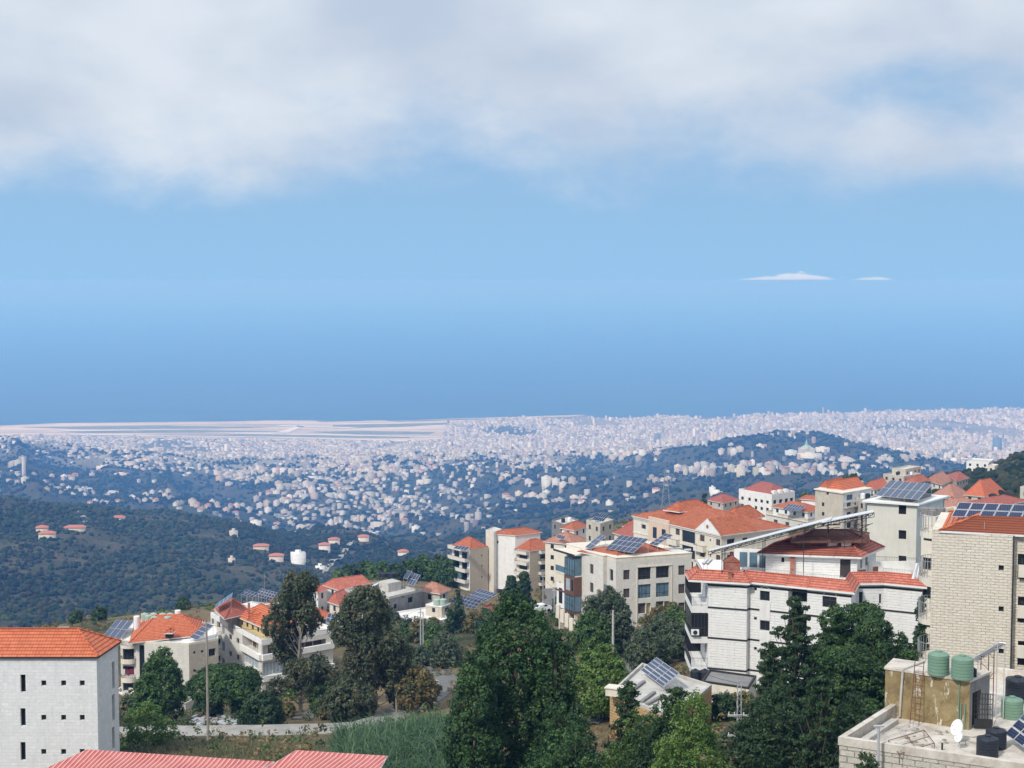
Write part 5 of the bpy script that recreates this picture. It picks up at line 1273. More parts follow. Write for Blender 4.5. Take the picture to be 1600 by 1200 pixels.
# K, L, M and the rooftops on the right
def far_right():
    z = 664.5; Q = quad((1154.5, 765.5), (1206, 774.5), (1242, 769), z)
    B = Bld('apartment_building', 'white four storey block with rows of small windows and a dark red mansard', 'building', Q, 648, z)
    for y0 in (776, 787.5, 799):
        for x in (1160, 1171, 1181, 1190, 1199): B.pw(0, x - 2, y0 + (x - 1155) * .16 - 1, x + 2, y0 + (x - 1155) * .16 + 4, 'void', .25)
        for x in (1211, 1220, 1229, 1237): B.pw(1, x - 2.5, y0 + 6 - (x - 1206) * .13, x + 2.5, y0 + 12 - (x - 1206) * .13, 'void', .3)
    B.auto([2, 3]); B.walls('white_wall'); B.flat(0.5, .2, 'white_wall')
    hip_roof(offset(B.P, -1.2), z + 0.1, 3.4, 0.2, 'tile_dark', B.root, 'roof', 0.8)
    for k in (0.2, 0.45, 0.7):
        p = B.pt(1, B.L(1) * k, z + .1, -1.2); m = MB(); m.box(p, 1.6, 1.8, 1.5, .5); dm = m.build('dormer', 'white_wall', B.root)
    small_house('red roofed house with a pale chimney left of the white four storey block', (1105, 781), (1130, 786), (1152, 781), 661, 646, 2.4, 'beige_wall', 'tile_dark', deep=12)
    # L
    P = quad((1197, 798), (1262, 811), (1322, 800), 674.3); L_ = Bld('apartment_building', 'grey beige building with wide parapet terraces in front of the white mansard block', 'building', P, 656, 673.3)
    for x in (1212, 1230, 1250): L_.pw(0, x - 3, 809 + (x - 1197) * .2, x + 3, 817 + (x - 1197) * .2, 'shutter', .25)
    for x in (1270, 1285, 1300, 1312): L_.pw(1, x - 3, 820 - (x - 1262) * .17, x + 3, 828 - (x - 1262) * .17, 'dark', .3)
    L_.auto([2, 3]); L_.walls('stone_pale'); L_.flat(1.0, .2, 'beige_wall'); L_.cornice(673.2, .3, .35, 'cream_wall')
    b = small_house('white penthouse with a red roof standing on the parapet terraces', (1208, 791.5), (1262, 800), (1312, 789), 676.2, 673.3, 1.8, 'white_wall', 'tile_red', deep=9, first=.5)
    small_house('raised white gable room on the red penthouse roof', (1252, 779.5), (1281, 781.5), (1291, 778.5), 678.9, 675, 0.9, 'white_wall', 'tile_red', wins=False, frac=0.2)
    solar_px('blue solar panels lying on the red penthouse roof', (1222, 796), (1249, 799), (1232, 787.5), 676.7, 678.0, 6, 2, 676)
    # M
    P = quad((1274, 764), (1317, 770.5), (1343, 766), 700, 12); M_ = Bld('apartment_building', 'tall olive and white house with gabled orange roofs and corner balconies', 'building', P, 680, 700)
    M_.pw(0, 1291, 769, 1295, 773, 'dark', .25, mull=0); M_.pw(1, 1323, 773, 1332, 781, 'blue', .2)
    for y0 in (785, 800, 816): M_.pw(1, 1323, y0, 1330, y0 + 9, 'dark', .3); M_.pw(1, 1335, y0, 1340, y0 + 9, 'dark', .3); M_.pw(0, 1284, y0, 1288, y0 + 6, 'dark', .25)
    M_.walls('beige_wall', {1: 'white_wall'}); M_.cornice(699.85, .25, .3, 'cream_wall')
    for k in range(4): balcony(M_, 1, 0.4, M_.L(1) - .2, 696.6 - 3.1 * k, 1.1, 1.0, 'beige_wall', 'rail')
    hip_roof(quad((1293, 763.5), (1318, 766), (1342, 762), 700.1, 9), 700.15, 2.2, .1, 'tile_orange', M_.root, 'roof', 0.1)
    hip_roof(quad((1280, 761), (1298, 763), (1312, 759.5), 700.1, 9), 700.13, 1.6, .1, 'tile_red', M_.root, 'roof', 0.1)
    m = MB(); p = PY(1342, 770, 362); m.lathe((p.x, p.y, 690), [(1.1, 0), (1.1, p.z - 690 + 2.9)], 14); tag(m.build('round_chimney', 'concrete'), 'stout round concrete stack behind the olive and white house', 'chimney')
    # grey tower blocks between M and the pale tower
    small_house('grey framed unfinished block squeezed between the gabled house and the pale tower', (1330, 778), (1352, 784), (1368, 778), 698, 680, 0, 'concrete', 'deck', deep=9, sp=2.6)
    spec = [
     ('white walled house with an orange gable left of the tower solar panels', (1352, 761), (1366, 765), (1386, 759), 673, 2.6, 'white_wall', 'tile_orange', 0.1),
     ('beige many terraced villa on the skyline above the tower solar panels', (1380, 742), (1412, 746), (1447, 740), 672, 0, 'beige_wall', 'deck', None),
     ('upper storey of the beige terraced villa on the skyline', (1394, 733), (1415, 735), (1436, 731), 674, 0, 'beige_wall', 'deck', None),
     ('house with a brown hipped roof below the terraced villa', (1400, 757), (1428, 763), (1455, 756), 669, 3.0, 'beige_wall', 'tile_dark', None),
     ('house with a small orange roof peak behind the tower solar panels', (1418, 752), (1430, 755), (1445, 751), 671, 2.0, 'beige_wall', 'tile_red', None),
     ('white and pale blue house with a red gable right of the terraced villa', (1447, 751), (1472, 757), (1486, 751), 670, 3.2, 'white_wall', 'tile_faded', 0.2),
     ('grey rendered block right of the red gabled house', (1482, 742), (1495, 752), (1511, 747), 671, 1.4, 'beige_wall', 'tile_dark', None),
     ('house with a broad dull red hipped roof below the grey block', (1455, 775), (1492, 781), (1518, 774), 676, 4.2, 'beige_wall', 'tile_faded', None),
     ('house with the bright orange pyramid roof', (1508, 773), (1538, 776), (1564, 771), 679, 5.0, 'beige_wall', 'tile_orange', 1),
     ('long low wing with a dull red roof in front of the pyramid roof', (1458, 788), (1500, 796), (1540, 788), 690, 1.8, 'beige_wall', 'tile_faded', None),
     ('low dark red roof stretching right of the long wing', (1515, 785), (1560, 790), (1600, 783), 692, 1.6, 'cream_wall', 'tile_dark', None),
    ]
    for lab, A, B_, C_, z, rh, wl, rf, fr in spec:
        small_house(lab, A, B_, C_, z, z - 16, rh, wl, rf, frac=fr, deep=13, sp=3.2)
    small_house('long pale arcaded house on the shoulder of the wooded hill', (1510, 722), (1545, 724), (1553, 719), 659.0, 640, 0, 'white_wall', 'deck', sp=3)
    small_house('ruined pale tower among the trees of the right hill', (1543, 729), (1554, 730), (1560, 727), 666, 650, 0, 'cream_wall', 'deck')
    small_house('small beige house at the right edge under the wooded hill', (1594, 763), (1606, 768), (1620, 764), 690, 676, 0, 'cream_wall', 'deck')
    small_house('two storey house with a red hipped roof on the left shoulder of the ridge', (1352, 770), (1380, 775), (1396, 769), 682, 668, 2.2, 'beige_wall', 'tile_red') if False else None
far_right()

# laundry on the balcony of the tank roofed house
def laundry():
    for x0, x1, mt, lb in ((196, 209.5, 'cloth_red', 'dark red blanket hanging over the balcony of the tank roofed house'), (191, 195.5, 'cloth_white', 'white cloth hanging over the balcony of the tank roofed house')):
        m = MB(); a, b = PY(x0, 1046, 236.6), PY(x1, 1045, 236.6); n = 8; tp = [a.lerp(b, k / n) + Vector((0, math.sin(k * 1.7) * .06, 0)) for k in range(n + 1)]
        for k in range(n):
            p, q = tp[k], tp[k + 1]; d = Vector((0, .05, -.85 - .1 * math.sin(k))); m.poly([p + d, q + d, q, p]); m.poly([p, q, q + Vector((0, .22, -.2)), p + Vector((0, .22, -.2))])
        tag(m.build('laundry', mt), lb, 'laundry')
laundry()

for k, (px, py, z, mt, lb) in enumerate([(1222, 804, 673.4, 'tank_white', 'white tank at the left on the parapet terraces'), (1240, 806, 673.4, 'tank_black', 'black tank at the middle of the parapet terraces'), (1300, 801, 673.4, 'tank_pale', 'pale tank at the right on the parapet terraces'),
   (1402, 742, 672.1, 'tank_black', 'black tank left on the skyline terraced villa'), (1424, 742, 672.1, 'tank_white', 'white tank right on the skyline terraced villa'), (628, 972, 676.1, 'tank_white', 'small white tank on the broad pale flat roof'), (640, 975, 676.1, 'tank_black', 'small black tank on the broad pale flat roof'),
   (578, 977, 679.1, 'tank_black', 'black tank on the flat terrace behind the two thin trees'), (880, 816, 678.1, 'tank_black', 'black tank on the dark grey framed building'), (890, 815, 678.1, 'tank_white', 'white tank on the dark grey framed building'), (932, 815, 684.6, 'tank_pale', 'pale tank on the olive beige house'),
   (1348, 779, 698.1, 'tank_white', 'white tank on the block between the gabled house and the pale tower'), (1356, 779, 698.1, 'tank_black', 'black tank on the block between the gabled house and the pale tower'), (1218, 770, 664.6, 'tank_white', 'white tank on the white mansard block')]):
    p = PZ(px, py, z); tank(lb, p, .6, 1.3, mt, None, ribs=3, detail=False)
# N  big white house with the red skirt roof
def skirt(P, z, h, out, ins, mat, parent, edges=None, name='skirt_roof'):
    lo = offset(P, out); hi = offset(P, -ins); n = len(P); m = MB(); f = MB(); rb = MB()
    for i in range(n):
        j = (i + 1) % n
        if edges is not None and i not in edges: continue
        a, b, c, d = lo[i], lo[j], hi[j], hi[i]
        m.poly([(a.x, a.y, z), (b.x, b.y, z), (c.x, c.y, z + h), (d.x, d.y, z + h)]); f.poly([(a.x, a.y, z - .22), (b.x, b.y, z - .22), (b.x, b.y, z - .004), (a.x, a.y, z - .004)])
        p = offset(P, -0.02)[i]; q = offset(P, -0.02)[j]; f.poly([(q.x, q.y, z - .22), (b.x, b.y, z - .22), (a.x, a.y, z - .22), (p.x, p.y, z - .22)])
        rb.tube((a.x, a.y, z + .03), (d.x, d.y, z + h + .03), .09, 5); rb.tube((d.x, d.y, z + h + .03), (c.x, c.y, z + h + .03), .08, 5)
    o = m.build(name, mat, parent); f.build('fascia', 'white_trim', o); rb.build('ridge_tiles', mat, o); return o
def big_white():
    z = 717.4; PX = [(1106.7, 907.5), (1167.3, 911.7), (1170.8, 909.6), (1229, 915.5), (1263, 919), (1330, 926), (1338, 912), (1380.5, 911.5), (1441, 917.2)]
    P = fp(PX, z); P += [P[8] + Vector((1.2, 12)), P[0] + Vector((0.2, 12))]
    B = Bld('apartment_building', 'big white house banded by black lines with a red tile skirt and roof terraces', 'building', P, 703, z)
    for y0 in (923.5, 970, 1016.5): B.pw(2, 1187.3, y0, 1202.6, y0 + 15.2, 'dark', .25, mull=1)
    for y0 in (918, 964, 1011): B.pw(2, 1178, y0, 1182.6, y0 + 4.6, 'dark', .2, mull=0)
    B.pw(3, 1231.5, 919, 1261.5, 943, 'recess', 1.4, pane='void'); B.pw(3, 1231.5, 965, 1261.5, 990, 'recess', 1.4, pane='void')
    B.pw(4, 1285, 932, 1307, 949.5, 'dark', .25, mull=1, trans=.62); B.pw(4, 1285, 980, 1307, 997, 'dark', .25, mull=1)
    B.pw(6, 1373.5, 928, 1377, 943, 'dark', .2, mull=0); B.pw(6, 1342, 925, 1348, 955, 'door', .3)
    B.auto([8, 9, 10]); B.walls('stone_course')
    slab('terrace_deck', offset(P, -0.05), z + .02, z + .12, 'roof_white', B.root)
    _, z1 = B.uz(0, 1107, 948.8); _, z2 = B.uz(0, 1107, 996.3); _, z3 = B.uz(0, 1107, 1043.8)
    m = MB()
    for zz in (z1, z2, z3, z - 0.42): 
        q = offset(P, 0.03); n_ = len(P)
        for i in range(n_):
            a, b = q[i], q[(i + 1) % n_]; m.poly([(a.x, a.y, zz - .1), (b.x, b.y, zz - .1), (b.x, b.y, zz + .1), (a.x, a.y, zz + .1)])
            a2, b2 = P[i], P[(i + 1) % n_]; m.poly([(a.x, a.y, zz + .1), (b.x, b.y, zz + .1), (b2.x, b2.y, zz + .1), (a2.x, a2.y, zz + .1)])
    m.build('black_band', 'black_trim', B.root)
    m = MB()                                     # plaster panels with diamond ribs and hood moulds
    for e, x0, x1, ya, yb in ((2, 1187, 1203.5, 941, 968), (2, 1187, 1203.5, 987.5, 1014.5), (2, 1187, 1203.5, 1033, 1052), (4, 1285, 1308, 952, 978)):
        u0, za = B.uz(e, x0, yb); u1, zb = B.uz(e, x1, ya); 
        p = B.pt(e, u0, za, .035); q = B.pt(e, u1, za, .035); m.obox(p, q - p, Vector((*B.nrm(e), 0)) * .03, Vector((0, 0, zb - za)))
        W_ = u1 - u0; H_ = zb - za; k = -H_
        while k < W_:
            for s in (1, -1):
                ua, ub = max(0, k), min(W_, k + H_); 
                if ub - ua > .05:
                    a = B.pt(e, u0 + (ua if s > 0 else W_ - ua), za + (ua - k), .08); b = B.pt(e, u0 + (ub if s > 0 else W_ - ub), za + (ub - k), .08); m.tube(a, b, .025, 4, cap=False)
            k += .28
        for t in range(6):
            a0 = math.pi * t / 6; a1 = math.pi * (t + 1) / 6; c = u0 + W_ / 2; zt = zb + (1.35 if e == 2 else 1.45); m.tube(B.pt(e, c - W_ * .45 * math.cos(a0), zt + .3 * math.sin(a0), .05), B.pt(e, c - W_ * .45 * math.cos(a1), zt + .3 * math.sin(a1), .05), .03, 4, cap=False)
    m.build('plaster_panel', 'white_trim', B.root)
    P2 = list(P); P2[0] = P[0] + Vector((-1.75, .25)); P2[10] = P2[0] + Vector((.05, 3.2)); slab('balcony_roof', [P2[0], P[0], P[0] + Vector((0, 3.2)), P2[10]], z - .1, z + .1, 'white_trim', B.root)
    skirt(P2, z + .12, 0.95, 0.40, 0.75, 'tile_pink', B.root, edges=[10, 0, 1, 2, 3, 4, 5, 6, 7])
    # left side balconies on edge 10 (towards the left)
    e = 10; L = B.L(e)
    for k, zf in enumerate((z1 + .12, z2 + .12, z3 + .1)):
        a = B.pt(e, L - 7, zf, 0); b = B.pt(e, L, zf, 0); nn = Vector((*B.nrm(e), 0)) * 1.8
        m = MB(); m.obox(a - Vector((0, 0, .3)), b - a, nn, Vector((0, 0, .3))); t = nn.normalized() * .12
        m.obox(a + nn - t - Vector((0, 0, .75)), b - a, t, Vector((0, 0, .45))); bd = (b - a).normalized() * .12; m.obox(b - bd - Vector((0, 0, .75)), bd, nn - t, Vector((0, 0, .45)))
        o = m.build('balcony', 'white_trim', B.root)
        if k != 1: railing([a + nn, b + nn, b], 1.0, 'rail', o, .13)
        else:
            m = MB()
            for q in range(6): m.tube(b + nn * (q / 5), b + nn * (q / 5) + Vector((0, 0, 2.5)), .04, 4)
            for h_ in (0.03, .95, 2.45): m.tube(b + Vector((0, 0, h_)), b + nn + Vector((0, 0, h_)), .04, 4); m.tube(a + nn + Vector((0, 0, h_)), b + nn + Vector((0, 0, h_)), .04, 4)
            m.build('glazing_frame', 'frame_dark', o)
            m = MB(); m.obox(b - bd * .4, -bd * .2, nn, Vector((0, 0, 2.45))); m.obox(a + nn * .98, b - a, nn * .005, Vector((0, 0, 2.45))); m.build('glazing', 'glass', o)
        m = MB(); m.obox(a + Vector((0, 0, .01)), -bd * 1.0, nn, Vector((0, 0, 2.6))); m.build('shade_backing', 'void', o)  # black box added for the dark balcony depth, shade painted as colour
    p = B.pt(e, L + .1, z2 + .35, 1.0); m = MB(); m.obox(p, Vector((-.85, 0, 0)), Vector((0, -.3, 0)), Vector((0, 0, .6))); ac = m.build('air_conditioner', 'paint_white'); tag(ac, 'white air conditioner box on the glazed side balcony of the big white house', 'air conditioner')
    c = p + Vector((-.42, -.31, .3)); m = MB(); m.tube(c, c + Vector((0, -.02, 0)), .24, 16); f = m.build('fan_grille', 'black_trim'); f.parent = ac; f.location = f.location - ac.location
    # penthouse
    A, B2, C2 = V2(PZ(1196, 900, z)), V2(PZ(1339, 905.5, z)), V2(PZ(1357, 897, z)); H = Bld('penthouse', 'white penthouse with a tiled skirt and a dark door on the big white house', 'building', [A, B2, B2 + (C2 - B2).normalized() * 6, A + (C2 - B2).normalized() * 6], z + .1, z + 2.6)
    H.pw(0, 1312.5, 874, 1329, 904, 'door', .2, frame='frame_dark', mull=1); H.pw(0, 1221, 871, 1225.5, 878.5, 'dark', .2, mull=0)
    H.hole(1, 1.0, 1.6, z + 1.0, z + 2.2, 'curtain', .2); H.hole(1, 2.6, 3.3, z + 1.1, z + 2.3, 'dark', .2)
    H.walls('stone_course', {1: 'white_wall'}); 
    m = MB(); u, _ = H.uz(0, 1234.5, 885); u2, _ = H.uz(0, 1241.5, 885); a = H.pt(0, u, z + .1, 0.002); m.obox(a, H.pt(0, u2, z + .1, 0.002) - a, Vector((*H.nrm(0), 0)) * .35, Vector((0, 0, 2.35))); m.build('brick_pier', 'brick_red', H.root)
    slab('roof_deck', H.P, z + 2.6, z + 2.7, 'roof_deck', H.root)
    skirt(H.P, z + 2.62, 1.0, 0.65, 0.6, 'tile_pink', H.root)
    # loft under the sheet canopy
    q = offset(H.P, -1.0); q[0] = q[0].lerp(q[1], .22); q[3] = q[3].lerp(q[2], .22)
    ca = empty('canopy', (q[0].x, q[0].y, z + 2.7), 'white sheet metal canopy on dark trusses slanting up over the big white house', 'canopy')
    def R3(p, zz): return Vector((p[0], p[1], zz))
    S1 = [PY(1107, 861, 159.5), PY(1299, 811, 159.5), PY(1300, 807, 163), PY(1112, 857.5, 163)]
    S2 = [PY(1284, 816.5, 158.8), PY(1366, 799.5, 159.5), PY(1364, 796.5, 162.5), PY(1286, 812.0, 162.5)]
    m = MB()
    for Q in (S1, S2):
        t = Vector((0, 0, -.07)); m.poly(Q); m.poly([p + t for p in Q][::-1])
        for i in range(4): a, b = Q[i], Q[(i + 1) % 4]; m.poly([a + t, b + t, b, a])
    m.build('roof_sheet', 'sheet_white', ca)
    tr = MB(); dn = Vector((0, 0, -.12))
    for Q, zb in ((S1, z + .12), (S2, z + 3.7)):
        for side in ((Q[0], Q[1]), (Q[3], Q[2])):
            k = 9; prev = None
            for i in range(k + 1):
                t = i / k; p = side[0].lerp(side[1], t) + dn; zl = p.z - .32 - .12 * t; lo = Vector((p.x, p.y, zl))
                tr.tube(p, lo, .035, 4)
                if prev is not None: tr.tube(prev[0], p, .045, 4); tr.tube(prev[1], lo, .04, 4); tr.tube(prev[1], p, .03, 4)
                prev = (p, lo)
                if i % 3 == 1: tr.tube(lo, (p.x, p.y, zb), .045, 5)
    tr.build('truss', 'black_trim', ca)
    m = MB(); a = PY(1244, 852, 161.8); b = PY(1283.5, 853, 161.8); m.obox(a, b - a, Vector((0, .05, 0)), Vector((0, 0, 1.1))); m.build('rusty_screen', 'rust', ca)
    lf = MB(); q2 = [R3(v, 0) for v in q]; lf.prism([(v.x, v.y) for v in offset(q, -.5)], z + 2.7, z + 4.2); lf.build('loft_wall_or_shade', 'void', ca)  # black block painted for the shade inside the open loft, no real wall
    up = fp([(1215, 838), (1362, 838)], z + 4.2)
    rr = [V2(PY(1236, 836, 160.6)), V2(PY(1360, 836, 160.6)), V2(PY(1358, 836, 166)), V2(PY(1240, 836, 166))]
    hip_roof(rr, z + 4.15, 0.85, .0, 'rust', ca, 'loft_roof', .9, eave='rust')
    cl = MB(); g = random.Random(3)
    for k in range(26):
        a = PY(g.uniform(1290, 1362), g.uniform(818, 846), g.uniform(160.3, 161)); cl.tube(a, a + Vector((g.uniform(-1.6, 1.6), g.uniform(-.4, .4), g.uniform(-.5, .7))), .04, 4)
    cl.build('loose_beams', 'rust', ca)
    for x, w, mt, nm, lb in ((1300, 1.2, 'galv', 'drum', 'grey drum stored on its side under the white canopy'), (1322, 1.1, 'white_trim', 'storage_box', 'pale storage box under the white canopy'), (1258, 1.0, 'rubber', None, None)):
        if not nm: continue
        p = PY(x, 850, 161.3); m = MB()
        if nm == 'drum': m.tube(p + Vector((-.5, 0, 0.1)), p + Vector((.5, 0.2, 0.1)), .38, 12)
        else: m.box(p - Vector((0, 0, .2)), 1.1, .5, .45, 0); m.box(p + Vector((0, 0, .25)), 1.16, .56, .06, 0)
        tag(m.build(nm, mt), lb, nm.replace('_', ' '))
    # terrace walls, brick chimney, rails
    m = MB(); a = PY(1147, 893, 166); b = PY(1217, 897, 165); m.obox((a.x, a.y, z + .12), Vector((b.x - a.x, b.y - a.y, 0)), Vector((0, .15, 0)), Vector((0, 0, 2.3))); w = m.build('terrace_wall', 'white_wall', B.root)
    m = MB()
    for k in range(4):
        s_ = (b - a); s_.z = 0; p = Vector((a.x, a.y, z + .35)) + s_ * (.12 + k * .22) + Vector((0, -.02, 0)); m.obox(p, s_ * .17, Vector((0, -.03, 0)), Vector((0, 0, 1.7)))
    m.build('terrace_window', 'glass_blue', w)
    p = PY(1143, 896, 160.4); ch = MB(); ch.box((p.x, p.y, z + .1), 1.75, .9, 1.9); bb = ch.build('barbecue', 'brick_red'); tag(bb, 'brick barbecue with a little gabled chimney on the terrace of the big white house', 'barbecue')
    off = ROOT[bb.name]; ROOT[bb.name] = off
    m = MB(); x, y, zz = p.x, p.y, z + 2.0
    m.poly([(x - .95, y - .5, zz), (x + .95, y - .5, zz), (x, y - .5, zz + .7)]); m.poly([(x + .95, y + .5, zz), (x - .95, y + .5, zz), (x, y + .5, zz + .7)]); m.poly([(x - .95, y - .5, zz), (x, y - .5, zz + .7), (x, y + .5, zz + .7), (x - .95, y + .5, zz)]); m.poly([(x + .95, y - .5, zz), (x + .95, y + .5, zz), (x, y + .5, zz + .7), (x, y - .5, zz + .7)])
    m.build('hood', 'brick_red', bb); m = MB(); m.box((x, y, zz + .45), .35, .35, .6); m.build('flue', 'brick_red', bb)
    p = PY(1140.5, 899, 158.9); m = MB(); m.box((p.x, p.y, z + .4), .4, .4, .75); m.box((p.x, p.y, z + 1.15), .5, .5, .08); tag(m.build('chimney_pot', 'brick_red'), 'short brick pot poking through the red tile skirt', 'chimney')
    hi = offset(P, -.85)
    pts = [R3(hi[k], z + .12) for k in (1, 2, 3, 4)] + [R3(hi[4].lerp(hi[5], .95), z + .12)]
    rr_ = railing([p + Vector((0, 0, .35)) for p in pts], 1.0, 'rail_grey', None, .17, r=.02); tag(rr_, 'grey railing along the front terrace of the big white house', 'railing')
    r2 = railing([R3(hi[7], z + .5), R3(hi[8], z + .5)], 1.0, 'rail_grey', None, .17, r=.02); tag(r2, 'white railing above the right wing of the big white house', 'railing')
    m = MB(); a = PY(1357, 897, 163); b = PY(1430, 899, 163.5); m.obox((a.x, a.y, z), Vector((b.x - a.x, b.y - a.y, 0)), Vector((0, .18, 0)), Vector((0, 0, 1.45))); tag(m.build('parapet_wall', 'white_wall'), 'white parapet wall behind the right wing railing', 'wall')
    m = MB(); p = PY(1347, 897, 160.5); m.box((p.x, p.y, z + .2), 1.0, .12, .85, .5); p = PY(1368, 893, 161.5); m.box((p.x, p.y, z + .4), .75, .12, .8, .6); m.build('dark_screen', 'frame_brown', B.root)
    a = PY(1363, 883, 172); b = PY(1432, 886, 172); tag(railing([a, b], 1.05, 'rail', None, .2), 'dark railing below the pale tower', 'railing')
    # sheet hung out to dry
    m = MB(); N_ = 10; pa = PY(1431, 880, 157); pb = PY(1441, 878, 157); g = random.Random(4)
    rows = []
    for j in range(N_ + 1):
        row = []
        for i in range(6):
            t = i / 5; q = pa.lerp(pb, t); row.append(q + Vector((math.sin(i * 1.9 + j * .5) * .05 - j * .035, math.cos(i * 2.2) * .10 + .02 * j, -j * .19)))
        rows.append(row)
    for j in range(N_):
        for i in range(5): m.poly([rows[j + 1][i], rows[j + 1][i + 1], rows[j][i + 1], rows[j][i]])
    tag(m.build('hanging_sheet', 'cloth_white', None, True), 'white sheet hanging over the parapet between the big white house and the stone building', 'laundry')
    p = PY(1093, 1064, 152); 
    for dx, lb in ((-.45, 'left dark blue tank at the foot of the big white house'), (.55, 'right dark blue tank at the foot of the big white house')): tank(lb, (p.x + dx, p.y, p.z - .1), .52, 1.35, 'tank_black', None, ribs=4)
    for dx, lb in ((1099, 'left steel water heater drum at the terrace corner'), (1105, 'right steel water heater drum at the terrace corner')):
        q = PY(dx, 881, 162); m = MB(); m.tube(q, q + Vector((.5, .3, .45)), .2, 10); m.tube(q, (q.x, q.y, z + .3), .03, 4); tag(m.build('water_heater', 'galv'), lb, 'water heater')
big_white()

# O  pale tower
def pale_tower():
    z = 721.25; P = quad((1355, 784.5), (1432.5, 789.7), (1457, 782.7), z, 9)
    B = Bld('tower_house', 'plain pale tower block with three square windows and solar panels on top', 'building', P, 706, z)
    for y0, y1 in ((788.5, 803.8), (828.6, 842.6), (868.5, 880.8)): B.pw(0, 1404, y0 + (1 if y0 < 800 else 0), 1416, y1, 'void', .3)
    B.walls('pale_wall'); m = MB(); m.prism(offset(B.P, .45), z, z + .22); m.build('roof_slab', 'white_trim', B.root)
    m = MB(); m.prism(offset(B.P, -1.2), z + .22, z + .6); m.build('roof_curb', 'concrete_dark', B.root)
    solar_px('twelve dark solar panels tilted on the roof of the pale tower', (1367.5, 774.5), (1434.5, 781), (1391, 750.5), z + .75, z + 2.0, 6, 2, z + .22)
    m = MB(); u = 1.5; a = B.pt(1, B.L(1) - .3, 706, .05); m.tube(a, (a.x, a.y, z), .06, 6); m.build('drain_pipe', 'concrete', B.root)
pale_tower()

# P  stone building on the right edge
def stone_right():
    z = 731.0; a, b, c = fp([(1456.3, 829), (1585.5, 836.3), (1790, 846)], z); d = (b - a).normalized(); n = Vector((d.y, -d.x))
    P = [a, b, b - n * .55, c - n * .3, c - n * 11, a - n * 9.0]
    B = Bld('apartment_building', 'rough cream stone building with round side balconies at the right edge', 'building', P, 706, z)
    for y0 in (883.3, 947.5, 1013.5): B.pw(0, 1560.2, y0, 1568.4, y0 + 8.2, 'dark', .25, mull=0)
    for y0, y1 in ((866, 905.8), (933, 973.5), (1002, 1041)):
        B.pw(2, 1590, y0, 1618, y1, 'dark', .4, mull=3, trans=.35); B.pw(2, 1640, y0, 1668, y1, 'dark', .4, mull=3)
    B.auto([3, 4, 5], storey=3.15, style='dark'); B.walls('stone_rough')
    q = fp([(1469, 829.3), (1800, 845)], z + .06); q = [a + d * .65, c, c - n * 9.5, a + d * .65 - n * 9.5]
    hip_roof(q, z + .05, 1.5, .12, 'tile_orange', B.root, 'roof', .9)
    slab('top_terrace', [a - n * .1, a + d * .65 - n * .1, a + d * .65 - n * 9, a - n * 9], z, z + .1, 'cream_wall', B.root)
    for zz in (728.05, 724.95, 721.9):
        m = MB(); u0, _ = B.uz(2, 1588, 900); p = B.pt(2, .3, zz - .25, 0.003); m.obox(p, B.pt(2, 6.5, zz - .25, 0.003) - p, Vector((*B.nrm(2), 0)) * .42, Vector((0, 0, .9))); m.build('sill_band', 'cream_wall', B.root)
    m = MB(); p = B.pt(0, B.L(0) - .06, 0, .08); m.tube((p.x, p.y, 712), (p.x, p.y, z - .05), .055, 6); m.build('drain_pipe', 'black_trim', B.root)
    L = B.L(5)
    for y0 in (841.5, 912, 977.5, 1041):
        zz = 750 - 114.5 * (y0 - 9 - 440) / F
        arc_balcony(B, 5, L - 3.6, L - .35, zz, 1.05, 1.45, 'cream_wall', 'rail_grey', .15, seg=14)
    for zz in (727.5, 724.3, 721.2): pass
    solar_px('row of tall dark solar panels above the orange roof at the right edge', (1486, 807.5), (1660, 815), (1498.5, 784.8), z + .75, z + 1.75, 8, 2, z + .1)
    m = MB(); p = PY(1538, 834, 111.4); m.tube(p, p + Vector((0, 0, .9)), .02, 4); m.box(p, .15, .12, .18); m.build('vent_pipe', 'galv', B.root)
    # terrace behind with tanks lying on it
    Q = quad((1440, 812), (1462, 815), (1486, 808), 724.6, 8); T_ = Bld('house', 'beige terrace building holding dark tanks between the pale tower and the stone building', 'building', Q, 706, 724.6); T_.auto([0], storey=3.1); T_.walls('cream_wall'); T_.flat(.5, .2, 'cream_wall')
    for x, lb in ((1449, 'left of the three grey tanks between the pale tower and the orange roof'), (1461, 'middle of the three grey tanks between the pale tower and the orange roof'), (1473, 'right of the three grey tanks between the pale tower and the orange roof')):
        p = PZ(x, 811, 724.7); p = Vector((p.x, p.y + 1.2, 724.7)); tank(lb, p, .62, 1.15, 'concrete_dark', None, ribs=3)
stone_right()

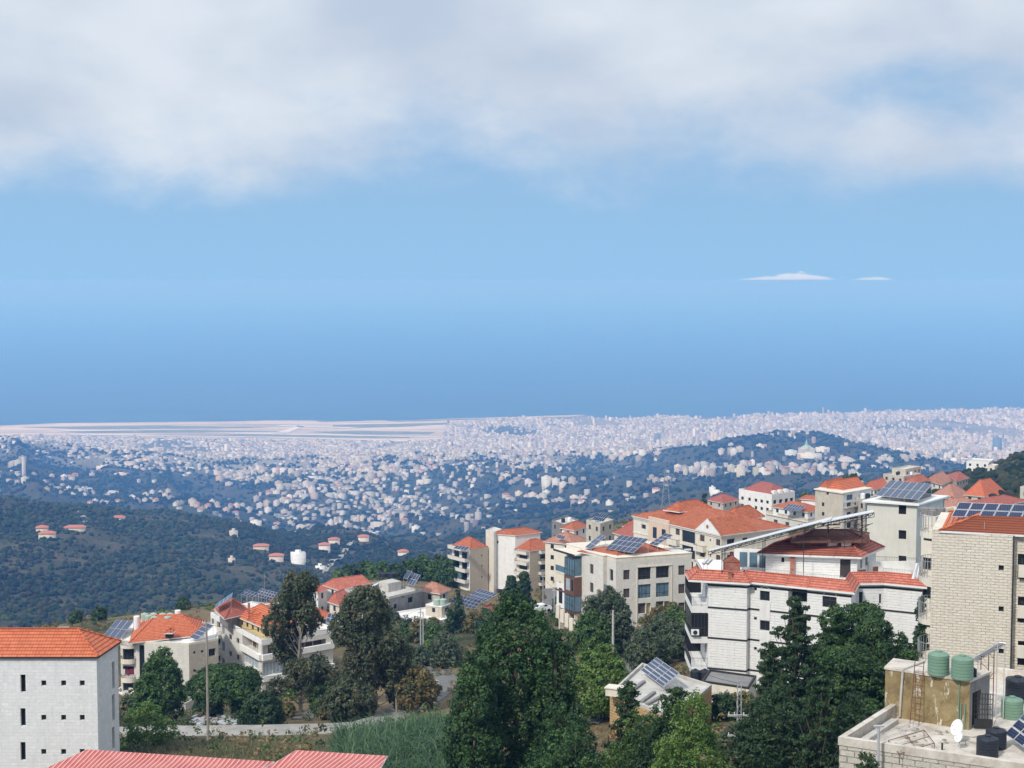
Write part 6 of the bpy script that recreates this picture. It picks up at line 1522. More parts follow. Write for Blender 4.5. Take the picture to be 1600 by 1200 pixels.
# Q  old roof with the tanks, lower right
def tank_terrace():
    zp = 725.5; a = V2(PZ(1311.5, 1153, zp)); b = V2(PZ(1800, 1224, zp)); c = V2(PZ(1381, 1109, zp)); dv = (c - a).normalized() * 19
    zd = 724.8
    B = Bld('old_building', 'weathered block building with a cluttered flat roof, lower right corner', 'building', [a, b, b + dv, a + dv], 704, zp)
    for k in (3, 8, 13): B.hole(0, k, k + 1.5, zp - 3.4, zp - 1.8, 'dark', .3); B.hole(0, k, k + 1.5, zp - 6.6, zp - 5.0, 'dark', .3)
    B.walls('stone_block')
    n = 4; out = offset(B.P, .05); inn = offset(B.P, -.28); m = MB()
    for i in range(4):
        j = (i + 1) % 4; A_, B_, a_, b_ = out[i], out[j], inn[i], inn[j]
        m.poly([(A_.x, A_.y, zp - .38), (B_.x, B_.y, zp - .38), (B_.x, B_.y, zp + .06), (A_.x, A_.y, zp + .06)]); m.poly([(A_.x, A_.y, zp + .06), (B_.x, B_.y, zp + .06), (b_.x, b_.y, zp + .06), (a_.x, a_.y, zp + .06)]); m.poly([(b_.x, b_.y, zd), (a_.x, a_.y, zd), (a_.x, a_.y, zp + .06), (b_.x, b_.y, zp + .06)])
    m.build('parapet', 'old_deck', B.root); m = MB(); m.poly([(p.x, p.y, zd) for p in offset(B.P, -.1)]); m.build('roof', 'old_deck', B.root)
    m = MB(); p0 = B.pt(3, B.L(3) - 1, zd, -.3); 
    e = Vector((*dv.normalized(), 0)); s = Vector((*(b - a).normalized(), 0)); o = Vector((a.x, a.y, zd)) + e * 1.2 + s * .45; m.obox(o, e * 5.2, s * .4, Vector((0, 0, .28))); m.build('planter_kerb', 'concrete', B.root)
    # stair head
    FL, FR, BR, BL = PZ(1382, 1118, zd), PZ(1514, 1141, zd), PZ(1533, 1053, 727.6), PZ(1409, 1035, 727.6)
    H = Bld('stair_house', 'ochre stained stair house carrying two green tanks on the cluttered roof', 'stair house', [V2(FL), V2(FR), V2(BR) + Vector((.6, .3)), V2(BL) + Vector((-.3, .6))], zd, 727.55)
    H.hole(1, .35, 1.45, zd + .02, zd + 2.05, 'void', .25)
    H.walls('ochre_wall', {1: 'concrete_dark'}); m = MB(); m.prism(offset(H.P, .06), 727.55, 727.68); m.build('roof_slab', 'old_deck', H.root)  # right face in darker concrete: its shade is put into the colour
    # iron gate on the right face, standing open
    p = H.pt(1, 1.5, zd + .05, .06); g = MB(); nn = Vector((*H.nrm(1), 0)); e2 = (nn * .25 + Vector((1, -.2, 0))).normalized()
    e2 = Vector((.98, -.15, 0)); w = 1.0; h = 2.0; base = H.pt(1, .4, zd + .05, .12)
    for k in range(8): g.tube(base + e2 * (w * k / 7), base + e2 * (w * k / 7) + Vector((0, 0, h)), .018, 4)
    for zz in (0.02, .55, .8, 1.1, 1.4, 1.7, 2.0): g.tube(base + Vector((0, 0, zz)), base + e2 * w + Vector((0, 0, zz)), .02, 4)
    for k in range(7):
        for q in range(4): c0 = base + e2 * (w * (k + .5) / 7) + Vector((0, 0, .95 + q * .3)); g.tube(c0 - Vector((0, 0, .13)), c0 + e2 * .06, .01, 4); g.tube(c0 + e2 * .06, c0 + Vector((0, 0, .13)), .01, 4)
    g.obox(base + Vector((0, 0, .03)), e2 * w, Vector((0, .015, 0)), Vector((0, 0, .5))); g.build('iron_gate', 'black_trim', H.root)
    # ladder
    l0 = PZ(1439, 1134, zd) ; lt = PZ(1445, 1043, 728.1); f = H.nrm(0); off = Vector((f.x, f.y, 0))
    u, _ = H.uz(0, 1436, 1125); L = MB(); d0 = Vector((*(H.P[1] - H.P[0]).normalized(), 0)); bt = H.pt(0, u - .27, zd, .75); tp = H.pt(0, u - .27, zd + 3.55, .07)
    for s_ in (0, .52): L.tube(bt + d0 * s_, tp + d0 * s_, .026, 5)
    for k in range(1, 12): q = bt.lerp(tp, k / 12); L.tube(q, q + d0 * .52, .018, 4)
    tag(L.build('ladder', 'rust'), 'rusty iron ladder leaning on the ochre stained stair house', 'ladder')
    pp = MB(); u, _ = H.uz(0, 1407, 1090); t0 = H.pt(0, u, zd + .1, .1); t1 = H.pt(0, u + .15, 727.7, .1); pp.tube(t0, t1, .07, 8); pp.tube(t1, H.pt(0, u + .6, 727.78, -2.3), .07, 8); pp.build('drain_pipe', 'concrete', H.root)
    pp = MB(); u, _ = H.uz(0, 1498, 1120); 
    for k, (du, mt) in enumerate(((0, 1), (.12, 1), (.34, 1))): pp.tube(H.pt(0, u + du, zd, .08), H.pt(0, u + du + .03, 727.9 if k == 0 else zd + 1.5, .08), .035, 6)
    pp.build('water_pipe', 'tank_green', H.root)
    # tanks
    tg = 'green ribbed tanks around the ochre stair house'
    zt = 727.68; p = PZ(1466, 1053, zt); tank('left green ribbed tank on top of the ochre stair house', p, .60, 1.32, 'tank_green'); p2 = PZ(1503.5, 1059.5, zt); tank('right green ribbed tank on top of the ochre stair house', p2, .61, 1.30, 'tank_green')
    p = PZ(1581, 1121, zd); p = Vector((p.x, p.y, zd)); tank('green ribbed tank standing low beside the iron gate', p, .62, 1.22, 'tank_green')
    p3 = PZ(1590, 1103, zd); tank('dark tank half hidden behind the low green tank', (p3.x + .3, p3.y + .9, zd + .25), .72, 1.3, 'tank_black')
    p = PZ(1542.5, 1181, zd); tank('front black tank on the cluttered roof by the parapet', p, .57, 1.1, 'tank_black'); p = PZ(1556, 1168, zd); tank('rear black tank on the cluttered roof by the parapet', p, .55, 1.1, 'tank_black')
    p = PZ(1522.5, 1058, zt); tank('small dark drum behind the right green tank on the stair house', (p.x, p.y + .1, zt), .16, .5, 'tank_black', ribs=2)
    # sloping panel on scaffold behind the tanks
    tp = solar_px('grey solar panels seen edge on above a thin steel scaffold behind the stair house', (1515, 1031.5), (1526, 1033), (1561, 1004), 727.4, 729.3, 2, 3, 724.0)
    m = MB()
    for x, yt, D in ((1533, 1025, 86), (1545, 1018, 86.5), (1553.5, 1012, 86.5)):
        q = PY(x, yt, D); m.tube((q.x, q.y, zd), q, .03, 5)
    q1, q2, q3 = PY(1533, 1036, 86), PY(1553, 1060, 86.5), PY(1545, 1020, 86.5); m.tube(q1, PY(1545, 1046, 86.5), .02, 4); m.tube(PY(1533, 1060, 86), q2, .02, 4); m.tube(q3, PY(1553, 1030, 86.5), .02, 4); m.tube(PY(1545, 1060, 86.5), PY(1553, 1050, 86.5), .02, 4)
    tag(m.build('scaffold', 'rust'), 'thin rusty scaffold legs under the edge on panels', 'scaffold')
    solar_px('big dark solar panels lying tilted at the lower right corner of the old roof', (1570, 1147), (1612, 1178), (1604, 1112), zd + .5, zd + 1.7, 3, 3, zd)
    # dishes
    def dish(px, py, r, label, tilt):
        c = PZ(px, py, zd); c = Vector((c.x, c.y, zd)); t = empty('satellite_dish', c, label, 'satellite dish'); m = MB(); ax = Vector((-.86, -.33, .42)).normalized(); u = ax.orthogonal().normalized(); v = ax.cross(u); o = c + Vector((0, 0, r + .35))
        rings = [[o + (u * math.cos(k * .349) + v * math.sin(k * .349)) * (r * s_) + ax * (.28 * r * s_ * s_) for k in range(18)] for s_ in (.02, .4, .7, 1)]
        for q in range(3):
            for k in range(18): j = (k + 1) % 18; m.poly([rings[q][k], rings[q][j], rings[q + 1][j], rings[q + 1][k]])
        m.poly(rings[0]); m.build('reflector', 'paint_white', t, True); m = MB(); m.tube(c, o, .03, 6); m.tube(o - v * r * .8, o + ax * r * .9, .012, 4); m.tube(o + ax * r * .85, o + ax * r * 1.0, .04, 6); m.build('mount', 'galv', t); return t
    dish(1497, 1160, .46, 'larger white satellite dish on the cluttered roof', 0); dish(1499, 1170, .30, 'smaller white satellite dish leaning in front of the larger one', 0)
    m = MB(); q = PZ(1472, 1173, zd); m.tube(q, q + Vector((0, 0, .42)), .055, 8); tag(m.build('vent_pipe', 'black_trim'), 'short black vent pipe near the parapet of the cluttered roof', 'vent pipe')
    # bed frames of rusty angle iron
    def frame(pts, label, mt):
        m = MB(); q = [PZ(x, y, zd + h_) for x, y, h_ in pts]
        for i in range(len(q)): m.tube(q[i], q[(i + 1) % len(q)], .022, 4); m.tube(q[i], (q[i].x, q[i].y, zd), .02, 4)
        m.tube(q[0].lerp(q[1], .5), q[3].lerp(q[2], .5), .02, 4); m.tube(q[0].lerp(q[3], .5), q[1].lerp(q[2], .5), .02, 4); tag(m.build('iron_frame', mt), label, 'iron frame')
    frame([(1388, 1157, .45), (1444, 1141, .45), (1460, 1161, .45), (1405, 1178, .45)], 'dark iron frame standing on the cluttered roof, nearest the parapet', 'rust')
    frame([(1376, 1147, .4), (1427, 1129, .4), (1443, 1140, .4), (1388, 1157, .4)], 'pale iron frame standing behind the dark one on the cluttered roof', 'galv')
    m = MB(); g = random.Random(8)
    for k in range(24): q = PZ(g.uniform(1395, 1480), g.uniform(1135, 1180), zd); m.box(q, g.uniform(.08, .5), g.uniform(.05, .2), g.uniform(.03, .1), g.uniform(0, 3))
    tag(m.build('roof_rubble', 'wood_pole'), 'scattered planks and rubble on the cluttered roof', 'rubble', kind='stuff')
    m = MB(); q = PY(1373, 1136, 76.5); q0 = Vector((q.x, q.y, 706)); m.tube(q0, q, .075, 8); m.box(q, .55, .16, .09, .1); m.build; tag(m.build('lamp_post', 'galv'), 'grey post with a flat head in front of the cluttered roof', 'lamp post')
    m = MB(); q = PZ(1556, 1144, zd)
    pts = [PZ(1509, 1150, zd + .5), PZ(1520, 1152, zd + .5), PZ(1536, 1149, zd + .5), PZ(1548, 1142, zd + .6), PZ(1556, 1125, zd + .8)]
    for i in range(4): m.tube(pts[i], pts[i + 1], .03, 6)
    for i in (0, 2): m.tube(pts[i], (pts[i].x, pts[i].y, zd), .02, 4)
    tag(m.build('hose', 'wood_pole'), 'pale hose looping past the black tanks', 'hose')
tank_terrace()

# R  flat roofs beside the lane
def lane_roofs():
    z = 711.2; P = fp([(953, 1086), (1055, 1126), (1112, 1074), (1003, 1040)], z)
    B = Bld('house', 'orange stone cottage with a flat grey roof and one tilted solar panel', 'house', P, 703, z); B.auto([0, 1], first=1.2); B.walls('stone_orange'); B.flat(.3, .22, 'concrete', 'roof_deck')
    p = PZ(962, 1086, z + .4); m = MB(); m.box(p, 1.6, 1.2, .7, -.4); m.box(p + Vector((0, 0, .7)), 1.8, 1.4, .1, -.4); m.build('roof_hatch', 'cream_wall', B.root)
    m = MB()
    for (x0, y0, x1, y1) in ((983, 1082, 1004, 1066), (1000, 1098, 1020, 1083), (1008, 1102, 1034, 1088)): a = PZ(x0, y0, z + .02); b = PZ(x1, y1, z + .02); m.obox(a, b - a, Vector((.3, -.12, 0)), Vector((0, 0, .22)))
    m.build('roof_kerb', 'concrete_dark', B.root)
    solar_px('single blue solar panel block tilted on the orange stone cottage', (1001, 1047.5), (1036, 1073.5), (1026, 1026.8), z + .5, z + 1.75, 3, 5, z)
    z = 709.4; P = fp([(1096, 1066), (1170, 1077), (1182, 1058), (1108, 1048)], z); B = Bld('garage', 'low cream garage with a dark flat roof at the foot of the big white house', 'garage', P, 703, z); B.pw(0, 1138, 1086, 1143, 1102, 'door', .2); B.walls('cream_wall'); B.flat(.18, .2, 'black_trim', 'concrete_dark')
    z = 708.3; P = fp([(1100, 1110), (1160, 1120), (1180, 1100), (1120, 1092)], z); B = Bld('shed', 'small dim shed below the cream garage', 'shed', P, 702, z); B.walls('cream_wall'); B.flat(.15, .2, 'concrete', 'concrete_dark')
lane_roofs()

# red sheet roofs at the bottom edge
def sheet_roofs():
    def sh(label, q, zs):
        V = [PZ(x, y, z_) for (x, y), z_ in zip(q, zs)]; t = Vector((0, 0, -.09))
        r = empty('canopy', (V[0].x, V[0].y, gz(V[0].x, V[0].y)), label, 'canopy'); m = MB(); m.poly(V); m.poly([v + t for v in V][::-1])
        for i in range(4): a, b = V[i], V[(i + 1) % 4]; m.poly([a + t, b + t, b, a])
        m.build('roof_sheet', 'sheet_red', r)
        f = MB(); w = MB()
        for i in range(4): a, b = V[i], V[(i + 1) % 4]; f.tube(a - Vector((0, 0, .05)), b - Vector((0, 0, .05)), .05, 5)
        f.build('gutter', 'galv', r)
        c = sum(V, Vector()) / 4; Pq = [V2(c.lerp(v, .93)) for v in V]
        if area2(Pq) < 0: Pq = Pq[::-1]
        zl = min(v.z for v in V) - .25; w.prism(Pq, 708, zl); w.build('wall', 'white_wall', r)
    # listed so that the upward normal faces the sky
    sh('red corrugated sheet roof along the bottom edge, its long left part', [(40, 1214), (300, 1262), (429, 1190), (136, 1171)], [720.6, 720.6, 721.5, 721.5])
    sh('red corrugated sheet roof along the bottom edge, its raised right part', [(395, 1212), (560, 1262), (605, 1181), (463, 1172)], [721.1, 721.1, 722.0, 722.0])
sheet_roofs()
# ---------------------------------------------------------------- roads, walls, poles
def ribbon(name, pts, w, mat, lift=0.12, y0=100):
    P = []
    for p in pts:
        h_ = hit(p[0], p[1], y0) if len(p) == 2 else PY(*p)
        P.append(Vector((h_.x, h_.y, 0)))
    Q = []
    for i in range(len(P) - 1):
        n = max(2, int((P[i + 1] - P[i]).length / 2.0))
        for k in range(n): Q.append(P[i].lerp(P[i + 1], k / n))
    Q.append(P[-1]); m = MB(); L = []
    for i, p in enumerate(Q):
        d = (Q[min(i + 1, len(Q) - 1)] - Q[max(i - 1, 0)]).normalized(); nn = Vector((-d.y, d.x, 0)) * w / 2
        zc = gz(p.x, p.y) + lift; L.append((p + nn, p - nn, max(zc, gz((p + nn).x, (p + nn).y) + lift * .5, gz((p - nn).x, (p - nn).y) + lift * .5)))
    for i in range(len(L) - 1):
        a, b, z = L[i]; c, d, z2 = L[i + 1]; m.poly([(b.x, b.y, z), (d.x, d.y, z2), (c.x, c.y, z2), (a.x, a.y, z)])
        m.poly([(a.x, a.y, z), (c.x, c.y, z2), (c.x, c.y, z2 - .6), (a.x, a.y, z - .6)]); m.poly([(d.x, d.y, z2), (b.x, b.y, z), (b.x, b.y, z - .6), (d.x, d.y, z2 - .6)])
    o = m.build(name, mat); tag(o, kind='structure'); return Q
RD = ribbon('road', [(150, 1149), (250, 1148.5), (330, 1148), (420, 1147.5), (500, 1145), (560, 1140), (600, 1128), (640, 1108), (668, 1096)], 4.2, 'pale_road', .12, 120)
for q_ in ([(600,800),(625,790),(648,779),(672,776)], [(690,772),(712,780),(728,790),(752,792),(740,806)], [(664,786),(680,794),(690,800)], [(120,800),(135,812),(128,822)]): ribbon('road', q_, 7.0, 'pale_road', 1.0, 1600)
ribbon('road', [(548,846),(540,860),(524,876),(508,892),(496,906)], 7.0, 'pale_road', 1.0, 1000)
ribbon('road', [(662, 1100), (682, 1086), (694, 1068), (688, 1054), (672, 1044)], 4.2, 'asphalt', .16, 120)
ribbon('path', [(470, 1124), (492, 1113), (515, 1104), (540, 1090)], 2.6, 'asphalt', .1, 120)
ribbon('road', [(838, 962), (856, 950), (870, 940), (862, 926)], 4.5, 'asphalt', .14, 200)
ribbon('road', [(905, 1135), (935, 1108), (960, 1083), (1000, 1040), (1050, 1020), (1100, 1012)], 4.0, 'asphalt', .14, 120)
def road_wall():
    m = MB(); Q = RD; m2 = MB(); cur = 0; segs = []
    for i in range(4, len(Q) - 1):
        p, q = Q[i], Q[i + 1]
        if p.y > 172: break
        d = (q - p).normalized(); nn = Vector((-d.y, d.x, 0)); s = 1 if nn.y > 0 else -1; a = p + nn * s * 2.4; b = q + nn * s * 2.4
        za = gz(a.x, a.y) - .3; m.obox((a.x, a.y, za), b - a, nn * s * .28, Vector((0, 0, 1.0)))
        m2.obox((a.x, a.y, za + 1.0), b - a, nn * s * .34, Vector((0, 0, .1)))
        if i % 2 == 0: m2.box((a.x, a.y, za), .35, .35, 1.2)
    t = m.build('road_wall', 'beige_wall'); tag(t, 'low concrete wall with posts along the far side of the pale road', 'wall')
    o = m2.build('coping', 'concrete'); o.parent = t; o.location = o.location - t.location
road_wall()
def pole(px, ptop, D, label, r=.11, arms=(), mat='wood_pole', name='utility_pole', lattice=False, base=None):
    p = PY(px, ptop, D); z0 = gz(p.x, p.y) if base is None else base; t = empty(name, (p.x, p.y, z0), label, 'utility pole'); m = MB()
    if lattice:
        w = .18
        for sx, sy in ((-w, -w), (w, -w), (w, w), (-w, w)): m.tube((p.x + sx, p.y + sy, z0 - .3), (p.x + sx * .7, p.y + sy * .7, p.z), .022, 4)
        k = int((p.z - z0) / .45)
        for i in range(k): z_ = z0 + i * .45; s_ = 1 if i % 2 else -1; m.tube((p.x - w * s_, p.y - w, z_), (p.x + w * s_, p.y - w, z_ + .45), .014, 4); m.tube((p.x - w, p.y - w * s_, z_), (p.x - w, p.y + w * s_, z_ + .45), .014, 4)
    else: m.tube((p.x, p.y, z0 - .5), p, r * 1.25, 8, r * .75)
    m.build('shaft', mat, t)
    for dz, L in arms:
        a = MB(); a.obox((p.x - L / 2, p.y - .06, p.z - dz), (L, 0, 0), (0, .12, 0), (0, 0, .12))
        o = a.build('crossarm', 'galv', t); b = MB()
        for k in (-.45, -.2, .2, .45): b.tube((p.x + k * L, p.y, p.z - dz + .12), (p.x + k * L, p.y, p.z - dz + .3), .035, 6)
        b.build('insulator', 'white_trim', o)
    return p
p1 = pole(322.5, 972, 158, 'tall pale concrete pole beside the pale road at left', .13, ((.15, .9),))
pole(657, 949, 262, 'left of the twin pale poles above the pale road', .11, ((1.0, 1.0), (2.0, 1.0)), 'galv'); pole(661, 955, 264, 'right of the twin pale poles above the pale road', .10, (), 'galv')
pole(848.5, 899, 300, 'thin grey pole rising right of the big dark tree, left one', .09, ((.3, .8),), 'galv'); pole(866, 917, 290, 'short grey pole by the stepped garden wall', .10, ((.2, .7), (.8, .7)), 'galv')
p2 = pole(958, 954, 190, 'square pale concrete pole in front of the solar roofed apartments', .16, (), 'concrete')
p3 = pole(1155.5, 1068, 108, 'lattice pole with three crossarms in front of the dark conifers', .12, ((4.0 * .62, 1.7), (4.0, 1.7), (5.4, 1.7)), 'galv', lattice=True)
pole(596, 1010, 250, 'slim pole half hidden by the right hand thin tree', .07, (), 'galv')
def wire(a, b, sag, label, n=12):
    m = MB(); a, b = Vector(a), Vector(b); pr = a
    for k in range(1, n + 1): t = k / n; q = a.lerp(b, t) - Vector((0, 0, 4 * sag * t * (1 - t))); m.tube(pr, q, .02, 3, cap=False); pr = q
    tag(m.build('cable', 'black_trim'), label, 'cable')
wire(p1 - Vector((0, 0, 5.2)), PY(560, 1040, 215), 1.2, 'upper dark cable running right from the tall pale pole')
wire(p1 - Vector((0, 0, 5.8)), PY(560, 1048, 215), 1.3, 'lower dark cable running right from the tall pale pole')
wire(p3 - Vector((0, 0, 2.4)), PY(1400, 1112, 96), 0.6, 'dark cable from the lattice pole to the cluttered roof')
wire(PY(660, 958, 262), PY(705, 1005, 220), .5, 'dark cable sloping down right from the twin poles')
# pylon on the ridge
def pylon():
    D = 900; t = PY(1040, 733, D); b = PY(1040, 790, D); r = empty('pylon', (b.x, b.y, b.z - 30), 'steel lattice pylon rising behind the long red roofs', 'pylon'); m = MB(); H_ = t.z - b.z
    def w(z): k = (z - b.z) / H_; return 2.2 * (1 - k) + .35
    lv = [b.z - 30 + i * (t.z - b.z + 30) / 16 for i in range(17)]
    for i in range(16):
        z0, z1 = lv[i], lv[i + 1]; w0, w1 = w(z0), w(z1)
        for sx, sy in ((-1, -1), (1, -1), (1, 1), (-1, 1)): m.tube((b.x + sx * w0, D + sy * w0, z0), (b.x + sx * w1, D + sy * w1, z1), .16, 4)
        m.tube((b.x - w0, D - w0, z0), (b.x + w1, D - w1, z1), .10, 4); m.tube((b.x + w0, D - w0, z0), (b.x - w1, D - w1, z1), .10, 4)
    m.build('mast', 'steel', r)
    for yy, L in ((741, 4.6), (749, 5.4), (757, 4.6)):
        z_ = PY(1040, yy, D).z; a = MB(); a.tube((b.x - L, D, z_), (b.x + L, D, z_), .15, 4); a.tube((b.x - L, D, z_), (b.x, D, z_ + 1.3), .1, 4); a.tube((b.x + L, D, z_), (b.x, D, z_ + 1.3), .1, 4); a.build('crossarm', 'steel', r)
pylon()
def car(px, py, D, rz, label):
    p = hit(px, py, D - 25, D + 40) or PY(px, py, D); t = empty('parked_car', p, label, 'car'); c, s = math.cos(rz), math.sin(rz); z = p.z + .15
    prof = [(-2.1, .25), (-2.1, .75), (-1.9, .9), (-1.2, .95), (-.7, 1.42), (.7, 1.45), (1.45, 1.0), (2.05, .9), (2.15, .55), (2.1, .25)]
    m = MB(); w = .84; R_ = lambda x, y, zz: (p.x + x * c - y * s, p.y + x * s + y * c, z + zz)
    Lf = [R_(x, w if zz < 1 else w * .86, zz) for x, zz in prof]; Rt = [R_(x, -w if zz < 1 else -w * .86, zz) for x, zz in prof]
    m.poly(Lf[::-1]); m.poly(Rt)
    for i in range(len(prof)): j = (i + 1) % len(prof); m.poly([Lf[i], Lf[j], Rt[j], Rt[i]])
    m.build('body', 'paint_white', t); g = MB()
    for sgn in (1, -1): g.poly([R_(-1.05, sgn * (w * .93), 1.0), R_(1.2, sgn * (w * .93), 1.02), R_(.65, sgn * (w * .875), 1.38), R_(-.68, sgn * (w * .875), 1.36)][::sgn])
    g.poly([R_(-1.22, .66, .99), R_(-1.22, -.66, .99), R_(-.76, -.58, 1.39), R_(-.76, .58, 1.39)]); g.poly([R_(1.42, -.66, 1.04), R_(1.42, .66, 1.04), R_(.78, .6, 1.44), R_(.78, -.6, 1.44)]); g.build('windows', 'glass', t)
    for x in (-1.35, 1.35):
        for y in (-.86, .86): m = MB(); m.tube(R_(x, y * .8, .17), R_(x, y * 1.02, .17), .32, 14); m.build('wheel', 'rubber', t)
car(920, 1122, 128, 1.2, 'white car parked on the lane beside the light green tree')
car(1040, 982, 235, 0.3, 'white car half hidden by bushes below the solar roofed apartments')

def scrap():
    g = random.Random(12); m = MB()
    for k in range(46):
        p = hit(g.uniform(302, 368), g.uniform(1122, 1136), 120); m.box(p + Vector((0, 0, g.uniform(0, .5))), g.uniform(.4, 2.2), g.uniform(.3, 1.0), g.uniform(.04, .2), g.uniform(0, 3))
    tag(m.build('scrap_pile', 'galv'), 'pile of pale boards and scrap behind the road wall', 'scrap', kind='stuff')
scrap()
car(845, 956, 285, 0.6, 'white car on the grey road by the short grey pole')
car(668, 1078, 205, 1.1, 'white car on the bend of the grey road behind the reeds')
wire(p1 - Vector((0, 0, .3)), PY(657, 952, 262), 2.0, 'long dark cable from the tall pale pole to the twin poles')
wire(PY(848.5, 901, 300), PY(866, 919, 290), .3, 'short cable between the two thin grey poles')
wire(PY(866, 919, 290), PY(958, 956, 190), 1.2, 'cable from the short grey pole to the square concrete pole')
wire(PY(958, 956, 190), p3, 1.5, 'cable from the square concrete pole down to the lattice pole')
wire(PY(657, 950, 262), PY(848.5, 900, 300), 1.6, 'long cable from the twin poles to the thin grey pole')
# ---------------------------------------------------------------- houses scattered over the far hills (about 250, each a thing)
MH = np.random.default_rng(21)
PALW = [('white', (0.74,0.73,0.70)), ('cream', (0.66,0.60,0.50)), ('beige', (0.52,0.46,0.38)), ('pale', (0.66,0.64,0.60))]
def tint_obj(name, V, F_, cols, mat, parent, off):
    me = npmesh(name, np.asarray(V) - np.array(off), np.asarray(F_), False, {'tint': ('FACE', 'FLOAT_COLOR', [(*c, 1) for c in cols])})
    return link(name, me, MAT[mat], parent)
def far_house(px, py, w, d, h, rot, label, group, col, red, y0, y1=6000, cat='house', roofh=2.5):
    p = hit(px, py, y0, y1)
    if p is None: return None
    c, s = math.cos(rot), math.sin(rot); z0 = p.z - 8; z1 = p.z + h
    P = [(p.x + a * w / 2 * c - b * d / 2 * s, p.y + a * w / 2 * s + b * d / 2 * c) for a, b in ((-1,-1),(1,-1),(1,1),(-1,1))]
    r = empty('house', p, label, cat, group)
    V = [(x, y, z0) for x, y in P] + [(x, y, z1) for x, y in P]
    tint_obj('wall', V, BOXF[:5], [col] * 5, 'town_wall', r, p)
    if red:
        O = offset(P, .8); l = (O[1] - O[0]).length; l2 = (O[2] - O[1]).length
        if l < l2: O = O[1:] + O[:1]
        m0 = (O[3] + O[0]) / 2; m1 = (O[1] + O[2]) / 2; ins = min(l, l2) / 2; dd = (m1 - m0).normalized(); r0, r1 = m0 + dd * ins, m1 - dd * ins
        V = [(v.x, v.y, z1 + .02) for v in O] + [(r0.x, r0.y, z1 + roofh), (r1.x, r1.y, z1 + roofh)]
        tint_obj('roof', V, [(0,1,5),(0,5,4),(1,2,5),(2,3,4),(2,4,5),(3,0,4)], [(0.50,0.17,0.10)] * 6, 'town_wall', r, p)
    else:
        g = [(p.x + a * w * .2 * c - b * d * .2 * s, p.y + a * w * .2 * s + b * d * .2 * c) for a, b in ((-1,-1),(1,-1),(1,1),(-1,1))]
        V = [(x, y, z1) for x, y in g] + [(x, y, z1 + 2.6) for x, y in g]; tint_obj('stair_head', V, BOXF, [tuple(min(.8, k * 1.08) for k in col)] * 5, 'town_wall', r, p)
    return r
# cluster: px, py centre, spread x, spread y, count, width range (m), storeys, share of red roofs, y0, place words
CL = [
 (70,748,75,7,11,(12,20),(2,4),.15,2200,'in the white row on the second rise at far left'),
 (30,725,40,6,6,(14,22),(2,4),.1,2500,'on the left edge under the sea'),
 (110,768,40,7,9,(11,18),(2,3),.3,2000,'on the left slope above the dark woods'),
 (180,782,45,7,9,(11,18),(2,4),.4,2000,'along the crest of the dark wooded hill'),
 (250,778,25,8,7,(12,20),(3,5),.3,2000,'in the tall group left of the valley mouth'),
 (340,795,45,10,13,(12,18),(3,5),.15,2000,'beside the valley mouth'),
 (430,790,50,12,14,(12,18),(3,5),.15,2200,'in the valley behind the wooded crest'),
 (290,790,20,5,5,(14,20),(3,4),.2,2000,'between the crest and the valley mouth'),
 (480,770,60,10,14,(14,22),(3,6),.1,2400,'on the valley floor before the plain'),
 (400,748,70,10,16,(14,24),(3,6),.12,2800,'on the near edge of the plain left of centre'),
 (560,745,60,10,14,(14,24),(3,6),.15,2800,'where the valley opens below the plain'),
 (640,735,40,5,9,(14,24),(3,4),.35,3000,'in the curved white row on the bare spur'),
 (700,728,40,5,7,(14,24),(2,4),.3,3200,'on the spur above the blue valley'),
 (520,820,30,7,8,(10,16),(2,4),.1,2000,'deep in the valley left of the bare spur'),
 (600,812,35,7,7,(12,20),(3,5),.1,2000,'deep in the valley under the bare spur'),
 (655,790,25,8,5,(10,16),(2,4),.1,2000,'halfway up the right valley flank'),
 (590,782,25,6,6,(10,16),(2,3),.2,2200,'on the dark flank above the valley floor'),
 (820,775,35,5,9,(16,26),(3,5),.3,2000,'in the terraced hotel group on the right hill'),
 (880,782,35,5,8,(14,24),(2,5),.25,2000,'right of the terraced hotel group'),
 (870,757,25,5,6,(16,26),(4,6),.0,2300,'in the grey block group above the hotels'),
 (810,752,30,6,6,(12,20),(3,4),.1,2300,'left of the grey block group'),
 (930,790,30,4,5,(12,22),(2,3),.1,2000,'at the lower right of the hotel hill'),
 (920,712,90,5,16,(16,26),(4,7),.1,3600,'strung along the far blue ridge'),
 (990,715,40,5,9,(16,26),(4,6),.1,3400,'in the pale group left of the monastery hill'),
 (1085,736,30,7,13,(13,20),(4,6),.15,2500,'in the white cluster under the monastery hill, left part'),
 (1130,738,35,8,15,(13,20),(4,6),.15,2500,'in the white cluster under the monastery hill, middle part'),
 (1180,735,35,8,13,(13,20),(3,6),.2,2500,'in the white cluster under the monastery hill, right part'),
 (1240,735,50,9,18,(12,18),(2,5),.25,2400,'on the slope below the monastery'),
 (1300,738,40,7,12,(12,18),(2,5),.25,2400,'right of the slope below the monastery'),
 (1145,705,20,5,6,(14,22),(3,5),.3,3000,'high on the monastery hill, left side'),
 (1170,697,30,4,4,(14,22),(2,3),.4,3200,'near the crest of the monastery hill'),
 (1025,752,20,5,5,(12,20),(2,4),.3,2400,'left of the pylon'),
 (1400,718,40,4,6,(16,30),(2,4),.1,3500,'in the low ground right of the monastery hill'),
 (1500,712,60,4,8,(20,40),(2,3),.0,3800,'among the pale sheds before the right hand city'),
 (450,822,20,4,4,(12,18),(2,4),.6,1500,'on the wooded hill near its right shoulder'),
]
MADE = []
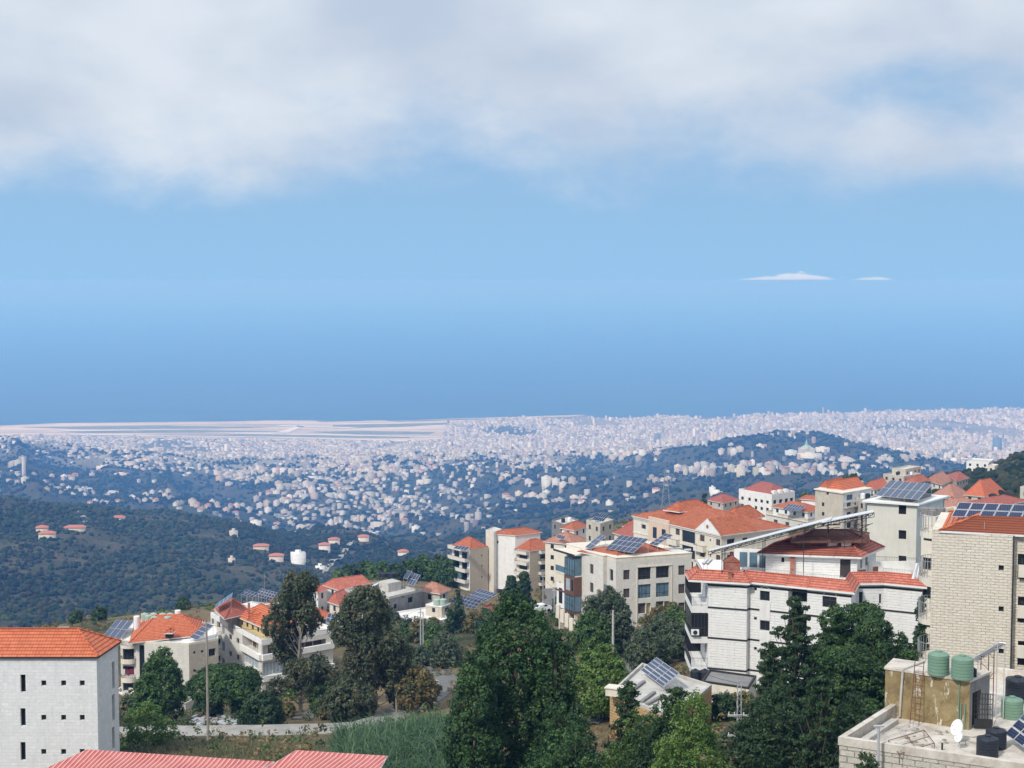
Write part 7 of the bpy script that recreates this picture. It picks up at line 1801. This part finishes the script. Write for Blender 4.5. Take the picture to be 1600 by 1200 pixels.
def midground():
    cnt = 0
    for (cx, cy, sx, sy, n, wr, st, red, y0, words) in CL:
        for k in range(n):
            px = cx + MH.uniform(-1, 1) * sx; py = cy + MH.uniform(-1, 1) * sy
            cn, col = PALW[MH.integers(0, 4)]; r = MH.uniform() < red; s = int(MH.integers(st[0], st[1] + 1)); near_ = .72 if y0 <= 2000 else .9; w = MH.uniform(*wr) * near_; d = MH.uniform(*wr) * near_ * .85
            size = 'low' if s <= 2 else ('mid height' if s <= 4 else 'tall')
            lab = f"{size} {cn} {'red roofed house' if r else 'flat roofed block'} {words}"
            sh = MH.uniform(.62, .98); col = tuple(float(c * sh * MH.uniform(.96, 1.04)) for c in col)
            if far_house(px, py, w, d, s * 3.1 * near_, MH.uniform(-.6, .6) + MH.choice([0, .8]), lab, 'houses ' + words, col, r, y0): cnt += 1; MADE.append(bpy.data.objects[list(ROOT)[-1]])
    single = [
     (66,833,12,9,6.5,.2,'beige red roofed house left of the tiered villa in the dark left woods',(.6,.5,.38),1,1000),(74,842,16,9,6,.1,'three tiered cream villa with red roofs in the dark left woods',(.62,.54,.4),1,1000),
     (117,829,22,10,4,.1,'long low villa with broad orange roof, right of the tiered villa in the left woods',(.6,.5,.38),1,1000),(182,812,20,8,3,.05,'low orange roofed villa at the top of the dark left woods',(.6,.55,.45),1,1200),
     (160,732,34,16,8,.1,'pale terraced block on the left green knoll',(.7,.66,.6),0,3000),(190,742,40,18,5,.0,'sandy quarry building below the left green knoll',(.66,.56,.46),0,3000),
     (432,876,15,11,6,.1,'pink roofed villa in the wooded valley left of the white curved block',(.64,.55,.48),1,1000),(466,880,15,11,12,.3,'white curved balcony block alone in the wooded valley',(.78,.78,.77),0,1000),
     (507,862,13,10,9,.2,'white villa with a pale red roof at the valley road',(.72,.66,.6),1,1000),(522,852,14,9,8,.2,'upper cream villa at the valley road',(.7,.62,.52),1,1000),(568,845,14,10,6,.1,'pink roofed house on the right shoulder of the wooded hill',(.68,.6,.52),1,1200),
     (362,878,7,6,4,.3,'tiny pinkish house alone in the middle of the woods',(.6,.5,.44),0,1000),(408,858,17,9,4,.1,'low brown roofed house in the middle of the woods',(.6,.52,.42),1,1000),(365,838,10,7,7,.1,'grey house at the crest of the wooded hill',(.5,.47,.42),0,1300),
     (400,820,24,12,9,.1,'white terraced block on the crest of the wooded hill',(.74,.71,.66),0,1500),(630,868,12,7,5,.2,'small white house on the right flank of the wooded hill',(.72,.66,.6),1,1200),(500,890,10,7,4,.1,'tiny white shed beside the valley road',(.74,.73,.7),0,1000),
     (650,828,16,9,8,.5,'white block alone on the far valley flank',(.76,.75,.72),0,1400),(1440,735,18,10,8,0,'grey villa on the low ridge behind the terraced villa',(.55,.5,.44),0,1200),
     (1120,770,24,10,3,0,'long white flat shed behind the white mansard block',(.74,.73,.7),0,1000),(1113,768,10,8,8,.2,'white cube house left of the white mansard block',(.76,.75,.73),0,1000),(1025,768,14,10,6,.1,'white house with a pink hipped roof left of the pylon',(.72,.66,.6),1,1000),
     (1265,716,60,14,12,0,'long pale monastery wing under the green spire',(.70,.68,.60),0,3000),(1236,711,30,14,12,.1,'pale blue gabled hall left of the monastery',(.6,.63,.62),0,3000),(1285,706,36,14,12,.1,'white wing right of the monastery spire',(.72,.7,.64),0,3000),
     (1405,705,36,14,9,0,'bright white low hall before the right hand city',(.82,.8,.76),0,4000),(1500,719,60,20,7,0,'long bright white warehouse before the right hand city',(.82,.81,.8),0,3800),
     (1600,705,30,25,60,0,'dark blue tower in the right hand city',(.16,.22,.28),0,5200) if False else (1558,706,28,22,52,0,'dark blue tower standing out in the right hand city',(.16,.22,.28),0,5200),
     (1027,694,26,20,48,0,'dark slab tower at the near edge of the city',(.18,.22,.26),0,5000),
    ]
    for (px, py, w, d, h, rot, lab, col, red, y0) in single:
        if far_house(px, py, w, d, h, rot, lab, None, col, red, y0, 8000): cnt += 1
    p = hit(1260, 712, 3000, 5000); r = empty('monastery', p, 'monastery with a pale green pyramid roof and spire on the hill', 'monastery'); m = MB(); m.box(p - Vector((0, 0, 6)), 34, 30, 26, .2); m.build('wall', 'cream_wall', r); m = MB(); m.lathe(p + Vector((0, 0, 20)), [(19, 0), (4, 9), (3, 15), (0.3, 24)], 4); m.build('spire', 'tank_pale', r)
    p = hit(1322, 722, 2800, 5000); m = MB(); m.lathe(p - Vector((0, 0, 3)), [(26, 0), (26, 7), (16, 14), (1, 19)], 10); tag(m.build('domed_hall', 'concrete'), 'faceted grey domed hall right of the monastery', 'hall')
    print('far houses', cnt)
midground()
def settle_labels():
    by = {}
    for o in MADE: by.setdefault(o['label'], []).append(o)
    N1 = ['', 'first', 'second', 'third', 'fourth', 'fifth', 'sixth', 'seventh']
    for lab, L in by.items():
        if len(L) > 1:
            L.sort(key=lambda o: o.location.x / o.location.y)
            for k, o in enumerate(L): o['label'] = N1[min(k + 1, 7)] + ' ' + lab.replace('mid height ', '').replace('flat roofed ', '') + ' counting rightwards'
settle_labels()
for o in MADE:
    if len(o['label'].split()) > 16: o['label'] = o['label'].replace('mid height ', '').replace('flat roofed ', '')
    if len(o['label'].split()) > 16: o['label'] = o['label'].replace(' the ', ' ').replace(' counting rightwards', '')
# ---------------------------------------------------------------- trees one can tell apart, hedges, reeds, scrub
T('huge dense green tree rising in the middle of the foreground', 806, 912, 225, 104, 'cone', 'deep', tall=.02, name='broadleaf_tree', seed=5, prof=.42)
T('lower right shoulder tree of the huge middle tree', 866, 966, 108, 101, 'cone', 'deep', tall=.03, seed=8, prof=.35)
T('lower left bulge of foliage beside the huge middle tree', 742, 1004, 118, 99, 'cone', 'deep', tall=.02, seed=9, prof=.3)
T('dark green bush crown at the foot of the huge middle tree', 880, 1085, 140, 95, 'broad', 'deep', tall=.02, seed=12)
T('bright green full crowned tree at the bottom centre right', 1085, 1056, 165, 86, 'broad', 'bright', tall=.02, seed=14)
T('dark round bush hiding the front of the orange stone cottage', 1035, 1078, 110, 98, 'broad', 'deep', tall=.02, seed=55)
T('dark ragged bush tree against the solar panel cottage roof', 1058, 1068, 95, 100, 'layer', 'dark', name='conifer', tall=.02, seed=58)
T('dark thicket at the front corner of the cottage', 1005, 1118, 110, 92, 'broad', 'dark', tall=.02, seed=59)
T('full green bush against the front wall of the cottage', 992, 1096, 92, 95, 'broad', 'mid', tall=.02, seed=61)
T('low green thicket under the lane', 900, 1120, 120, 92, 'broad', 'deep', tall=.02, seed=56)
T('low bright green bush at the bottom between the two big trees', 960, 1150, 130, 88, 'broad', 'mid', tall=.02, seed=15)
T('dark ragged conifer in front of the orange stone cottage', 982, 1062, 110, 100, 'layer', 'dark', name='conifer', seed=3)
T('tall dark conifer before the big white house', 1245, 926, 150, 118, 'layer', 'dark', name='conifer', seed=4)
T('lower dark conifer leaning left of the tall one', 1205, 1000, 110, 112, 'layer', 'dark', name='conifer', seed=6)
T('ragged dark conifer at the bottom right of the lattice pole', 1280, 1050, 150, 98, 'layer', 'dark', name='conifer', seed=7)
T('small dark fir poking up by the post at the bottom edge', 1355, 1172, 60, 74, 'layer', 'dark', name='conifer', seed=17)
T('broad green pine crown between the tall conifer and the stone building', 1345, 950, 190, 128, 'pine', 'pine', name='pine_tree', tall=.25, seed=2)
T('lower pine crown in front of the broad one', 1330, 1010, 170, 116, 'pine', 'pine', name='pine_tree', tall=.2, seed=22)
T('pine crown right above the stair house', 1400, 1000, 110, 114, 'pine', 'pine', name='pine_tree', tall=.2, seed=23)
T('dark foliage filling the hollow behind the lattice pole', 1190, 1085, 130, 100, 'broad', 'dark', tall=.05, seed=24)
T('dense dark foliage between the two conifers and the garage', 1215, 1060, 120, 108, 'broad', 'dark', tall=.05, seed=57)
T('dark foliage above the left parapet of the cluttered roof', 1340, 1070, 130, 100, 'broad', 'dark', tall=.05, seed=25)
T('green vine covered tree hugging the round balconies', 1440, 925, 34, 121, 'cone', 'dark', tall=.1, seed=26)
T('tall thin eucalyptus in front of the white apartment house', 468, 893, 110, 196, 'euca', 'euca', name='eucalyptus', trunk='bark_pale', seed=31)
T('wide loose eucalyptus right of the tall thin one', 570, 930, 150, 188, 'euca', 'euca', name='eucalyptus', trunk='bark_pale', seed=32)
T('dusty eucalyptus with brown patches behind the reeds', 620, 990, 90, 186, 'euca', 'euca', name='eucalyptus', trunk='bark_pale', seed=33)
T('round topped umbrella pine beside the tall pale pole', 362, 1039, 134, 196, 'umbrella', 'pine', name='umbrella_pine', seed=34)
T('bushy tree in front of the tank roofed house', 252, 1008, 85, 205, 'broad', 'mid', tall=.12, seed=35)
T('smaller bushy tree left of the umbrella pine', 232, 1048, 60, 196, 'broad', 'mid', tall=.1, seed=36)
T('yellowish shrub tree beside the white stone block', 228, 1095, 90, 152, 'broad', 'bright', tall=.1, seed=37, nl=12, rho=2.2)
T('dark round tree below the umbrella pine', 410, 1080, 78, 176, 'broad', 'dark', tall=.08, seed=38)
T('autumn tinted small tree by the pale road bend', 652, 1040, 70, 186, 'broad', 'dry', tall=.15, seed=39)
T('dark tree under the wide eucalyptus', 545, 1060, 90, 182, 'broad', 'euca', tall=.1, seed=40)
T('slender cypress before the big solar field', 716, 922, 18, 300, 'cypress', 'dark', name='cypress', seed=41)
T('short cypress left of the slender one', 703, 953, 11, 298, 'cypress', 'dark', name='cypress', seed=42)
T('dark cypress by the orange roofed outbuilding', 632, 972, 18, 285, 'cypress', 'dark', name='cypress', seed=43)
T('pointed dark conifer in front of the balconied block', 819, 893, 26, 330, 'layer', 'dark', name='conifer', seed=44)
T('twin pointed conifer left of the pointed dark one', 799, 900, 20, 330, 'layer', 'dark', name='conifer', seed=45)
T('leafy tree covering the corner of the solar roofed apartments', 950, 917, 100, 212, 'broad', 'olive', tall=.1, seed=46)
T('rounded tree below the leafy corner tree', 925, 950, 70, 208, 'broad', 'mid', tall=.1, seed=47)
T('light green spreading tree above the lane', 940, 1003, 110, 150, 'broad', 'bright', tall=.1, seed=48)
T('grey green olive tree by the dry bank', 1040, 965, 90, 196, 'broad', 'olive', tall=.1, seed=49)
T('second olive tree nearer the big white house', 1075, 975, 60, 190, 'broad', 'olive', tall=.1, seed=50)
T('dark shrub tree between the lane and the olives', 1010, 985, 70, 185, 'broad', 'olive', tall=.1, seed=51)
T('small green tree beside the twin poles', 612, 1000, 60, 240, 'broad', 'mid', tall=.1, seed=52)
T('big round pine standing against the distant city', 1331, 726, 29, 520, 'umbrella', 'dark', name='umbrella_pine', seed=53, minh=9)
T('dark conifer beside the roof pavilion', 1101, 778, 11, 330, 'cypress', 'dark', name='cypress', seed=54)
rt = random.Random(9)
ORD = ['first', 'third', 'fourth', 'sixth', 'eighth', 'ninth', 'eleventh', 'twelfth', 'rightmost', 'lower twelfth', 'lower tenth', 'lower seventh', 'lower fifth']
# skyline trees left of the balconied block
for i, (px, top, w) in enumerate([(528, 893, 30), (548, 884, 34), (572, 877, 40), (595, 879, 36), (618, 884, 34), (640, 874, 40), (664, 868, 42), (688, 868, 40), (702, 872, 36), (676, 884, 36), (650, 890, 34), (618, 893, 30), (585, 893, 30)]):
    T(ORD[i] + ' tree from the left in the skyline clump left of the balconied block', px, top, w, 430 + 6 * (i % 4), 'broad', ['mid', 'dark', 'pine'][i % 3], group='skyline tree clump left of the balconied block', tall=.05, seed=60 + i, minh=4)
# roadside and hillside bushes near the ridge line at left
for i, (px, py, w) in enumerate([(286, 945, 22), (155, 962, 26), (118, 966, 24), (440, 938, 20), (1140, 782, 20), (1165, 786, 16), (980, 806, 24)]):
    p = hit(px, py + 8, 200, 900)
    if p is not None: make_tree('bush', ['round bush on the dry crest behind the tank roofed house', 'left bush on the crest above the white stone block', 'leftmost bush on the crest above the white stone block', 'bush on the crest behind the wide solar field', 'bush on the ridge left of the white mansard block', 'small bush on the ridge beside the white mansard block', 'bush on the ridge left of the roof pavilion'][i], p.x, p.y, p.z, w / F * p.y * .8, w / F * p.y, 'broad', 'dark', None, tall=.05, seed=200 + i, cat='bush')
# scrub: leaf clumps on the near slope where nothing is built
BG = random.Random(31); BM = []
for k, (x0, x1, y0, y1, n, words, w0, w1) in enumerate([(590, 700, 990, 1045, 14, 'on the dry slope around the twin poles', 2.5, 6), (870, 905, 960, 1010, 4, 'below the stepped garden wall', 2, 4), (985, 1080, 940, 1000, 12, 'on the dry bank under the solar roofed apartments', 2, 5),
        (330, 560, 1078, 1128, 18, 'between the thin trees and the pale road', 1.6, 4), (190, 320, 1090, 1130, 8, 'in front of the tank roofed house', 1.5, 3.5), (1120, 1180, 1100, 1190, 5, 'behind the lattice pole', 2, 4), (430, 520, 925, 960, 6, 'behind the wide solar field', 2, 4),
        (660, 780, 960, 1010, 10, 'around the large solar field on stilts', 2, 5), (1100, 1350, 775, 800, 10, 'among the far roofs of the ridge', 3, 6), (560, 640, 950, 985, 5, 'beside the grey unfinished house', 2, 4)]):
    for q in range(n):
        p = hit(BG.uniform(x0, x1), BG.uniform(y0, y1), 120, 900)
        if p is None: continue
        w = BG.uniform(w0, w1); pal = BG.choice(['mid', 'dark', 'olive', 'dry', 'bright', 'mid']); sz = 'tall' if w > (w0 + w1) / 2 else 'small'; word = {'mid': 'green', 'dark': 'dark green', 'olive': 'grey green', 'dry': 'dry brown', 'bright': 'light green'}[pal]
        make_tree('bush', f"{sz} {word} bush {words}", p.x, p.y, p.z, w * BG.uniform(.6, 1.1), w, 'broad', pal, 'bushes ' + words, tall=.03, seed=300 + k * 20 + q, cat='bush'); BM.append(bpy.data.objects[[n_ for n_ in ROOT][-1]])
by = {}
for o in BM: by.setdefault(o['label'], []).append(o)
for lab, L in by.items():
    if len(L) > 1:
        L.sort(key=lambda o: o.location.x / o.location.y)
        for k, o in enumerate(L): o['label'] = ['first', 'second', 'third', 'fourth', 'fifth', 'sixth', 'seventh'][min(k, 6)] + ' ' + lab + ', from left'
def scrub():
    n = 17000; Y = np.sqrt(TR.uniform(95 ** 2, 620 ** 2, n)); u = TR.uniform(-.42, .42, n); x = u * Y
    cl = fbm(x / 22, Y / 22, 88, 3) + .5; keep = TR.uniform(0, 1, n) < np.clip((cl - .38) * 5, .08, 1)
    rd = np.array([(q.x, q.y) for q in RD]); x, Y = x[keep], Y[keep]
    dmin = np.sqrt(((np.stack([x, Y], 1)[:, None] - rd[None]) ** 2).sum(-1)).min(1); k = dmin > 3.6; x, Y = x[k], Y[k]; z = height(x, Y)
    m = len(x); r = TR.uniform(.4, 1.9, m); pal = np.array(GREEN['euca'] + GREEN['dry'] + GREEN['mid'] + [(0.20,0.14,0.07),(0.26,0.19,0.10)]); cols = pal[TR.integers(0, len(pal), m)]
    d = np.tile([0, 0, 1.0], (m, 1)); P = np.stack([x, Y, z + r * .4], 1)
    V, Fc, tc = leaf_cloud(np.repeat(P, 3, 0) + TR.normal(0, 1, (m * 3, 3)) * np.repeat(r, 3)[:, None] * np.array([.5, .5, .22]), np.repeat(d, 3, 0), .6, 14, .2, np.repeat(cols, 3, 0), flat=.7)
    me = npmesh('scrub', V, Fc, False, {'tint': ('FACE', 'FLOAT_COLOR', tc)}); tag(link('scrub', me, MAT['leaves']), 'dry scrub and low bushes covering the village slope', 'scrub', kind='stuff')
scrub()
def blades(name, label, P, hr, w, pal, bend, cat, per=6):
    n = len(P) ; base = np.repeat(P, per, 0); N_ = len(base); a = TR.uniform(0, 6.28, N_); h = TR.uniform(*hr, N_); d = np.stack([np.cos(a), np.sin(a), np.zeros(N_)], 1); s = np.stack([-np.sin(a), np.cos(a), np.zeros(N_)], 1) * w
    st = base + TR.normal(0, .25, (N_, 3)) * np.array([1, 1, 0]); z0 = h * TR.uniform(0, .6, N_)
    p0 = st + np.stack([0 * a, 0 * a, z0], 1); p1 = p0 + d * (h * bend * .5)[:, None] + np.stack([0 * a, 0 * a, h * .35], 1); p2 = p0 + d * (h * bend * 1.15)[:, None] + np.stack([0 * a, 0 * a, h * .38], 1)
    V = np.stack([p0 - s, p0 + s, p1 + s * .8, p1 - s * .8, p2 + s * .1, p2 - s * .1], 1).reshape(-1, 3); b = np.arange(N_)[:, None] * 6
    Fc = np.concatenate([b + np.array([[0, 1, 2, 3]]), b + np.array([[3, 2, 4, 5]])], 0); pc = np.array(pal); col = pc[TR.integers(0, len(pc), N_)] * TR.uniform(.75, 1.25, (N_, 1)); tc = np.concatenate([col, np.ones((N_, 1))], 1); tc = np.concatenate([tc, tc], 0)
    me = npmesh(name, V, Fc, False, {'tint': ('FACE', 'FLOAT_COLOR', tc)}); tag(link(name, me, MAT['leaves']), label, cat, kind='stuff')
def field(x0, x1, topf, D0, D1, n):
    out = []
    for _ in range(n):
        D = TR.uniform(D0, D1); px = TR.uniform(x0, x1); x = (px - 800) / F * D; out.append((x, D))
    q = np.array(out); return np.stack([q[:, 0], q[:, 1], height(q[:, 0], q[:, 1])], 1)
blades('reeds', 'tall green giant reeds between the pale road and the huge tree', field(525, 705, 0, 96, 138, 5200), (2.6, 4.6), .035, [(0.024,0.066,0.022),(0.042,0.095,0.032),(0.10,0.165,0.08)], .42, 'reeds', 7)
blades('reeds', 'reeds poking above the sheet roof at the lower left', field(-60, 120, 0, 98, 112, 900), (2.0, 3.4), .03, [(0.06,0.12,0.045),(0.09,0.15,0.06)], .3, 'reeds', 6)
blades('grass', 'dry and green grass bank below the pale road', field(150, 620, 0, 118, 153, 9000), (.35, .9), .02, [(0.16,0.13,0.06),(0.10,0.11,0.045),(0.22,0.17,0.09),(0.07,0.10,0.03)], .5, 'grass', 5)
# ---------------------------------------------------------------- haze: one closed box round the whole scene
def haze():
    x0, x1, y0, y1, z0, z1 = -91000, 91000, -600, 90500, -6, 762
    V = [(x0,y0,z0),(x1,y0,z0),(x1,y1,z0),(x0,y1,z0),(x0,y0,z1),(x1,y0,z1),(x1,y1,z1),(x0,y1,z1)]
    me = npmesh('haze', V, [(0,3,2,1),(4,5,6,7),(0,1,5,4),(1,2,6,5),(2,3,7,6),(3,0,4,7)])
    m = bpy.data.materials.new('haze'); m.use_nodes = True; N = m.node_tree.nodes; N.clear()
    out = N.new('ShaderNodeOutputMaterial'); v = N.new('ShaderNodeVolumePrincipled')
    m.node_tree.links.new(v.outputs[0], out.inputs['Volume'])
    v.inputs['Color'].default_value = (0.13, 0.39, 0.93, 1); v.inputs['Absorption Color'].default_value = (0.70, 0.60, 0.84, 1); v.inputs['Density'].default_value = 0.000155; v.inputs['Anisotropy'].default_value = 0.0
    tag(link('haze', me, m), 'thin blue haze filling the air over the valley and the sea', 'haze', kind='stuff')
haze()
for _o in bpy.data.objects:
    if _o.get('label') and len(_o['label'].split()) > 16: print('LONG', len(_o['label'].split()), _o['label'])
